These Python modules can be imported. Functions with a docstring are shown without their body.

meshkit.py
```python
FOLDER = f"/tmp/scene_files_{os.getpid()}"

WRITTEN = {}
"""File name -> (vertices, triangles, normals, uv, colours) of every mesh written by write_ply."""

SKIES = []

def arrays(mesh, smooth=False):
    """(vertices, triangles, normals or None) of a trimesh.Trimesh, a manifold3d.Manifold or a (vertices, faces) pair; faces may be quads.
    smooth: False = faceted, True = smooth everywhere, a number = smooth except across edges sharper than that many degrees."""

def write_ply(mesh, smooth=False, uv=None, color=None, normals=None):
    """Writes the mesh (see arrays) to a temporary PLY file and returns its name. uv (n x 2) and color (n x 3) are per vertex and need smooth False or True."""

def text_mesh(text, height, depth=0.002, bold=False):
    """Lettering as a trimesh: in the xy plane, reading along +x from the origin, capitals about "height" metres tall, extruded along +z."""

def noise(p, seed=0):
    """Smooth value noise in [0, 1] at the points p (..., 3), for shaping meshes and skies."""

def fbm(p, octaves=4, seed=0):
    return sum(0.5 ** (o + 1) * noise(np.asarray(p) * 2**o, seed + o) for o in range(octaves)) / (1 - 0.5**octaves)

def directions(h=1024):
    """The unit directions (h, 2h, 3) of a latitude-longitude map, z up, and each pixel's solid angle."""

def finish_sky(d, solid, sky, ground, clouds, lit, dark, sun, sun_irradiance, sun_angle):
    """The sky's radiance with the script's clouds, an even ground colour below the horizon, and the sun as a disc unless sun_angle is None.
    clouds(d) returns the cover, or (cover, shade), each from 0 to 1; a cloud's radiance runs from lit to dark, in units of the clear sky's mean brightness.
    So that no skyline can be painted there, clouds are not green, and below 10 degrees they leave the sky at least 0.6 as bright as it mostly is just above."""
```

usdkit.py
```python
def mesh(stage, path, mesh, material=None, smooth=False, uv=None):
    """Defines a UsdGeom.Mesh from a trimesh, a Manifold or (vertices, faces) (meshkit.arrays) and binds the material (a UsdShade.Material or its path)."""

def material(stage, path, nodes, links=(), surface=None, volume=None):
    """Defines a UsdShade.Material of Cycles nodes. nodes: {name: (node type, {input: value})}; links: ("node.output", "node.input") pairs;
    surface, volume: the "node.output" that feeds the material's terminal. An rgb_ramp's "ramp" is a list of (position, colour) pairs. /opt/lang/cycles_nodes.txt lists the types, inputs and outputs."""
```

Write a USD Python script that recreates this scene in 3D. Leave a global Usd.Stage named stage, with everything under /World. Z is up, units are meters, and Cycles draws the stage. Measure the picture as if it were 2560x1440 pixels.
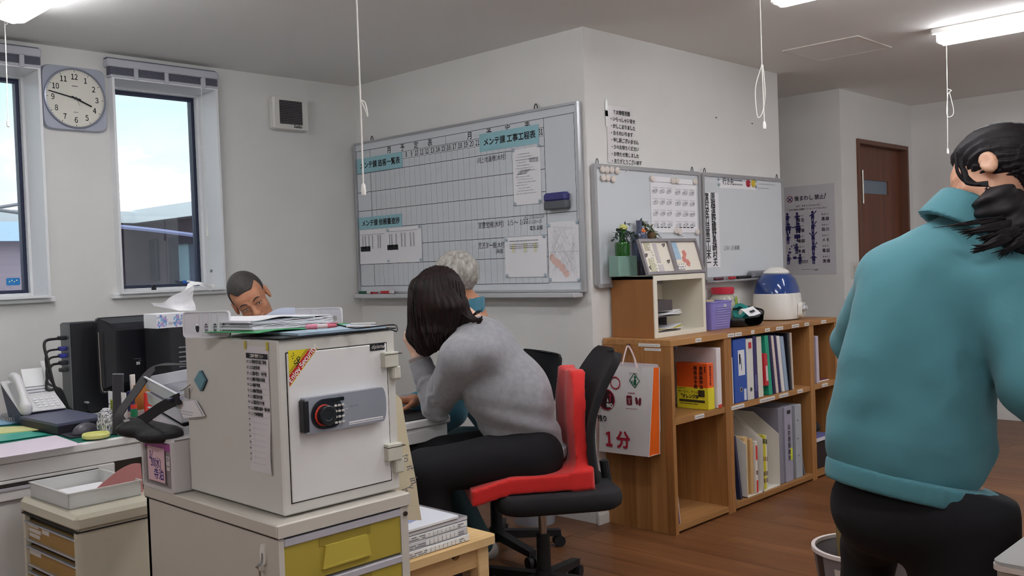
import math, glob, random
import numpy as np, trimesh, manifold3d, usdkit, meshkit
from pxr import Usd, UsdGeom, UsdLux, UsdShade, Gf, Sdf
import shapely
from shapely import affinity
from shapely.geometry import Polygon, Point, LineString, box as sbox
from shapely.ops import unary_union

stage = Usd.Stage.CreateInMemory()
UsdGeom.SetStageUpAxis(stage, "Z"); UsdGeom.SetStageMetersPerUnit(stage, 1.0)
UsdGeom.Xform.Define(stage, "/World"); UsdGeom.Scope.Define(stage, "/World/Looks")
rng = np.random.default_rng(7)

# ------------------------------------------------------------------ camera (a phone held at 1.27 m, frame taken as 2560 x 1440)
EYE = np.array([0.0, 0.0, 1.271]); FPX = 2364.09
YAW, PITCH, ROLL = 0.772934089, -0.0241930561, -0.0355225463
FW = np.array([math.cos(PITCH)*math.cos(YAW), math.cos(PITCH)*math.sin(YAW), math.sin(PITCH)])
_r = np.array([math.sin(YAW), -math.cos(YAW), 0.0]); _u = np.cross(_r, FW)
RT = math.cos(ROLL)*_r + math.sin(ROLL)*_u; UP = -math.sin(ROLL)*_r + math.cos(ROLL)*_u
cam = UsdGeom.Camera.Define(stage, "/World/camera")
cam.CreateHorizontalApertureAttr(36.0); cam.CreateFocalLengthAttr(36.0*FPX/2560); cam.CreateFStopAttr(0.0)
cam.AddTransformOp().Set(Gf.Matrix4d(*RT, 0, *UP, 0, *(-FW), 0, *EYE, 1))
cam.CreateExposureAttr(0.0)

# ------------------------------------------------------------------ sky: bright overcast with blue gaps
_sky = usdkit.material(stage, "/World/Looks/sky", {
    "t": ("texture_coordinate", {}), "m": ("mapping", {"scale": (1.0, 1.0, 2.2)}),
    "n": ("noise_texture", {"scale": 3.2, "detail": 5.0, "roughness": 0.55}),
    "r": ("rgb_ramp", {"ramp": [(0.36, (0.50, 0.70, 0.76)), (0.55, (0.66, 0.74, 0.78)), (0.68, (1.0, 1.0, 1.0))]}),
    "b": ("background_shader", {"strength": 1.5})},
    [("t.generated", "m.vector"), ("m.vector", "n.vector"), ("n.fac", "r.fac"), ("r.color", "b.color")], surface="b.background")
dome = UsdLux.DomeLight.Define(stage, "/World/sky_dome"); dome.CreateIntensityAttr(1.0)
UsdShade.MaterialBindingAPI.Apply(dome.GetPrim()).Bind(_sky)
LAMP = 25.0        # radiance of the fluorescent tubes

# ------------------------------------------------------------------ helpers
def lin(c):
    c = np.asarray(c, float)/255.0
    return tuple(np.where(c <= 0.04045, c/12.92, ((c+0.055)/1.055)**2.4))
_mats = {}
def M(name, rgb=(200, 200, 200), rough=0.5, metal=0.0, spec=0.5, vary=0.0, vscale=(6, 6, 6), bump=0.0, bscale=200.0, coat=0.0, trans=0.0, sheen=0.0, rand=0.0, emit=0.0, sss=0.0, rgb2=None, detail=3.0, ior=1.45):
    """Principled material; vary mixes a darker (or rgb2) tone in through world-space noise, rand shifts the tone per object."""
    if name in _mats: return _mats[name]
    p = {"base_color": lin(rgb), "roughness": rough, "metallic": metal, "specular_ior_level": spec, "coat_weight": coat, "transmission_weight": trans, "sheen_weight": sheen, "ior": ior}
    if emit: p["emission_color"] = lin(rgb); p["emission_strength"] = emit
    if sss: p["subsurface_weight"] = sss; p["subsurface_radius"] = (1.0, 0.35, 0.2); p["subsurface_scale"] = 0.006
    nodes = {"p": ("principled_bsdf", p)}; links = []
    src = None
    if vary or bump or rand: nodes["g"] = ("geometry", {})
    if vary:
        c2 = lin(rgb2) if rgb2 is not None else tuple(x*(1-vary) for x in lin(rgb))
        nodes["m"] = ("mapping", {"scale": vscale}); nodes["n"] = ("noise_texture", {"scale": 1.0, "detail": detail, "roughness": 0.6})
        nodes["r"] = ("rgb_ramp", {"ramp": [(0.3, c2), (0.7, lin(rgb))]})
        links += [("g.position", "m.vector"), ("m.vector", "n.vector"), ("n.fac", "r.fac")]; src = "r.color"
    if rand:
        nodes["o"] = ("object_info", {}); nodes["mr"] = ("map_range", {"from_min": 0.0, "from_max": 1.0, "to_min": 1-rand, "to_max": 1+rand})
        nodes["h"] = ("hsv", {"color": lin(rgb)}); links += [("o.random", "mr.value"), ("mr.result", "h.value")]
        if src: links.append((src, "h.color"))
        src = "h.color"
    if src: links.append((src, "p.base_color"))
    if bump:
        nodes["bn"] = ("noise_texture", {"scale": bscale, "detail": 2.0}); nodes["b"] = ("bump", {"strength": bump, "distance": 0.002})
        links += [("g.position", "bn.vector"), ("bn.fac", "b.height"), ("b.normal", "p.normal")]
    _mats[name] = usdkit.material(stage, "/World/Looks/"+name, nodes, links, surface="p.BSDF")
    return _mats[name]
def wood(name, a, b, axis="z", across=18.0, along=0.8, rough=0.45, rand=0.06):
    """Grain streaks along one world axis."""
    if name in _mats: return _mats[name]
    s = {"x": (along, across, across), "y": (across, along, across), "z": (across, across, along)}[axis]
    s2 = tuple(v*5 for v in s)
    nodes = {"g": ("geometry", {}), "o": ("object_info", {}), "off": ("vector_math", {"math_type": "scale", "scale": 1.0}), "ov": ("combine_xyz", {}), "ad": ("vector_math", {"math_type": "add"}),
             "om": ("math", {"math_type": "multiply", "value2": 40.0}),
             "m": ("mapping", {"scale": s}), "m2": ("mapping", {"scale": s2}), "n": ("noise_texture", {"detail": 3.0, "roughness": 0.55}), "n2": ("noise_texture", {"detail": 2.0}),
             "mx": ("mix_float", {"fac": 0.35}), "r": ("rgb_ramp", {"ramp": [(0.33, lin(b)), (0.52, tuple((np.array(lin(a))+np.array(lin(b)))/2)), (0.68, lin(a))]}),
             "mr": ("map_range", {"from_min": 0.0, "from_max": 1.0, "to_min": 1-rand, "to_max": 1+rand}), "h": ("hsv", {}),
             "p": ("principled_bsdf", {"roughness": rough, "specular_ior_level": 0.35})}
    links = [("o.random", "om.value1"), ("om.value", "ov.x"), ("om.value", "ov.y"), ("om.value", "ov.z"), ("g.position", "ad.vector1"), ("ov.vector", "ad.vector2"),
             ("ad.vector", "m.vector"), ("ad.vector", "m2.vector"), ("m.vector", "n.vector"), ("m2.vector", "n2.vector"), ("n.fac", "mx.a"), ("n2.fac", "mx.b"), ("mx.result", "r.fac"),
             ("r.color", "h.color"), ("o.random", "mr.value"), ("mr.result", "h.value"), ("h.color", "p.base_color")]
    del nodes["off"]
    _mats[name] = usdkit.material(stage, "/World/Looks/"+name, nodes, links, surface="p.BSDF")
    return _mats[name]
def pane_mat(name, tint=(1, 1, 1), rough=0.0, gloss=0.85):
    if name in _mats: return _mats[name]
    _mats[name] = usdkit.material(stage, "/World/Looks/"+name, {"t": ("transparent_bsdf", {"color": tint}), "g": ("glossy_bsdf", {"roughness": rough, "color": (gloss,)*3}), "f": ("fresnel", {"IOR": 1.45}), "x": ("mix_closure", {})},
        [("f.fac", "x.fac"), ("t.BSDF", "x.closure1"), ("g.BSDF", "x.closure2")], surface="x.closure")
    return _mats[name]
def clear_plastic(name, rgb, opac=0.35, rough=0.15):
    """Thin translucent plastic: part see-through, part solid."""
    if name in _mats: return _mats[name]
    _mats[name] = usdkit.material(stage, "/World/Looks/"+name, {"t": ("transparent_bsdf", {"color": tuple(0.5+0.5*x for x in lin(rgb))}), "p": ("principled_bsdf", {"base_color": lin(rgb), "roughness": rough}), "x": ("mix_closure", {"fac": opac})},
        [("t.BSDF", "x.closure1"), ("p.BSDF", "x.closure2")], surface="x.closure")
    return _mats[name]

_used = {}
def uniq(parent, name):
    k = (parent, name); n = _used.get(k, 0); _used[k] = n+1
    return name if n == 0 else f"{name}_{n:03d}"
def cd(prim, **kw):
    for k, v in kw.items():
        if v: prim.SetCustomDataByKey(k, v)
class Thing:
    """A thing: an Xform at its base under /World; p() adds a part (mesh in world coordinates unless local=True)."""
    def __init__(s, name, label, cat, loc=(0, 0, 0), rz=0.0, group=None, kind=None):
        s.name = uniq("/World", name); s.path = "/World/"+s.name; s.loc = np.asarray(loc, float); s.rz = rz
        x = UsdGeom.Xform.Define(stage, s.path); x.AddTranslateOp().Set(Gf.Vec3d(*s.loc))
        if rz: x.AddRotateZOp().Set(math.degrees(rz))
        cd(x.GetPrim(), label=label, category=cat, group=group, kind=kind); s.prim = x.GetPrim()
    def p(s, name, mesh, mat, smooth=30, label=None, local=False, parent=None, kind=None):
        par = parent or s.path
        if isinstance(mesh, list): return [s.p(name, m_, mat, smooth, label, local, parent, kind) for m_ in mesh][0]
        path = par+"/"+uniq(par, name)
        v, f, n = meshkit.arrays(mesh, False)
        if not local:
            v = v - s.loc
            if s.rz:
                c, si = math.cos(-s.rz), math.sin(-s.rz); v = v @ np.array([[c, si, 0], [-si, c, 0], [0, 0, 1]])
        m = usdkit.mesh(stage, path, trimesh.Trimesh(v, f, process=False), mat, smooth)
        cd(m.GetPrim(), label=label, kind=kind)
        return path
def solo(name, mesh, mat, label, cat, group=None, smooth=30, kind=None):
    path = "/World/"+uniq("/World", name)
    m = usdkit.mesh(stage, path, mesh, mat, smooth); cd(m.GetPrim(), label=label, category=cat, group=group, kind=kind)
    return path
def struct(name, mesh, mat, smooth=False): return solo(name, mesh, mat, None, None, kind="structure", smooth=smooth)
def copy_of(t, loc, rz=0.0, label=None, group=None, base=None):
    """Another instance of a thing, referencing it."""
    name = uniq("/World", base or t.name.rstrip("0123456789").rstrip("_"))
    x = UsdGeom.Xform.Define(stage, "/World/"+name)
    x.GetPrim().GetReferences().AddInternalReference(t.path)
    x.ClearXformOpOrder() if False else None
    x.GetPrim().GetAttribute("xformOp:translate").Set(Gf.Vec3d(*map(float, loc)))
    if rz and t.rz: x.GetPrim().GetAttribute("xformOp:rotateZ").Set(math.degrees(rz))
    x.GetPrim().SetInstanceable(True); cd(x.GetPrim(), label=label, group=group)
    return "/World/"+name

def ray(px, py): return FW + RT*(px-1280)/FPX - UP*(py-720)/FPX
def at(px, py, **k):
    """The point of a wall, table or depth plane that a photograph pixel shows."""
    d = ray(px, py)
    if "d" in k: return EYE + d*k["d"]
    (a, v), = k.items(); i = "xyz".index(a)
    return EYE + d*((v-EYE[i])/d[i])
cat_ = lambda ms: trimesh.util.concatenate([m for m in ms if m is not None])
def _tm(man):
    m = man.to_mesh(); return trimesh.Trimesh(np.array(m.vert_properties[:, :3]), np.array(m.tri_verts), process=False)
def bx(x0, x1, y0, y1, z0, z1, b=0.0):
    """Box, its edges chamfered by b."""
    x0, x1 = min(x0, x1), max(x0, x1); y0, y1 = min(y0, y1), max(y0, y1); z0, z1 = min(z0, z1), max(z0, z1)
    b = min(b, 0.45*(x1-x0), 0.45*(y1-y0), 0.45*(z1-z0))
    if b <= 0: return trimesh.creation.box(bounds=[[x0, y0, z0], [x1, y1, z1]])
    pts = []
    for X, sx in ((x0, 1), (x1, -1)):
        for Y, sy in ((y0, 1), (y1, -1)):
            for Z, sz in ((z0, 1), (z1, -1)):
                pts += [(X, Y+sy*b, Z+sz*b), (X+sx*b, Y, Z+sz*b), (X+sx*b, Y+sy*b, Z)]
    return _tm(manifold3d.Manifold.hull_points(np.array(pts, float)))
def frame(o, u, v):
    u = np.asarray(u, float); u = u/np.linalg.norm(u); v = np.asarray(v, float); v = v - u*v.dot(u); v = v/np.linalg.norm(v)
    m = np.eye(4); m[:3, 0], m[:3, 1], m[:3, 2], m[:3, 3] = u, v, np.cross(u, v), o
    return m
def fr(mesh, F):
    mesh = mesh.copy(); mesh.apply_transform(F); return mesh
def fbox(F, x0, x1, y0, y1, z0, z1, b=0.0): return fr(bx(x0, x1, y0, y1, z0, z1, b), F)
def ext(poly, h, z=0.0):
    out = []
    for g in getattr(poly, "geoms", [poly]):
        if g.geom_type == "Polygon" and g.area > 1e-9: out.append(trimesh.creation.extrude_polygon(g, h, engine="earcut"))
    m = cat_(out); m.apply_translation((0, 0, z)); return m
def flat(poly, z=0.0):
    """Print: a flat one-sided figure at height z of its frame."""
    out = []
    for g in getattr(poly, "geoms", [poly]):
        if g.geom_type == "Polygon" and g.area > 1e-10:
            v, f = trimesh.creation.triangulate_polygon(g, engine="earcut")
            t = trimesh.Trimesh(np.c_[v, np.full(len(v), z)], f, process=False)
            if len(f) and t.face_normals[:, 2].sum() < 0: t.invert()
            out.append(t)
    return cat_(out)
def rrect(x0, x1, y0, y1, r, n=6):
    return sbox(x0+r, y0+r, x1-r, y1-r).buffer(r, quad_segs=n)
def cyl(a, b, r, r2=None, n=16, cap=True):
    a, b = np.asarray(a, float), np.asarray(b, float); r2 = r if r2 is None else r2
    L = np.linalg.norm(b-a); prof = [[0, 0], [r, 0], [r2, L], [0, L]] if cap else [[r, 0], [r2, L]]
    m = trimesh.creation.revolve(prof, sections=n)
    m.apply_transform(trimesh.geometry.align_vectors([0, 0, 1], (b-a)/L)); m.apply_translation(a); return m
def lathe(prof, c=(0, 0, 0), n=32, axis=None):
    m = trimesh.creation.revolve(np.asarray(prof, float), sections=n)
    if axis is not None: m.apply_transform(trimesh.geometry.align_vectors([0, 0, 1], np.asarray(axis, float)/np.linalg.norm(axis)))
    m.apply_translation(c); return m
def spline(pts, n=10):
    """Catmull-Rom through the points."""
    P = np.asarray(pts, float); P = np.vstack([2*P[0]-P[1], P, 2*P[-1]-P[-2]]); out = []
    for i in range(1, len(P)-2):
        for t in np.linspace(0, 1, n, endpoint=False):
            a, b, c, d = P[i-1:i+3]
            out.append(0.5*((2*b)+(c-a)*t+(2*a-5*b+4*c-d)*t*t+(3*b-a-3*c+d)*t**3))
    return np.vstack([out, P[-2]])
def tube(pts, r, n=8, smooth=True, sub=8):
    P = spline(pts, sub) if smooth and len(pts) > 2 else np.asarray(pts, float)
    rad = np.interp(np.linspace(0, 1, len(P)), np.linspace(0, 1, np.size(r)), np.atleast_1d(r)) if np.size(r) > 1 else np.full(len(P), float(np.atleast_1d(r)[0]))
    T = np.gradient(P, axis=0); T /= np.linalg.norm(T, axis=1, keepdims=True)+1e-12
    a = np.cross(T[0], [0, 0, 1.0]) if abs(T[0][2]) < 0.9 else np.cross(T[0], [1.0, 0, 0]); V = []
    for i in range(len(P)):
        a = a - T[i]*a.dot(T[i]); a /= np.linalg.norm(a); b = np.cross(T[i], a)
        an = np.arange(n)*2*math.pi/n
        V.append(P[i]+rad[i]*(np.cos(an)[:, None]*a+np.sin(an)[:, None]*b))
    V = np.vstack(V+[P[:1], P[-1:]]); F = []; N = len(P)
    for i in range(N-1):
        for j in range(n):
            k = (j+1) % n; F += [[i*n+j, i*n+k, (i+1)*n+k], [i*n+j, (i+1)*n+k, (i+1)*n+j]]
    for j in range(n):
        k = (j+1) % n; F += [[N*n, k, j], [N*n+1, (N-1)*n+j, (N-1)*n+k]]
    return trimesh.Trimesh(V, F, process=False)
def strip(pts, w, t, normal):
    """A flat band (strap) of width w and thickness t along points; its width lies across the direction and the normal."""
    P = spline(pts, 8); T = np.gradient(P, axis=0); T /= np.linalg.norm(T, axis=1, keepdims=True)
    N = np.asarray(normal, float); N = np.broadcast_to(N, P.shape) if N.ndim == 1 else np.array([np.array([np.interp(s, np.linspace(0, 1, len(N)), N[:, k]) for k in range(3)]) for s in np.linspace(0, 1, len(P))])
    S = np.cross(T, N); S /= np.linalg.norm(S, axis=1, keepdims=True); N = np.cross(S, T)
    R = np.stack([P-S*w/2-N*t/2, P+S*w/2-N*t/2, P+S*w/2+N*t/2, P-S*w/2+N*t/2], 1).reshape(-1, 3); F = []
    for i in range(len(P)-1):
        for j in range(4):
            k = (j+1) % 4; F += [[i*4+j, i*4+k, (i+1)*4+k], [i*4+j, (i+1)*4+k, (i+1)*4+j]]
    e = (len(P)-1)*4; F += [[0, 2, 1], [0, 3, 2], [e, e+1, e+2], [e, e+2, e+3]]
    return trimesh.Trimesh(R, F, process=False)
def sheet(F, w, h, fn=None, nx=10, ny=10, t=0.0006):
    """A sheet of paper (x 0..w, y 0..h of frame F), lifted off its frame by fn(u, v)."""
    u, v = np.meshgrid(np.linspace(0, 1, nx+1), np.linspace(0, 1, ny+1), indexing="ij")
    z = np.zeros_like(u) if fn is None else fn(u, v)
    A = np.stack([u*w, v*h, z+t], -1).reshape(-1, 3); B = A-[0, 0, t]; n = len(A); q = []
    g = np.arange(n).reshape(nx+1, ny+1)
    for i in range(nx):
        for j in range(ny):
            a, b, c, d = g[i, j], g[i+1, j], g[i+1, j+1], g[i, j+1]
            q += [[a, b, c], [a, c, d], [n+a, n+c, n+b], [n+a, n+d, n+c]]
    ring = list(g[:, 0])+list(g[-1, 1:])+list(g[::-1, -1][1:])+list(g[0, ::-1][1:-1])
    for a, b in zip(ring, ring[1:]+ring[:1]): q += [[a, n+a, n+b], [a, n+b, b]]
    return fr(trimesh.Trimesh(np.vstack([A, B]), q, process=False), F)

# lettering: outlines traced from the renderer's own CJK font, as flat print
from PIL import ImageFont
_fp = (glob.glob("/opt/blender-*/*/datafiles/fonts/Noto Sans CJK Regular.woff2") or glob.glob("/opt/blender-*/*/datafiles/fonts/Inter.woff2"))[0]
_fonts, _glyphs = {}, {}
def glyph(ch, px):
    k = (ch, px)
    if k in _glyphs: return _glyphs[k]
    if px not in _fonts: _fonts[px] = ImageFont.truetype(_fp, px)
    f = _fonts[px]; adv = f.getlength(ch)
    m = f.getmask(ch, mode="L", anchor="ls"); w, h = m.size; poly = None
    if w and h:
        on = np.pad((np.array(m).reshape(h, w) > 110), ((0, 0), (1, 1))).astype(np.int8)
        x0, y0 = f.getbbox(ch, anchor="ls")[:2]
        r, s = np.nonzero(np.diff(on, axis=1) == 1); e = np.nonzero(np.diff(on, axis=1) == -1)[1]
        if len(r):
            poly = shapely.union_all(shapely.box(s+x0, -r-1.0-y0, e+x0, -r-y0)).buffer(0.45).buffer(-0.45).simplify(0.55)
            poly = affinity.scale(poly, 1/px, 1/px, origin=(0, 0))
    _glyphs[k] = (poly, adv/px); return _glyphs[k]
def text(s, size, px=34, bold=0.0, width=1.0, gap=0.0, align="l", slant=0.0):
    """Flat lettering polygons; size is the em height (a capital is about 0.73 of it); bold grows strokes by a share of the em."""
    x, out = 0.0, []
    for ch in s:
        g, adv = glyph(ch, px)
        if g is not None: out.append(affinity.translate(g.buffer(bold, join_style=2) if bold else g, x, 0))
        x += adv+gap
    if not out: return Polygon()
    g = shapely.union_all(out) if bold else shapely.MultiPolygon([p for o in out for p in getattr(o, "geoms", [o]) if p.geom_type == "Polygon"])
    if slant: g = affinity.skew(g, xs=slant, origin=(0, 0))
    g = affinity.scale(g, size*width, size, origin=(0, 0))
    if align == "c": g = affinity.translate(g, -x*size*width/2, 0)
    if align == "r": g = affinity.translate(g, -x*size*width, 0)
    return g
def txt(F, s, x, y, size, z=0.0008, **k): return fr(flat(affinity.translate(text(s, size, **k), x, y), z), F)
def dashes(x0, x1, y, h, seed=0, lo=0.004, hi=0.016, gap=0.004):
    """A line of print too small to read."""
    r = random.Random(seed); out = []; x = x0
    while x < x1:
        w = min(r.uniform(lo, hi), x1-x); out.append(sbox(x, y, x+w, y+h)); x += w+gap*r.uniform(0.4, 1.2)
    return shapely.MultiPolygon(out)
def strokes(lines, w): return unary_union([LineString(l).buffer(w/2, cap_style=1, quad_segs=3) for l in lines])

# smooth bodies: signed distance fields meshed by surface nets
def snet(f, lo, hi, h):
    lo, hi = np.asarray(lo, float), np.asarray(hi, float); n = np.ceil((hi-lo)/h).astype(int)+1
    ax = [lo[k]+np.arange(n[k])*h for k in range(3)]
    D = np.full(n, 9.0, np.float32); B = 10; nb = -(-n//B)          # only blocks near the surface are sampled finely
    bi = np.stack(np.meshgrid(*[np.arange(k) for k in nb], indexing="ij"), -1).reshape(-1, 3)
    fc = f(lo+(bi*B+B/2)*h); rad = B*h*0.87*1.25+0.006
    for b, dv in zip(bi, fc):
        s_ = [slice(b[k]*B, min((b[k]+1)*B, n[k])) for k in range(3)]
        if abs(dv) > rad: D[tuple(s_)] = dv
    near = bi[np.abs(fc) <= rad]
    for i in range(0, len(near), 150):
        pts, sl = [], []
        for b in near[i:i+150]:
            s_ = tuple(slice(b[k]*B, min((b[k]+1)*B, n[k])) for k in range(3)); sl.append(s_)
            X, Y, Z = np.meshgrid(ax[0][s_[0]], ax[1][s_[1]], ax[2][s_[2]], indexing="ij"); pts.append(np.stack([X, Y, Z], -1).reshape(-1, 3))
        v = f(np.vstack(pts)); k0 = 0
        for s_, p_ in zip(sl, pts): D[s_] = v[k0:k0+len(p_)].reshape([q.stop-q.start for q in s_]); k0 += len(p_)
    c = D < 0
    cs = sum(c[i:n[0]-1+i, j:n[1]-1+j, k:n[2]-1+k].astype(np.int8) for i in (0, 1) for j in (0, 1) for k in (0, 1))
    act = (cs > 0) & (cs < 8); idx = np.full(act.shape, -1); ii = np.argwhere(act); idx[act] = np.arange(len(ii))
    S = np.zeros((len(ii), 3)); W = np.zeros(len(ii))
    cor = [(i, j, k) for i in (0, 1) for j in (0, 1) for k in (0, 1)]
    for a in cor:
        for b in cor:
            if sum(b) == sum(a)+1 and all(y >= x for x, y in zip(a, b)):
                da = D[ii[:, 0]+a[0], ii[:, 1]+a[1], ii[:, 2]+a[2]]; db = D[ii[:, 0]+b[0], ii[:, 1]+b[1], ii[:, 2]+b[2]]
                m = (da < 0) != (db < 0); t = np.where(m, da/np.where(m, da-db, 1), 0)
                S += np.where(m[:, None], np.array(a)+t[:, None]*(np.array(b)-np.array(a)), 0); W += m
    V = lo + (ii + S/np.maximum(W, 1)[:, None])*h; F = []
    for axis in range(3):
        o = [k for k in range(3) if k != axis]
        sl0 = [slice(1, n[k]-1) for k in range(3)]; sl0[axis] = slice(0, n[axis]-1); sl1 = list(sl0); sl1[axis] = slice(1, n[axis])
        A, B = c[tuple(sl0)], c[tuple(sl1)]; e = np.argwhere(A != B)
        if not len(e): continue
        flip = A[tuple(e.T)]; g = e.copy()
        for k in o: g[:, k] += 1
        def cell(d0, d1):
            q = g.copy(); q[:, o[0]] -= d0; q[:, o[1]] -= d1; return idx[q[:, 0], q[:, 1], q[:, 2]]
        a, b, cc, d = cell(1, 1), cell(0, 1), cell(0, 0), cell(1, 0)
        if axis == 1: flip = ~flip
        Q = np.where(flip[:, None], np.stack([a, b, cc, d], 1), np.stack([d, cc, b, a], 1))
        F += [Q[:, [0, 1, 2]], Q[:, [0, 2, 3]]]
    m = trimesh.Trimesh(V, np.vstack(F), process=False)
    return m
def smin(a, b, k):
    h = np.clip(0.5+0.5*(b-a)/k, 0, 1); return b*(1-h)+a*h-k*h*(1-h)
def smax(a, b, k): return -smin(-a, -b, k)
def capsule(P, a, b, ra, rb):
    a, b = np.asarray(a, float), np.asarray(b, float); d = b-a
    t = np.clip(((P-a)@d)/max(d@d, 1e-12), 0, 1)
    return np.linalg.norm(P-a-t[:, None]*d, axis=1)-(ra+(rb-ra)*t)
def ell(P, c, r, R=None):
    q = P-np.asarray(c, float)
    if R is not None: q = q@R
    q = q/np.asarray(r, float); k = np.linalg.norm(q, axis=1)
    k2 = np.linalg.norm(q/np.asarray(r, float), axis=1)
    return k*(k-1)/np.maximum(k2, 1e-9)
def nz(P, s, seed=0): return meshkit.noise(np.asarray(P)*s+100.0, seed)-0.5
# ================================================================== THE SETTING
H = 2.40; X1, Y1, Y2, X2, X3, X4 = 3.526, 4.737, 2.906, 5.401, 6.257, 7.496
XN, YN = -2.6, -3.4
WALL = M("wall_paper", (230, 229, 226), 0.85, spec=0.2, bump=0.25, bscale=260, vary=0.03, vscale=(3, 3, 3))
CEIL = M("ceiling_paper", (238, 237, 235), 0.9, spec=0.15, bump=0.25, bscale=220)
WHITE = M("white_gloss", (236, 236, 234), 0.35)
NAVY = M("window_frame_navy", (44, 52, 78), 0.4)
FLOORM = wood("floor_board", (136, 90, 55), (98, 60, 35), "y", across=16, along=0.9, rough=0.38, rand=0.07)
GAPM = M("floor_gap", (70, 46, 30), 0.8)
# floor: planks where they can be told apart, plain boards beyond
fl = Thing("floor", None, None, (0, 0, 0), kind="structure")
fl.p("underlay", bx(XN, X4+.1, YN, Y1, -0.05, -0.011), GAPM)
PX0, PX1, PY0, PY1 = 1.2, 6.9, -0.25, 2.9
for m_ in ((XN, PX0, YN, Y1), (PX1, X4+.1, YN, Y1), (PX0, PX1, YN, PY0), (PX0, PX1, PY1, Y1)):
 fl.p("far_boards", bx(m_[0], m_[1], m_[2], m_[3], -0.0105, -0.0004), FLOORM)
W_ = 0.15; k = 0
for i in range(int(round((PX1-PX0)/W_))):
 y = PY0 - rng.uniform(0, 1.1); x = PX0+i*W_
 while y < PY1:
     y2 = y+1.21; a, b = max(y, PY0), min(y2, PY1)
     if b-a > 0.03: fl.p("plank", bx(x+0.0006, x+W_-0.0006, a+0.0006, b-0.0006, -0.0105, 0.0, 0.0012), FLOORM, smooth=False)
     y = y2
# ceiling with an access hatch
ce = Thing("ceiling", None, None, (0, 0, H), kind="structure")
ce.p("ceiling_board", bx(XN, X4+.2, YN, Y1+.15, H, H+0.1), CEIL)
for q, nm in (((4.82, 5.25, 2.13, 2.56), "access_hatch"),):
 x0, x1, y0, y1 = q
 ce.p(nm, bx(x0+.012, x1-.012, y0+.012, y1-.012, H-0.004, H), CEIL)
 ce.p("hatch_rim", fr(ext(sbox(x0, y0, x1, y1).difference(sbox(x0+.01, y0+.01, x1-.01, y1-.01)), 0.006), frame((0, 0, H-0.006), (1, 0, 0), (0, 1, 0))), M("hatch_rim", (226, 222, 214), .5))
# window wall
WX = [(1.10, 1.68, 1.195, 2.28), (2.015, 2.585, 1.195, 2.28)]
pl = sbox(XN, 0, X1+.12, H)
for a, b, c, d in WX: pl = pl.difference(sbox(a, c, b, d))
struct("wall_left", fr(ext(pl, 0.22), frame((0, Y1+.22, 0), (1, 0, 0), (0, 0, 1))), WALL)
struct("wall_back", bx(X1, X1+.12, Y2, Y1, 0, H), WALL)
struct("wall_center", bx(X1+.12, X2, Y2, Y2+.12, 0, H), WALL)
struct("wall_passage", bx(X2-.12, X2, Y2+.12, Y1+.9, 0, H), WALL)
struct("wall_hall", bx(X3, X3+.12, Y2+.12, Y1+.9, 0, H), WALL)
struct("wall_hall_end", bx(X2, X3, Y1+.78, Y1+.9, 0, H), WALL)
DX0, DX1, DZ = 6.50, 7.39, 2.075
dw = sbox(X3, 0, X4+.12, H).difference(sbox(DX0, 0, DX1, DZ))
struct("wall_door", fr(ext(dw, 0.12), frame((0, Y2+.12, 0), (1, 0, 0), (0, 0, 1))), WALL)
struct("wall_right", bx(X4, X4+.12, YN, Y2, 0, H), WALL)
WF = [(-1.6, .2, .85, 2.1), (1.4, 3.2, .85, 2.1), (4.3, 7.2, .10, 2.2)]      # the windows behind the camera that light the room
fw_ = sbox(XN, 0, X4+.12, H)
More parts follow.
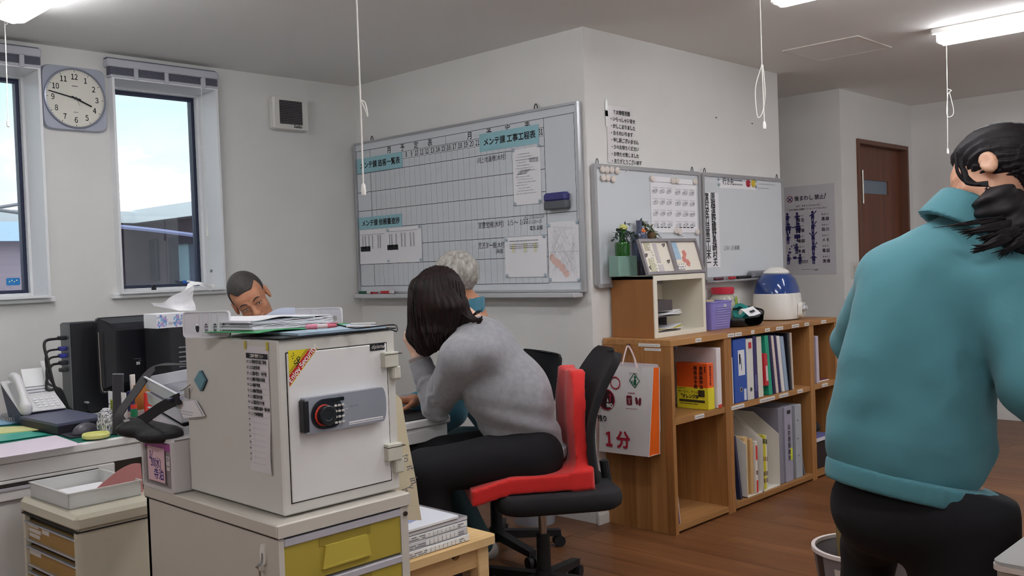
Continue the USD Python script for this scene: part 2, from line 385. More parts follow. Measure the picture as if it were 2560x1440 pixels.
for q in WF: fw_ = fw_.difference(sbox(q[0], q[2], q[1], q[3]))
struct("wall_front", fr(ext(fw_, .12), frame((0, YN, 0), (1, 0, 0), (0, 0, 1))), WALL)
struct("wall_near", bx(XN-.12, XN, YN-.12, Y1+.16, 0, H), WALL)
struct("ceiling_hall", bx(X2, X3+.12, Y1+.15, Y1+.9, H, H+.1), CEIL)
struct("floor_hall", bx(X2, X3+.12, Y1, Y1+.9, -.05, 0), FLOORM)
BB = M("baseboard_white", (232, 231, 228), 0.4)
def skirting(name, F, L):
 prof = Polygon([(0, 0), (0.012, 0), (0.012, 0.045), (0.008, 0.055), (0.006, 0.062), (0, 0.065)])
 struct(name, fr(ext(prof, L), F), BB)
# profile x = out of the wall, y = up, extruded along the wall
def along(o, out, up=(0, 0, 1)):
 return frame(o, out, up)
skirting("baseboard_back", along((X1, Y1, 0), (-1, 0, 0)), Y1-Y2+.012)
skirting("baseboard_center", along((X2, Y2, 0), (0, -1, 0)), X2-X1+.012)
skirting("baseboard_left", along((X1, Y1, 0), (0, -1, 0)), X1-XN)
skirting("baseboard_door", along((DX0-.03, Y2, 0), (0, -1, 0)), DX0-.03-X3)
skirting("baseboard_hall", along((X3, Y1, 0), (-1, 0, 0)), Y1-Y2)
skirting("baseboard_right", along((X4, Y2, 0), (-1, 0, 0)), Y2-YN)
# windows
GLASS = pane_mat("window_glass")
JAMB = M("window_jamb_white", (240, 241, 243), 0.35)
for i, (a, b, c, d) in enumerate(WX):
 w = Thing("window_%d" % (i+1), None, None, (a, Y1, c), kind="structure")
 F = frame((0, Y1+.16, 0), (1, 0, 0), (0, 0, 1))
 ring = sbox(a, c, b, d).difference(sbox(a+.012, c+.012, b-.012, d-.012))
 w.p("jamb_liner", fr(ext(ring, .216), F), JAMB)
 w.p("sill", bx(a-.03, b+.03, Y1-.03, Y1+.10, c-.022, c+.004, .004), JAMB)
 r2 = sbox(a+.012, c+.012, b-.012, d-.012).difference(sbox(a+.04, c+.04, b-.04, d-.04))
 w.p("frame_outer", fr(ext(r2, .04), frame((0, Y1+.215, 0), (1, 0, 0), (0, 0, 1))), NAVY)
 r3 = sbox(a+.012, c+.012, b-.012, d-.012).difference(sbox(a+.024, c+.024, b-.024, d-.024))
 w.p("frame_inner", fr(ext(r3, .03), frame((0, Y1+.172, 0), (1, 0, 0), (0, 0, 1))), JAMB)
 w.p("pane", bx(a+.04, b-.04, Y1+.192, Y1+.196, c+.04, d-.04), GLASS)
 if i == 0:
     st = w.p("sticker", fr(ext(rrect(0, .062, 0, .036, .006), .0008), frame(at(16, 714, y=Y1+.190), (1, 0, 0), (0, 0, 1))), M("sticker_blue", (40, 130, 200), .5))
     w.p("sticker_mark", fr(flat(unary_union([Point(.014+.011*k_, .018+.006*(k_ % 2)).buffer(.0035, 3) for k_ in range(4)]), .0012), frame(at(16, 714, y=Y1+.190), (1, 0, 0), (0, 0, 1))), M("sticker_star", (235, 240, 200), .5), smooth=False, parent=st)
 else:
     st = w.p("sticker", fr(ext(rrect(0, .062, 0, .036, .006), .0008), frame(at(457, 718, y=Y1+.190), (1, 0, 0), (0, 0, 1))), M("sticker_blue2", (40, 110, 215), .5))
for i, q in enumerate(WF):
    w = Thing("window_%d" % (i+3), None, None, (q[0], YN, q[2]), kind="structure"); F = frame((0, YN-.02, 0), (1, 0, 0), (0, 0, 1)); s4 = sbox(q[0], q[2], q[1], q[3])
    w.p("frame_outer", fr(ext(s4.difference(s4.buffer(-.04, join_style=2)), .05, -.03), F), NAVY); w.p("mullion", fbox(F, (q[0]+q[1])/2-.02, (q[0]+q[1])/2+.02, q[2]+.04, q[3]-.04, -.03, .02), NAVY); w.p("pane", fbox(F, q[0]+.04, q[1]-.04, q[2]+.04, q[3]-.04, -.012, -.008), GLASS)
# door
DW = wood("door_wood", (122, 74, 52), (98, 56, 40), "z", across=14, along=.6, rough=.4, rand=.03)
DFR = M("door_frame_brown", (108, 72, 56), .45)
d1 = Thing("door_1", None, None, (DX0, Y2, 0), kind="structure")
F = frame((0, Y2+.10, 0), (1, 0, 0), (0, 0, 1))
d1.p("door_frame", fr(ext(sbox(DX0, 0, DX1, DZ).difference(sbox(DX0+.03, 0, DX1-.03, DZ-.03)), .115), F), DFR)
leaf = sbox(DX0+.033, .008, DX1-.033, DZ-.033); gl = (at(2170, 428, y=Y2)[0], at(2233, 440, y=Y2)[0], 1.70, 1.80)
slot = sbox(gl[0], gl[2], gl[1], gl[3])
lf = d1.p("door_leaf", fr(ext(leaf.difference(slot), .036), frame((0, Y2+.075, 0), (1, 0, 0), (0, 0, 1))), DW)
d1.p("glass_slot", bx(gl[0], gl[1], Y2+.05, Y2+.058, gl[2], gl[3]), M("door_glass", (118, 132, 150), .35), parent=lf)
d1.p("pull_handle", cat_([cyl((DX0+.105, Y2+.005, 1.62), (DX0+.105, Y2+.005, 1.86), .008), cyl((DX0+.105, Y2+.04, 1.66), (DX0+.105, Y2+.005, 1.66), .006), cyl((DX0+.105, Y2+.04, 1.82), (DX0+.105, Y2+.005, 1.82), .006)]), M("handle_steel", (196, 190, 180), .3, .9), parent=lf)
d1.p("lock_plate", bx(DX0+.066, DX0+.082, Y2+.034, Y2+.042, 1.60, 1.74), M("handle_steel"), parent=lf)
sw = Thing("light_switch", "white light switch plate on the wall left of the brown door", "switch", at(2136, 694, y=Y2))
q0, q1 = at(2128, 696, y=Y2), at(2142, 655, y=Y2)
sw.p("plate", bx(q0[0], q1[0], Y2-.008, Y2, q0[2], q1[2], .003), M("switch_white", (214, 210, 204), .4))
zz = np.linspace(q0[2]+.02, q1[2]-.02, 4)
for k in range(3): sw.p("rocker", bx(q0[0]+.016, q1[0]-.016, Y2-.012, Y2-.007, zz[k]+.002, zz[k+1]-.002, .001), M("switch_rocker", (200, 197, 190), .4))

# ------------------------------------------------------------------ outside the windows
GR = M("ground_gravel", (120, 116, 110), .9, vary=.3, vscale=(2, 2, 2))
solo("ground_outside", bx(-14, 26, Y1+.3, 40, -.7, -.45), GR, None, None, kind="structure")
HW = M("neighbour_wall", (128, 112, 126), .9, vary=.1, vscale=(3, 3, 3)); EAVE = M("eave_soffit", (168, 164, 172), .7); FASC = M("fascia_white", (236, 240, 244), .5)
DKW = M("slit_window_dark", (66, 62, 78), .35); RF = M("roof_grey", (150, 160, 176), .7)
yb = 10.0; cx = at(374, 650, y=yb)[0]
hs = Thing("neighbour_house", "mauve rendered house with deep eaves seen through the right window", "house", (cx, yb, -.45))
yf = 6.4; ye = yb-.6; pE = at(342, 551, y=ye); zE, xe_ = pE[2], pE[0]
hs.p("wall", cat_([bx(cx-2.2, cx, yb, yb+.2, -.45, zE), bx(cx, cx+4, yf, yb+.2, -.45, zE)]), HW)
hs.p("eave", cat_([bx(cx-2.2, cx+4, ye, yb+.2, zE, zE+.05), bx(xe_, cx+4, yf-.6, ye, zE, zE+.05)]), EAVE)
hs.p("fascia", cat_([bx(cx-2.2, xe_-.05, ye-.05, ye, zE-.03, zE+.08), bx(xe_-.05, xe_, yf-.6, ye, zE-.03, zE+.10)]), FASC)
hs.p("roof", cat_([bx(cx-2.1, cx+4, ye+.05, yb+.2, zE+.05, zE+.09), bx(xe_+.05, cx+4, yf-.55, ye+.05, zE+.05, zE+.09)]), RF)
zs0, zs1 = at(388, 700, x=cx)[2], at(388, 598, x=cx)[2]; ys0, ys1 = at(399, 650, x=cx)[1], at(382, 650, x=cx)[1]
hs.p("window", bx(cx-.04, cx+.05, ys0, ys1, zs0, zs1, .01), DKW)
za, zb_ = at(470, 722, x=cx)[2], at(470, 590, x=cx)[2]; ya, yb2 = at(498, 650, x=cx)[1], at(436, 650, x=cx)[1]
wn = hs.p("window", fr(ext(sbox(ya-.5, za, yb2, zb_).difference(sbox(ya-.45, za+.08, yb2-.12, zb_-.08)), .12), frame((cx-.06, 0, 0), (0, 1, 0), (0, 0, 1))), DKW)
ym = at(474, 650, x=cx)[1]
hs.p("pane", bx(cx-.01, cx+.03, ym, yb2-.1, za+.05, zb_-.05), M("curtain_pale", (176, 208, 222), .6), parent=wn)
hs.p("pane", bx(cx-.01, cx+.03, ya-.5, ym-.02, za+.05, zb_-.05), M("pane_grey", (112, 124, 146), .3), parent=wn)
# building beyond the left window
yl = 8.4; xr = at(52, 650, y=yl)[0]; zt = at(30, 604, y=yl)[2]; zt2 = at(20, 566, y=yl+.8)[2]
h2 = Thing("neighbour_shed", "pale lilac sided building with blue roof seen through the left window", "building", (xr, yl, -.45))
h2.p("wall", bx(xr-2.5, xr+.25, yl, yl+.2, -.45, zt), M("siding_lilac", (196, 178, 196), .8, vary=.12, vscale=(.5, 1, 60)))
h2.p("roof", cat_([fr(ext(Polygon([(0, 0), (.7, 0), (.7, .20)]), 2.9), frame((xr-2.6, yl-.12, zt), (0, 1, 0), (0, 0, 1)))]), M("roof_blue", (168, 196, 222), .5))
for k in range(6): h2.p("corner_post", bx(xr-.45-.33*k, xr-.37-.33*k, yl-.05, yl+.01, -.45, zt-.02), M("post_grey", (130, 124, 160), .6))
for k, (pa, pb) in enumerate((((-200, 500), (60, 534)), ((-200, 548), (62, 508)))):
 solo("power_cable", tube([at(*pa, y=6.5+k*.5), at(*pb, y=6.6+k*.5), at(pb[0]+60, pb[1]+(14 if k == 0 else -16), y=6.7+k*.5)], .012, 5), M("cable_grey", (150, 150, 160), .6), ["overhead cable sagging rightwards beyond the left window", "overhead cable rising rightwards beyond the left window"][k], "cable")
solo("roof_cable", tube([at(240, 561, y=6.0), at(390, 576, y=6.05), at(560, 598, y=6.1)], .014, 5), M("cable_blue", (160, 165, 215), .5), "pale cable crossing in front of the mauve house", "cable")

# ------------------------------------------------------------------ ceiling lamps
TUBE = M("lamp_tube", (247, 247, 250), .5, emit=LAMP); LBODY = M("lamp_body", (238, 236, 232), .4)
CORD = M("cord_white", (238, 236, 230), .6)
def lamp(xe, ye, L, label, length=1.22):
 t = Thing("ceiling_lamp", label, "lamp", (xe, ye, H), group=None)
 t.p("body", bx(xe-.055, xe+.055, ye-L, ye, H-.035, H, .008), LBODY)
 prof = Polygon([(-.045, -.03), (.045, -.03), (.060, -.052), (.046, -.078), (0, -.088), (-.046, -.078), (-.060, -.052)])
 t.p("diffuser", fr(ext(prof, L-.09), frame((xe, ye-.045, H), (1, 0, 0), (0, 0, 1))), TUBE)
 t.p("end_cap", bx(xe-.046, xe+.046, ye-.045, ye-.02, H-.075, H-.03, .006), LBODY)
 return t
lamp(5.05, 1.83, 1.25, "ceiling strip lamp at the right, above the standing person")
lamp(1.365, 4.13, 1.25, "ceiling strip lamp at the left, above the window end of the desks")
lamp(3.68, 2.00, 1.25, "ceiling strip lamp above the long-looped cord before the corner")
lamp(2.28, 2.20, 1.25, "ceiling strip lamp above the short-looped cord before the planner board")
for k, (xe, ye) in enumerate(((1.3, 1.2), (-.8, 2.8), (-.8, -.4), (2.4, -1.2), (5.0, -1.0))):
 lamp(xe, ye, 1.25, ["ceiling strip lamp straight above the camera", "ceiling strip lamp behind the camera on the window side", "ceiling strip lamp behind the camera by the near wall", "ceiling strip lamp behind the camera on the right", "ceiling strip lamp at the far right behind the standing person"][k])
def cord(pts, knob, label, loop=None, r=.0022):
 t = Thing("pull_cord", label, "cord", pts[0])
 t.p("cord", tube(pts, r, 6, smooth=False), CORD)
 if loop is not None: t.p("loop", tube(loop, r*.85, 6), CORD)
 if knob is not None: t.p("knob", lathe([[0, 0], [.0055, .002], [.0068, .012], [.005, .028], [.002, .032], [0, .033]], np.asarray(knob)-[0, 0, .033], 12), M("knob_white", (244, 243, 238), .35))
 return t
def hang(d, *pp): return [at(x, y, d=d) for x, y in pp]
d_ = 2.4; top = at(889, -90, d=d_); top[2] = H-.07
c0 = hang(d_, (901, 250), (908, 458)); c0 = [np.array([c0[0][0], c0[0][1], H-.036])]+c0
cord([c0[0], c0[1], c0[2]], at(908, 457, d=d_), "white lamp cord hanging before the planner board, with small loop and knob", hang(d_, (901, 250), (913, 258), (919, 290), (915, 280), (903, 252)))
d_ = 3.6; c0 = hang(d_, (1905, 160), (1911, 303)); c0 = [np.array([c0[0][0], c0[0][1], H-.036])]+c0
cord(c0, at(1911, 302, d=d_), "white lamp cord with a long loop hanging before the right wall corner", hang(d_, (1905, 160), (1889, 220), (1892, 280), (1898, 294), (1908, 275), (1913, 230), (1907, 162)))
c0 = [at(2366, 103, d=5.0), at(2368, 222, d=5.0), at(2369, 372, d=5.0)]
cord([np.array([c0[0][0], c0[0][1], H-.036])]+c0, at(2369, 370, d=5.0), "white lamp cord with knotted loop hanging from the right lamp", hang(5.0, (2367, 222), (2378, 226), (2374, 230), (2369, 240), (2367, 285), (2376, 292), (2384, 278), (2374, 232)))
c0 = [at(11, 42, d=3.9), at(14, 110, d=3.9), at(17, 195, d=3.9), at(20, 300, d=3.9)]
cord([np.array([c0[0][0], c0[0][1], H-.036])]+c0, at(20, 298, d=3.9), "white lamp cord hanging from the left lamp before the window", hang(3.9, (12, 56), (19, 59), (12, 62)))
# ================================================================== THINGS ON THE WALLS
PAPER = M("paper_white", (238, 237, 240), .75, spec=.25); INK = M("ink_black", (28, 28, 32), .6); INKG = M("ink_grey", (120, 120, 128), .7); INKF = M("ink_faint", (176, 176, 184), .7)
ALU = M("aluminium", (196, 198, 202), .35, .75); ALUD = M("aluminium_grey", (150, 150, 152), .45, .5); STEELD = M("steel_dark", (70, 70, 74), .4, .8)
BOARD = M("board_enamel", (214, 219, 224), .16, spec=.6, coat=.3)
# ---- clock
cc = at(189, 246, y=Y1-.03); hw, hh = .152, .155
ck = Thing("wall_clock", "silver square wall clock with round cream dial between the windows", "clock", (cc[0], Y1, cc[2]))
FC = frame((cc[0], Y1, cc[2]), (1, 0, 0), (0, 0, 1))
th = np.linspace(0, 2*math.pi, 96, endpoint=False)
def squircle(sx, sz, n): return np.c_[np.sign(np.cos(th))*np.abs(np.cos(th))**(2/n)*sx, np.sign(np.sin(th))*np.abs(np.sin(th))**(2/n)*sz]
ring = [(squircle(hw, hh, 9), 0), (squircle(hw, hh, 9), .012), (squircle(hw*.975, hh*.975, 8), .024)]
body = trimesh.convex.convex_hull(np.vstack([np.c_[r, np.full(len(r), z)] for r, z in ring]))
ck.p("body", fr(body, FC), M("clock_silver", (172, 176, 190), .42, .35))
ck.p("bezel", fr(lathe([[.137, .02], [.147, .02], [.145, .034], [.139, .036], [.137, .03]], n=64), FC), M("clock_bezel", (150, 154, 168), .35, .5))
ck.p("dial", fr(cyl((0, 0, .022), (0, 0, .0262), .1385, n=64), FC), M("clock_dial", (232, 229, 218), .6))
nm = []
for k in range(12):
    a = math.radians(90-30*(k+1)); nm.append(affinity.translate(text(str(k+1), .036, align="c", width=.86, bold=.012), .104*math.cos(a), .104*math.sin(a)-.0128))
for k in range(60):
    a = math.radians(6*k); r0 = .127 if k % 5 == 0 else .131
    nm.append(LineString([(r0*math.cos(a), r0*math.sin(a)), (.1345*math.cos(a), .1345*math.sin(a))]).buffer(.0011 if k % 5 == 0 else .0005))
nm += [sbox(-.014, .058, .014, .061), sbox(-.010, -.068, .010, -.066)]
ck.p("numerals", fr(flat(shapely.MultiPolygon([p for g in nm for p in getattr(g, "geoms", [g]) if p.geom_type == "Polygon"]), .0266), FC), INK, smooth=False)
def hand(ang, l0, l1, w0, w1, z):
    a = math.radians(90-ang); q = Polygon([(-l0, -w0), (l1, -w1), (l1, w1), (-l0, w0)])
    return fr(ext(affinity.rotate(q, math.degrees(a), origin=(0, 0)), .0015, z), FC)
ck.p("hour_hand", hand(113.5, .02, .083, .004, .0035, .029), INK); ck.p("minute_hand", hand(282, .025, .128, .0032, .0022, .0315), INK)
ck.p("second_hand", hand(152, .0, .04, .0008, .0006, .0335), M("hand_grey", (150, 146, 140), .4)); ck.p("hub", fr(cyl((0, 0, .027), (0, 0, .036), .006), FC), STEELD)
# ---- blinds
SLAT = M("blind_slat", (128, 126, 142), .5); RAIL = M("blind_rail", (198, 198, 208), .4)
for i, (a, b, c, d) in enumerate(WX):
    x0, x1 = a-.02, b+.005
    t = Thing("venetian_blind", ["raised venetian blind above the left window", "raised venetian blind above the right window"][i], "blind", ((x0+x1)/2, Y1, d))
    t.p("headrail", bx(x0, x1, Y1-.062, Y1-.004, d+.045, d+.085, .004), RAIL)
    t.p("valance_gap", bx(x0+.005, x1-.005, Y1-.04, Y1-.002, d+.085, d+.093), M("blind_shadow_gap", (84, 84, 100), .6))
    for k in range(8): t.p("slat", bx(x0+.012, x1-.004, Y1-.058, Y1-.012, d+.008+k*.0045, d+.0105+k*.0045), SLAT, smooth=False)
    t.p("bottom_rail", bx(x0+.012, x1-.004, Y1-.06, Y1-.01, d-.006, d+.007, .003), RAIL)
    for xx in (x0+.13, x0+.29, x1-.10): t.p("ladder_clip", bx(xx, xx+.022, Y1-.066, Y1-.058, d-.01, d+.046, .002), RAIL)
    if i == 1:
        xq = at(505, 260, y=Y1-.06)[0]
        t.p("lift_cord", tube([(xq, Y1-.06, d+.04), (xq+.002, Y1-.055, d-.4), (xq+.006, Y1-.05, d-.78), (xq+.006, Y1-.05, d-1.05)], .0018, 5), CORD)
        t.p("cord_tassel", lathe([[0, 0], [.008, .003], [.006, .03], [.002, .05], [0, .051]], (xq+.004, Y1-.052, d-.80), 10), M("knob_white"))
wm = Thing("window_latch", "small round white latch knob at the right window's jamb", "latch", at(528, 718, y=Y1+.05))
q = at(530, 716, x=WX[1][1]-.012)
wm.p("knob", cyl((WX[1][1]-.012, Y1+.06, q[2]), (WX[1][1]-.03, Y1+.06, q[2]), .016, .013, 20), M("knob_white"))
wm.p("stay_arm", cyl((WX[1][1]-.022, Y1+.06, q[2]), (WX[1][1]-.13, Y1+.13, q[2]+.035), .006), M("knob_white"))
wm.p("catch", cyl((WX[1][1]-.012, Y1+.07, q[2]+.085), (WX[1][1]-.02, Y1+.07, q[2]+.085), .008, n=12), ALUD)
xx = at(340, 735, y=Y1+.06)
solo("sill_papers", sheet(frame((2.03, Y1+.01, 1.2005), (1, .02, 0), (0, 1, 0)), .40, .12, lambda u, v: .006*np.sin(u*5)*(1-v), 12, 4), PAPER, "loose white sheets lying along the right window's sill", "paper")
solo("sill_clip", bx(at(380, 728, y=Y1+.1)[0], at(390, 728, y=Y1+.1)[0], Y1+.09, Y1+.11, 1.20, 1.232, .004), M("black_plastic", (26, 26, 30), .4), "small black clip standing on the right window's sill", "clip")
# ---- ventilator
a, b = at(686, 238, y=Y1-.05), at(768, 330, y=Y1-.05)
vt = Thing("ventilator", "white square wall ventilator with dark louvres by the room corner", "ventilator", ((a[0]+b[0])/2, Y1, b[2]))
VW = M("vent_white", (222, 220, 216), .45)
vt.p("housing", bx(a[0]-.01, b[0]+.005, Y1-.05, Y1, b[2]+.004, a[2], .008), VW)
g0, g1 = at(697, 249, y=Y1-.055), at(757, 314, y=Y1-.055)
ring = sbox(a[0]-.002, b[2]+.006, b[0]+.005, a[2]-.004).difference(sbox(g0[0], g1[2], g1[0], g0[2]))
vt.p("faceplate", fr(ext(ring, .008), frame((0, Y1-.05, 0), (1, 0, 0), (0, 0, 1))), VW)
vt.p("grille_back", bx(g0[0], g1[0], Y1-.052, Y1-.049, g1[2], g0[2]), M("grille_dark", (52, 48, 52), .6))
for z in np.linspace(g1[2]+.006, g0[2]-.006, 14): vt.p("louvre", bx(g0[0], g1[0], Y1-.057, Y1-.053, z-.0018, z+.0018), M("louvre_grey", (112, 106, 110), .5), smooth=False)
vt.p("nameplate", txt(frame((g1[0]-.062, Y1-.058, b[2]+.016), (1, 0, 0), (0, 0, 1)), "Daiko", 0, 0, .02, z=.0006, bold=.04, slant=12), INK, smooth=False)

# ---- big planner board on the back wall
def wbf(x, y0, z0): return frame((x, y0, z0), (0, -1, 0), (0, 0, 1))     # reads along -y
BY, BZ, BWd, BHt = 4.712, 1.13, 1.785, .915
FB = wbf(X1-.028, BY, BZ)
wbd = Thing("planner_whiteboard", "large whiteboard ruled as a monthly planner on the back wall", "whiteboard", (X1, BY-BWd/2, BZ))
wbd.p("panel", fbox(FB, .008, BWd-.008, .008, BHt-.008, -.012, 0), BOARD)
rg = sbox(0, 0, BWd, BHt).difference(sbox(.012, .012, BWd-.012, BHt-.012))
wbd.p("frame", fr(ext(rg, .03, -.02), FB), ALU)
wbd.p("pen_tray", fbox(FB, .02, BWd-.015, -.026, -.002, -.01, .06, .004), M("tray_alu", (206, 207, 210), .4, .3))
for s in (.16, 1.50): wbd.p("hanger", fr(tube([(s-.012, BHt-.002, -.012), (s-.008, BHt+.02, -.012), (s, BHt+.028, -.012), (s+.008, BHt+.02, -.012), (s+.012, BHt-.002, -.012)], .0025, 6), FB), STEELD)
rows = [.726, .612, .50, .39, .285, .177, .045]
thin, thick = [], []
for k in range(1, 31): thin.append(sbox(.15+.0455*k-.0006, .045, .15+.0455*k+.0006, .818))
for x in (.015, .15, 1.56): thick.append(sbox(x-.0013, .045, x+.0013, .865))
thick += [sbox(1.755, .25, 1.757, .868), sbox(.015, .862, 1.757, .8645), sbox(.15, .8165, 1.56, .8185), sbox(.8315, .775, .8335, .863), sbox(.15, .7755, 1.56, .777)]
for k, r in enumerate(rows): thick.append(sbox(.015 if k != 3 else .015, r-.0014, 1.56 if k != 3 else 1.757, r+.0014))
wbd.p("day_rules", fr(flat(shapely.MultiPolygon(thin), .0005), FB), M("rule_grey", (96, 100, 108), .6), smooth=False)
wbd.p("grid_rules", fr(flat(shapely.MultiPolygon(thick), .0007), FB), M("rule_dark", (52, 54, 60), .6), smooth=False)
hd = []
for s0, ss in ((.335, (0, .122, .245, .366)), (1.025, (0, .147, .285, .423))):
    for ch, dx in zip("月予定表", ss): hd.append(affinity.translate(text(ch, .042, align="c", bold=.008), s0+dx, .826))
for n in range(1, 32):
    hd.append(affinity.translate(text(str(n), .039, align="c", width=.72, bold=.01), .15+.0455*(n-.5), .783))
wbd.p("printed_headings", fr(flat(shapely.MultiPolygon([p for g in hd for p in getattr(g, "geoms", [g])]), .0009), FB), INK, smooth=False)
hwr = [affinity.translate(text(s, e, width=w, slant=4, px=30), x, y) for s, x, y, e, w in (
    ("川上地直様(木村)", 1.075, .690, .034, .82), ("宮豊宝様(木村)", 1.065, .345, .036, .8), ("1/5 ～  1/27", 1.285, .347, .034, .8), ("大工 1/10,16,17,18", 1.405, .372, .021, .75), ("クロス 1/20～23", 1.40, .347, .021, .8), ("電気 設備", 1.44, .315, .025, .85), ("荒沢洋一様(木村)", 1.06, .236, .036, .75), ("(梅香)", 1.19, .207, .026, .9))]
wbd.p("handwriting", fr(flat(shapely.MultiPolygon([p for g in hwr for p in getattr(g, "geoms", [g])]), .0010), FB), M("marker_ink", (58, 58, 64), .6), smooth=False)
# blue title strips (magnetic sheets), papers, magnets
STRIP = M("strip_blue", (150, 196, 206), .5)
for (s0, t0, s1, t1, tx, la) in ((.022, .728, .455, .818, "メンテ課 追客一覧表", "pale blue magnetic title strip at the planner's upper left"), (1.10, .745, 1.525, .838, "メンテ課 工事工程表", "pale blue magnetic title strip at the planner's upper right"), (.018, .388, .43, .462, "メンテ課 依頼書進捗", "pale blue magnetic title strip at the planner's left middle")):
    t = Thing("title_strip", la, "magnetic sign", (X1-.029, BY-(s0+s1)/2, BZ+t0))
    t.p("sheet", fbox(FB, s0, s1, t0, t1, .0012, .003), STRIP)
    w_ = (s1-s0)*.9; e = min(.058, w_/ (len(tx)*.94)); t.p("lettering", txt(FB, tx, s0+.03, (t0+t1)/2-e*.36, e, z=.0036, bold=.022), INK, smooth=False)
def paper_on(F, s0, t0, s1, t1, label, prints, z=.002, mat=None, name="pinned_paper", cat="paper", curl=.003):
    c = (F @ np.array([(s0+s1)/2, t0, 0, 1]))[:3]
    t = Thing(name, label, cat, c)
    F2 = F @ trimesh.transformations.translation_matrix((s0, t0, z))
    t.p("sheet", sheet(F2, s1-s0, t1-t0, lambda u, v: curl*(1-v)**2, 6, 8), mat or PAPER)
    for nm_, g, m_ in prints: t.p(nm_, fr(flat(g, z+.0012+curl*.9), F), m_, smooth=False)
    return t
def mpoly(gs): return shapely.MultiPolygon([p for g in gs for p in getattr(g, "geoms", [g]) if p.geom_type == "Polygon" and p.area > 0])
ln = lambda s0, s1, ts, sd: mpoly([dashes(s0+.008*((k*7) % 3), s1-.02*((k*5) % 4), t, .0035, sd+k) for k, t in enumerate(ts)])
paper_on(FB, 1.342, .445, 1.532, .729, "tall printed sheet pinned at the planner's upper right", [("print", ln(1.362, 1.50, np.linspace(.50, .70, 15), 3), INKF), ("stamp_print", mpoly([dashes(1.37+.01*k, 1.43+.012*k, .60+.006*k, .003, 20+k) for k in range(4)]+[dashes(1.46, 1.52, .655+.006*k, .003, 30+k) for k in range(4)]), INKG)])
paper_on(FB, .020, .178, .60, .385, "white schedule sheets pinned below the left title strip", [("print", mpoly([sbox(x, .27, x+.008, .35) for x in (.05, .075, .11, .145, .20, .22, .31, .33, .37, .42, .45, .50, .53)]+[sbox(.025, .355, .27, .357), sbox(.29, .362, .58, .364)]), INKF), ("black_block", sbox(.03, .255, .125, .285), INK), ("black_block", sbox(.29, .255, .39, .285), INK)])
paper_on(FB, 1.262, .078, 1.553, .285, "wide printed sheet pinned at the planner's lower right", [("print", mpoly([dashes(1.30, 1.50, t, .003, 50+k) for k, t in enumerate((.262, .245, .235, .226))]), INKG), *[("highlight", sbox(x_, .205, x_+.018, .25), M("highlight_yellow", (226, 224, 190), .7)) for x_ in (1.315, 1.40, 1.47)]])
mp = paper_on(FB, 1.565, .05, 1.765, .345, "street map sheets pinned at the planner's lower right corner", [("map_lines", unary_union([LineString([(1.57+.19*rng.random(), .06+.28*rng.random()), (1.57+.19*rng.random(), .06+.28*rng.random())]).buffer(.0004) for k in range(46)]+[sbox(1.567, .197, 1.763, .1985)]), INKF), ("map_area", unary_union([affinity.translate(Point(0, 0).buffer(.012+.01*rng.random(), 3), 1.59+.013*k, .165-.011*k+.01*rng.random()) for k in range(8)]), M("map_pink", (232, 196, 186), .7))])
MAGB = M("magnet_pale_blue", (168, 184, 194), .3)
mag_spots = [(1.347, .727, "top left of the tall sheet"), (1.525, .732, "top right of the tall sheet"), (1.349, .452, "bottom left of the tall sheet"), (1.522, .455, "bottom right of the tall sheet"), (.30, .372, "top middle of the schedule sheets"), (.59, .378, "top right of the schedule sheets"), (.30, .192, "bottom middle of the schedule sheets"), (.592, .19, "bottom right of the schedule sheets"), (1.275, .272, "top left of the wide sheet"), (1.54, .28, "top right of the wide sheet"), (1.275, .088, "bottom left of the wide sheet"), (1.542, .085, "bottom right of the wide sheet"), (1.575, .332, "top left of the map"), (1.76, .338, "top right of the map"), (1.575, .062, "bottom left of the map"), (1.757, .058, "bottom right of the map")]
for k, (s, t_, w_) in enumerate(mag_spots):
    solo("board_magnet", fr(lathe([[0, 0], [.0085, 0], [.009, .004], [.006, .008], [0, .009]], (s, t_, .0045), 14), FB), MAGB, "round pale magnet at the " + w_, "magnet", "magnets on the planner board")
er = Thing("board_eraser", "blue and grey felt eraser stuck to the planner board's right side", "eraser", (FB @ np.array([1.648, .405, 0, 1]))[:3])
er.p("felt", fbox(FB, 1.577, 1.722, .405, .448, .001, .045, .006), M("felt_grey", (96, 98, 104), .95)); er.p("grip", fbox(FB, 1.575, 1.724, .442, .487, .001, .048, .012), M("eraser_blue", (58, 58, 118), .45))
for (s0, s1, rgb, la, nm_) in ((.035, .145, (22, 92, 72), "green whiteboard marker lying at the left of the pen tray", "green"), (.25, .36, (205, 40, 48), "red whiteboard marker lying on the pen tray", "red")):
    t = Thing("marker", la, "marker", (FB @ np.array([(s0+s1)/2, .004, .04, 1]))[:3])
    mm = M("marker_"+nm_, rgb, .35)
    t.p("barrel", fr(cyl((s0, .008, .03), (s0+.085, .008, .034), .0085), FB), mm if nm_ == "green" else mm); t.p("cap", fr(cyl((s0+.085, .008, .034), (s1+.005, .008, .036), .0085), FB), M("marker_white", (226, 222, 222), .4))
t = Thing("marker", "thin red marker lying just left of the other red marker on the tray", "marker", (FB @ np.array([.21, .004, .04, 1]))[:3])
t.p("barrel", fr(cyl((.185, .005, .05), (.235, .005, .05), .005), FB), M("marker_red2", (188, 40, 60), .35)); t.p("cap", fr(cyl((.175, .005, .05), (.187, .005, .05), .007), FB), M("marker_red3", (150, 30, 44), .35))

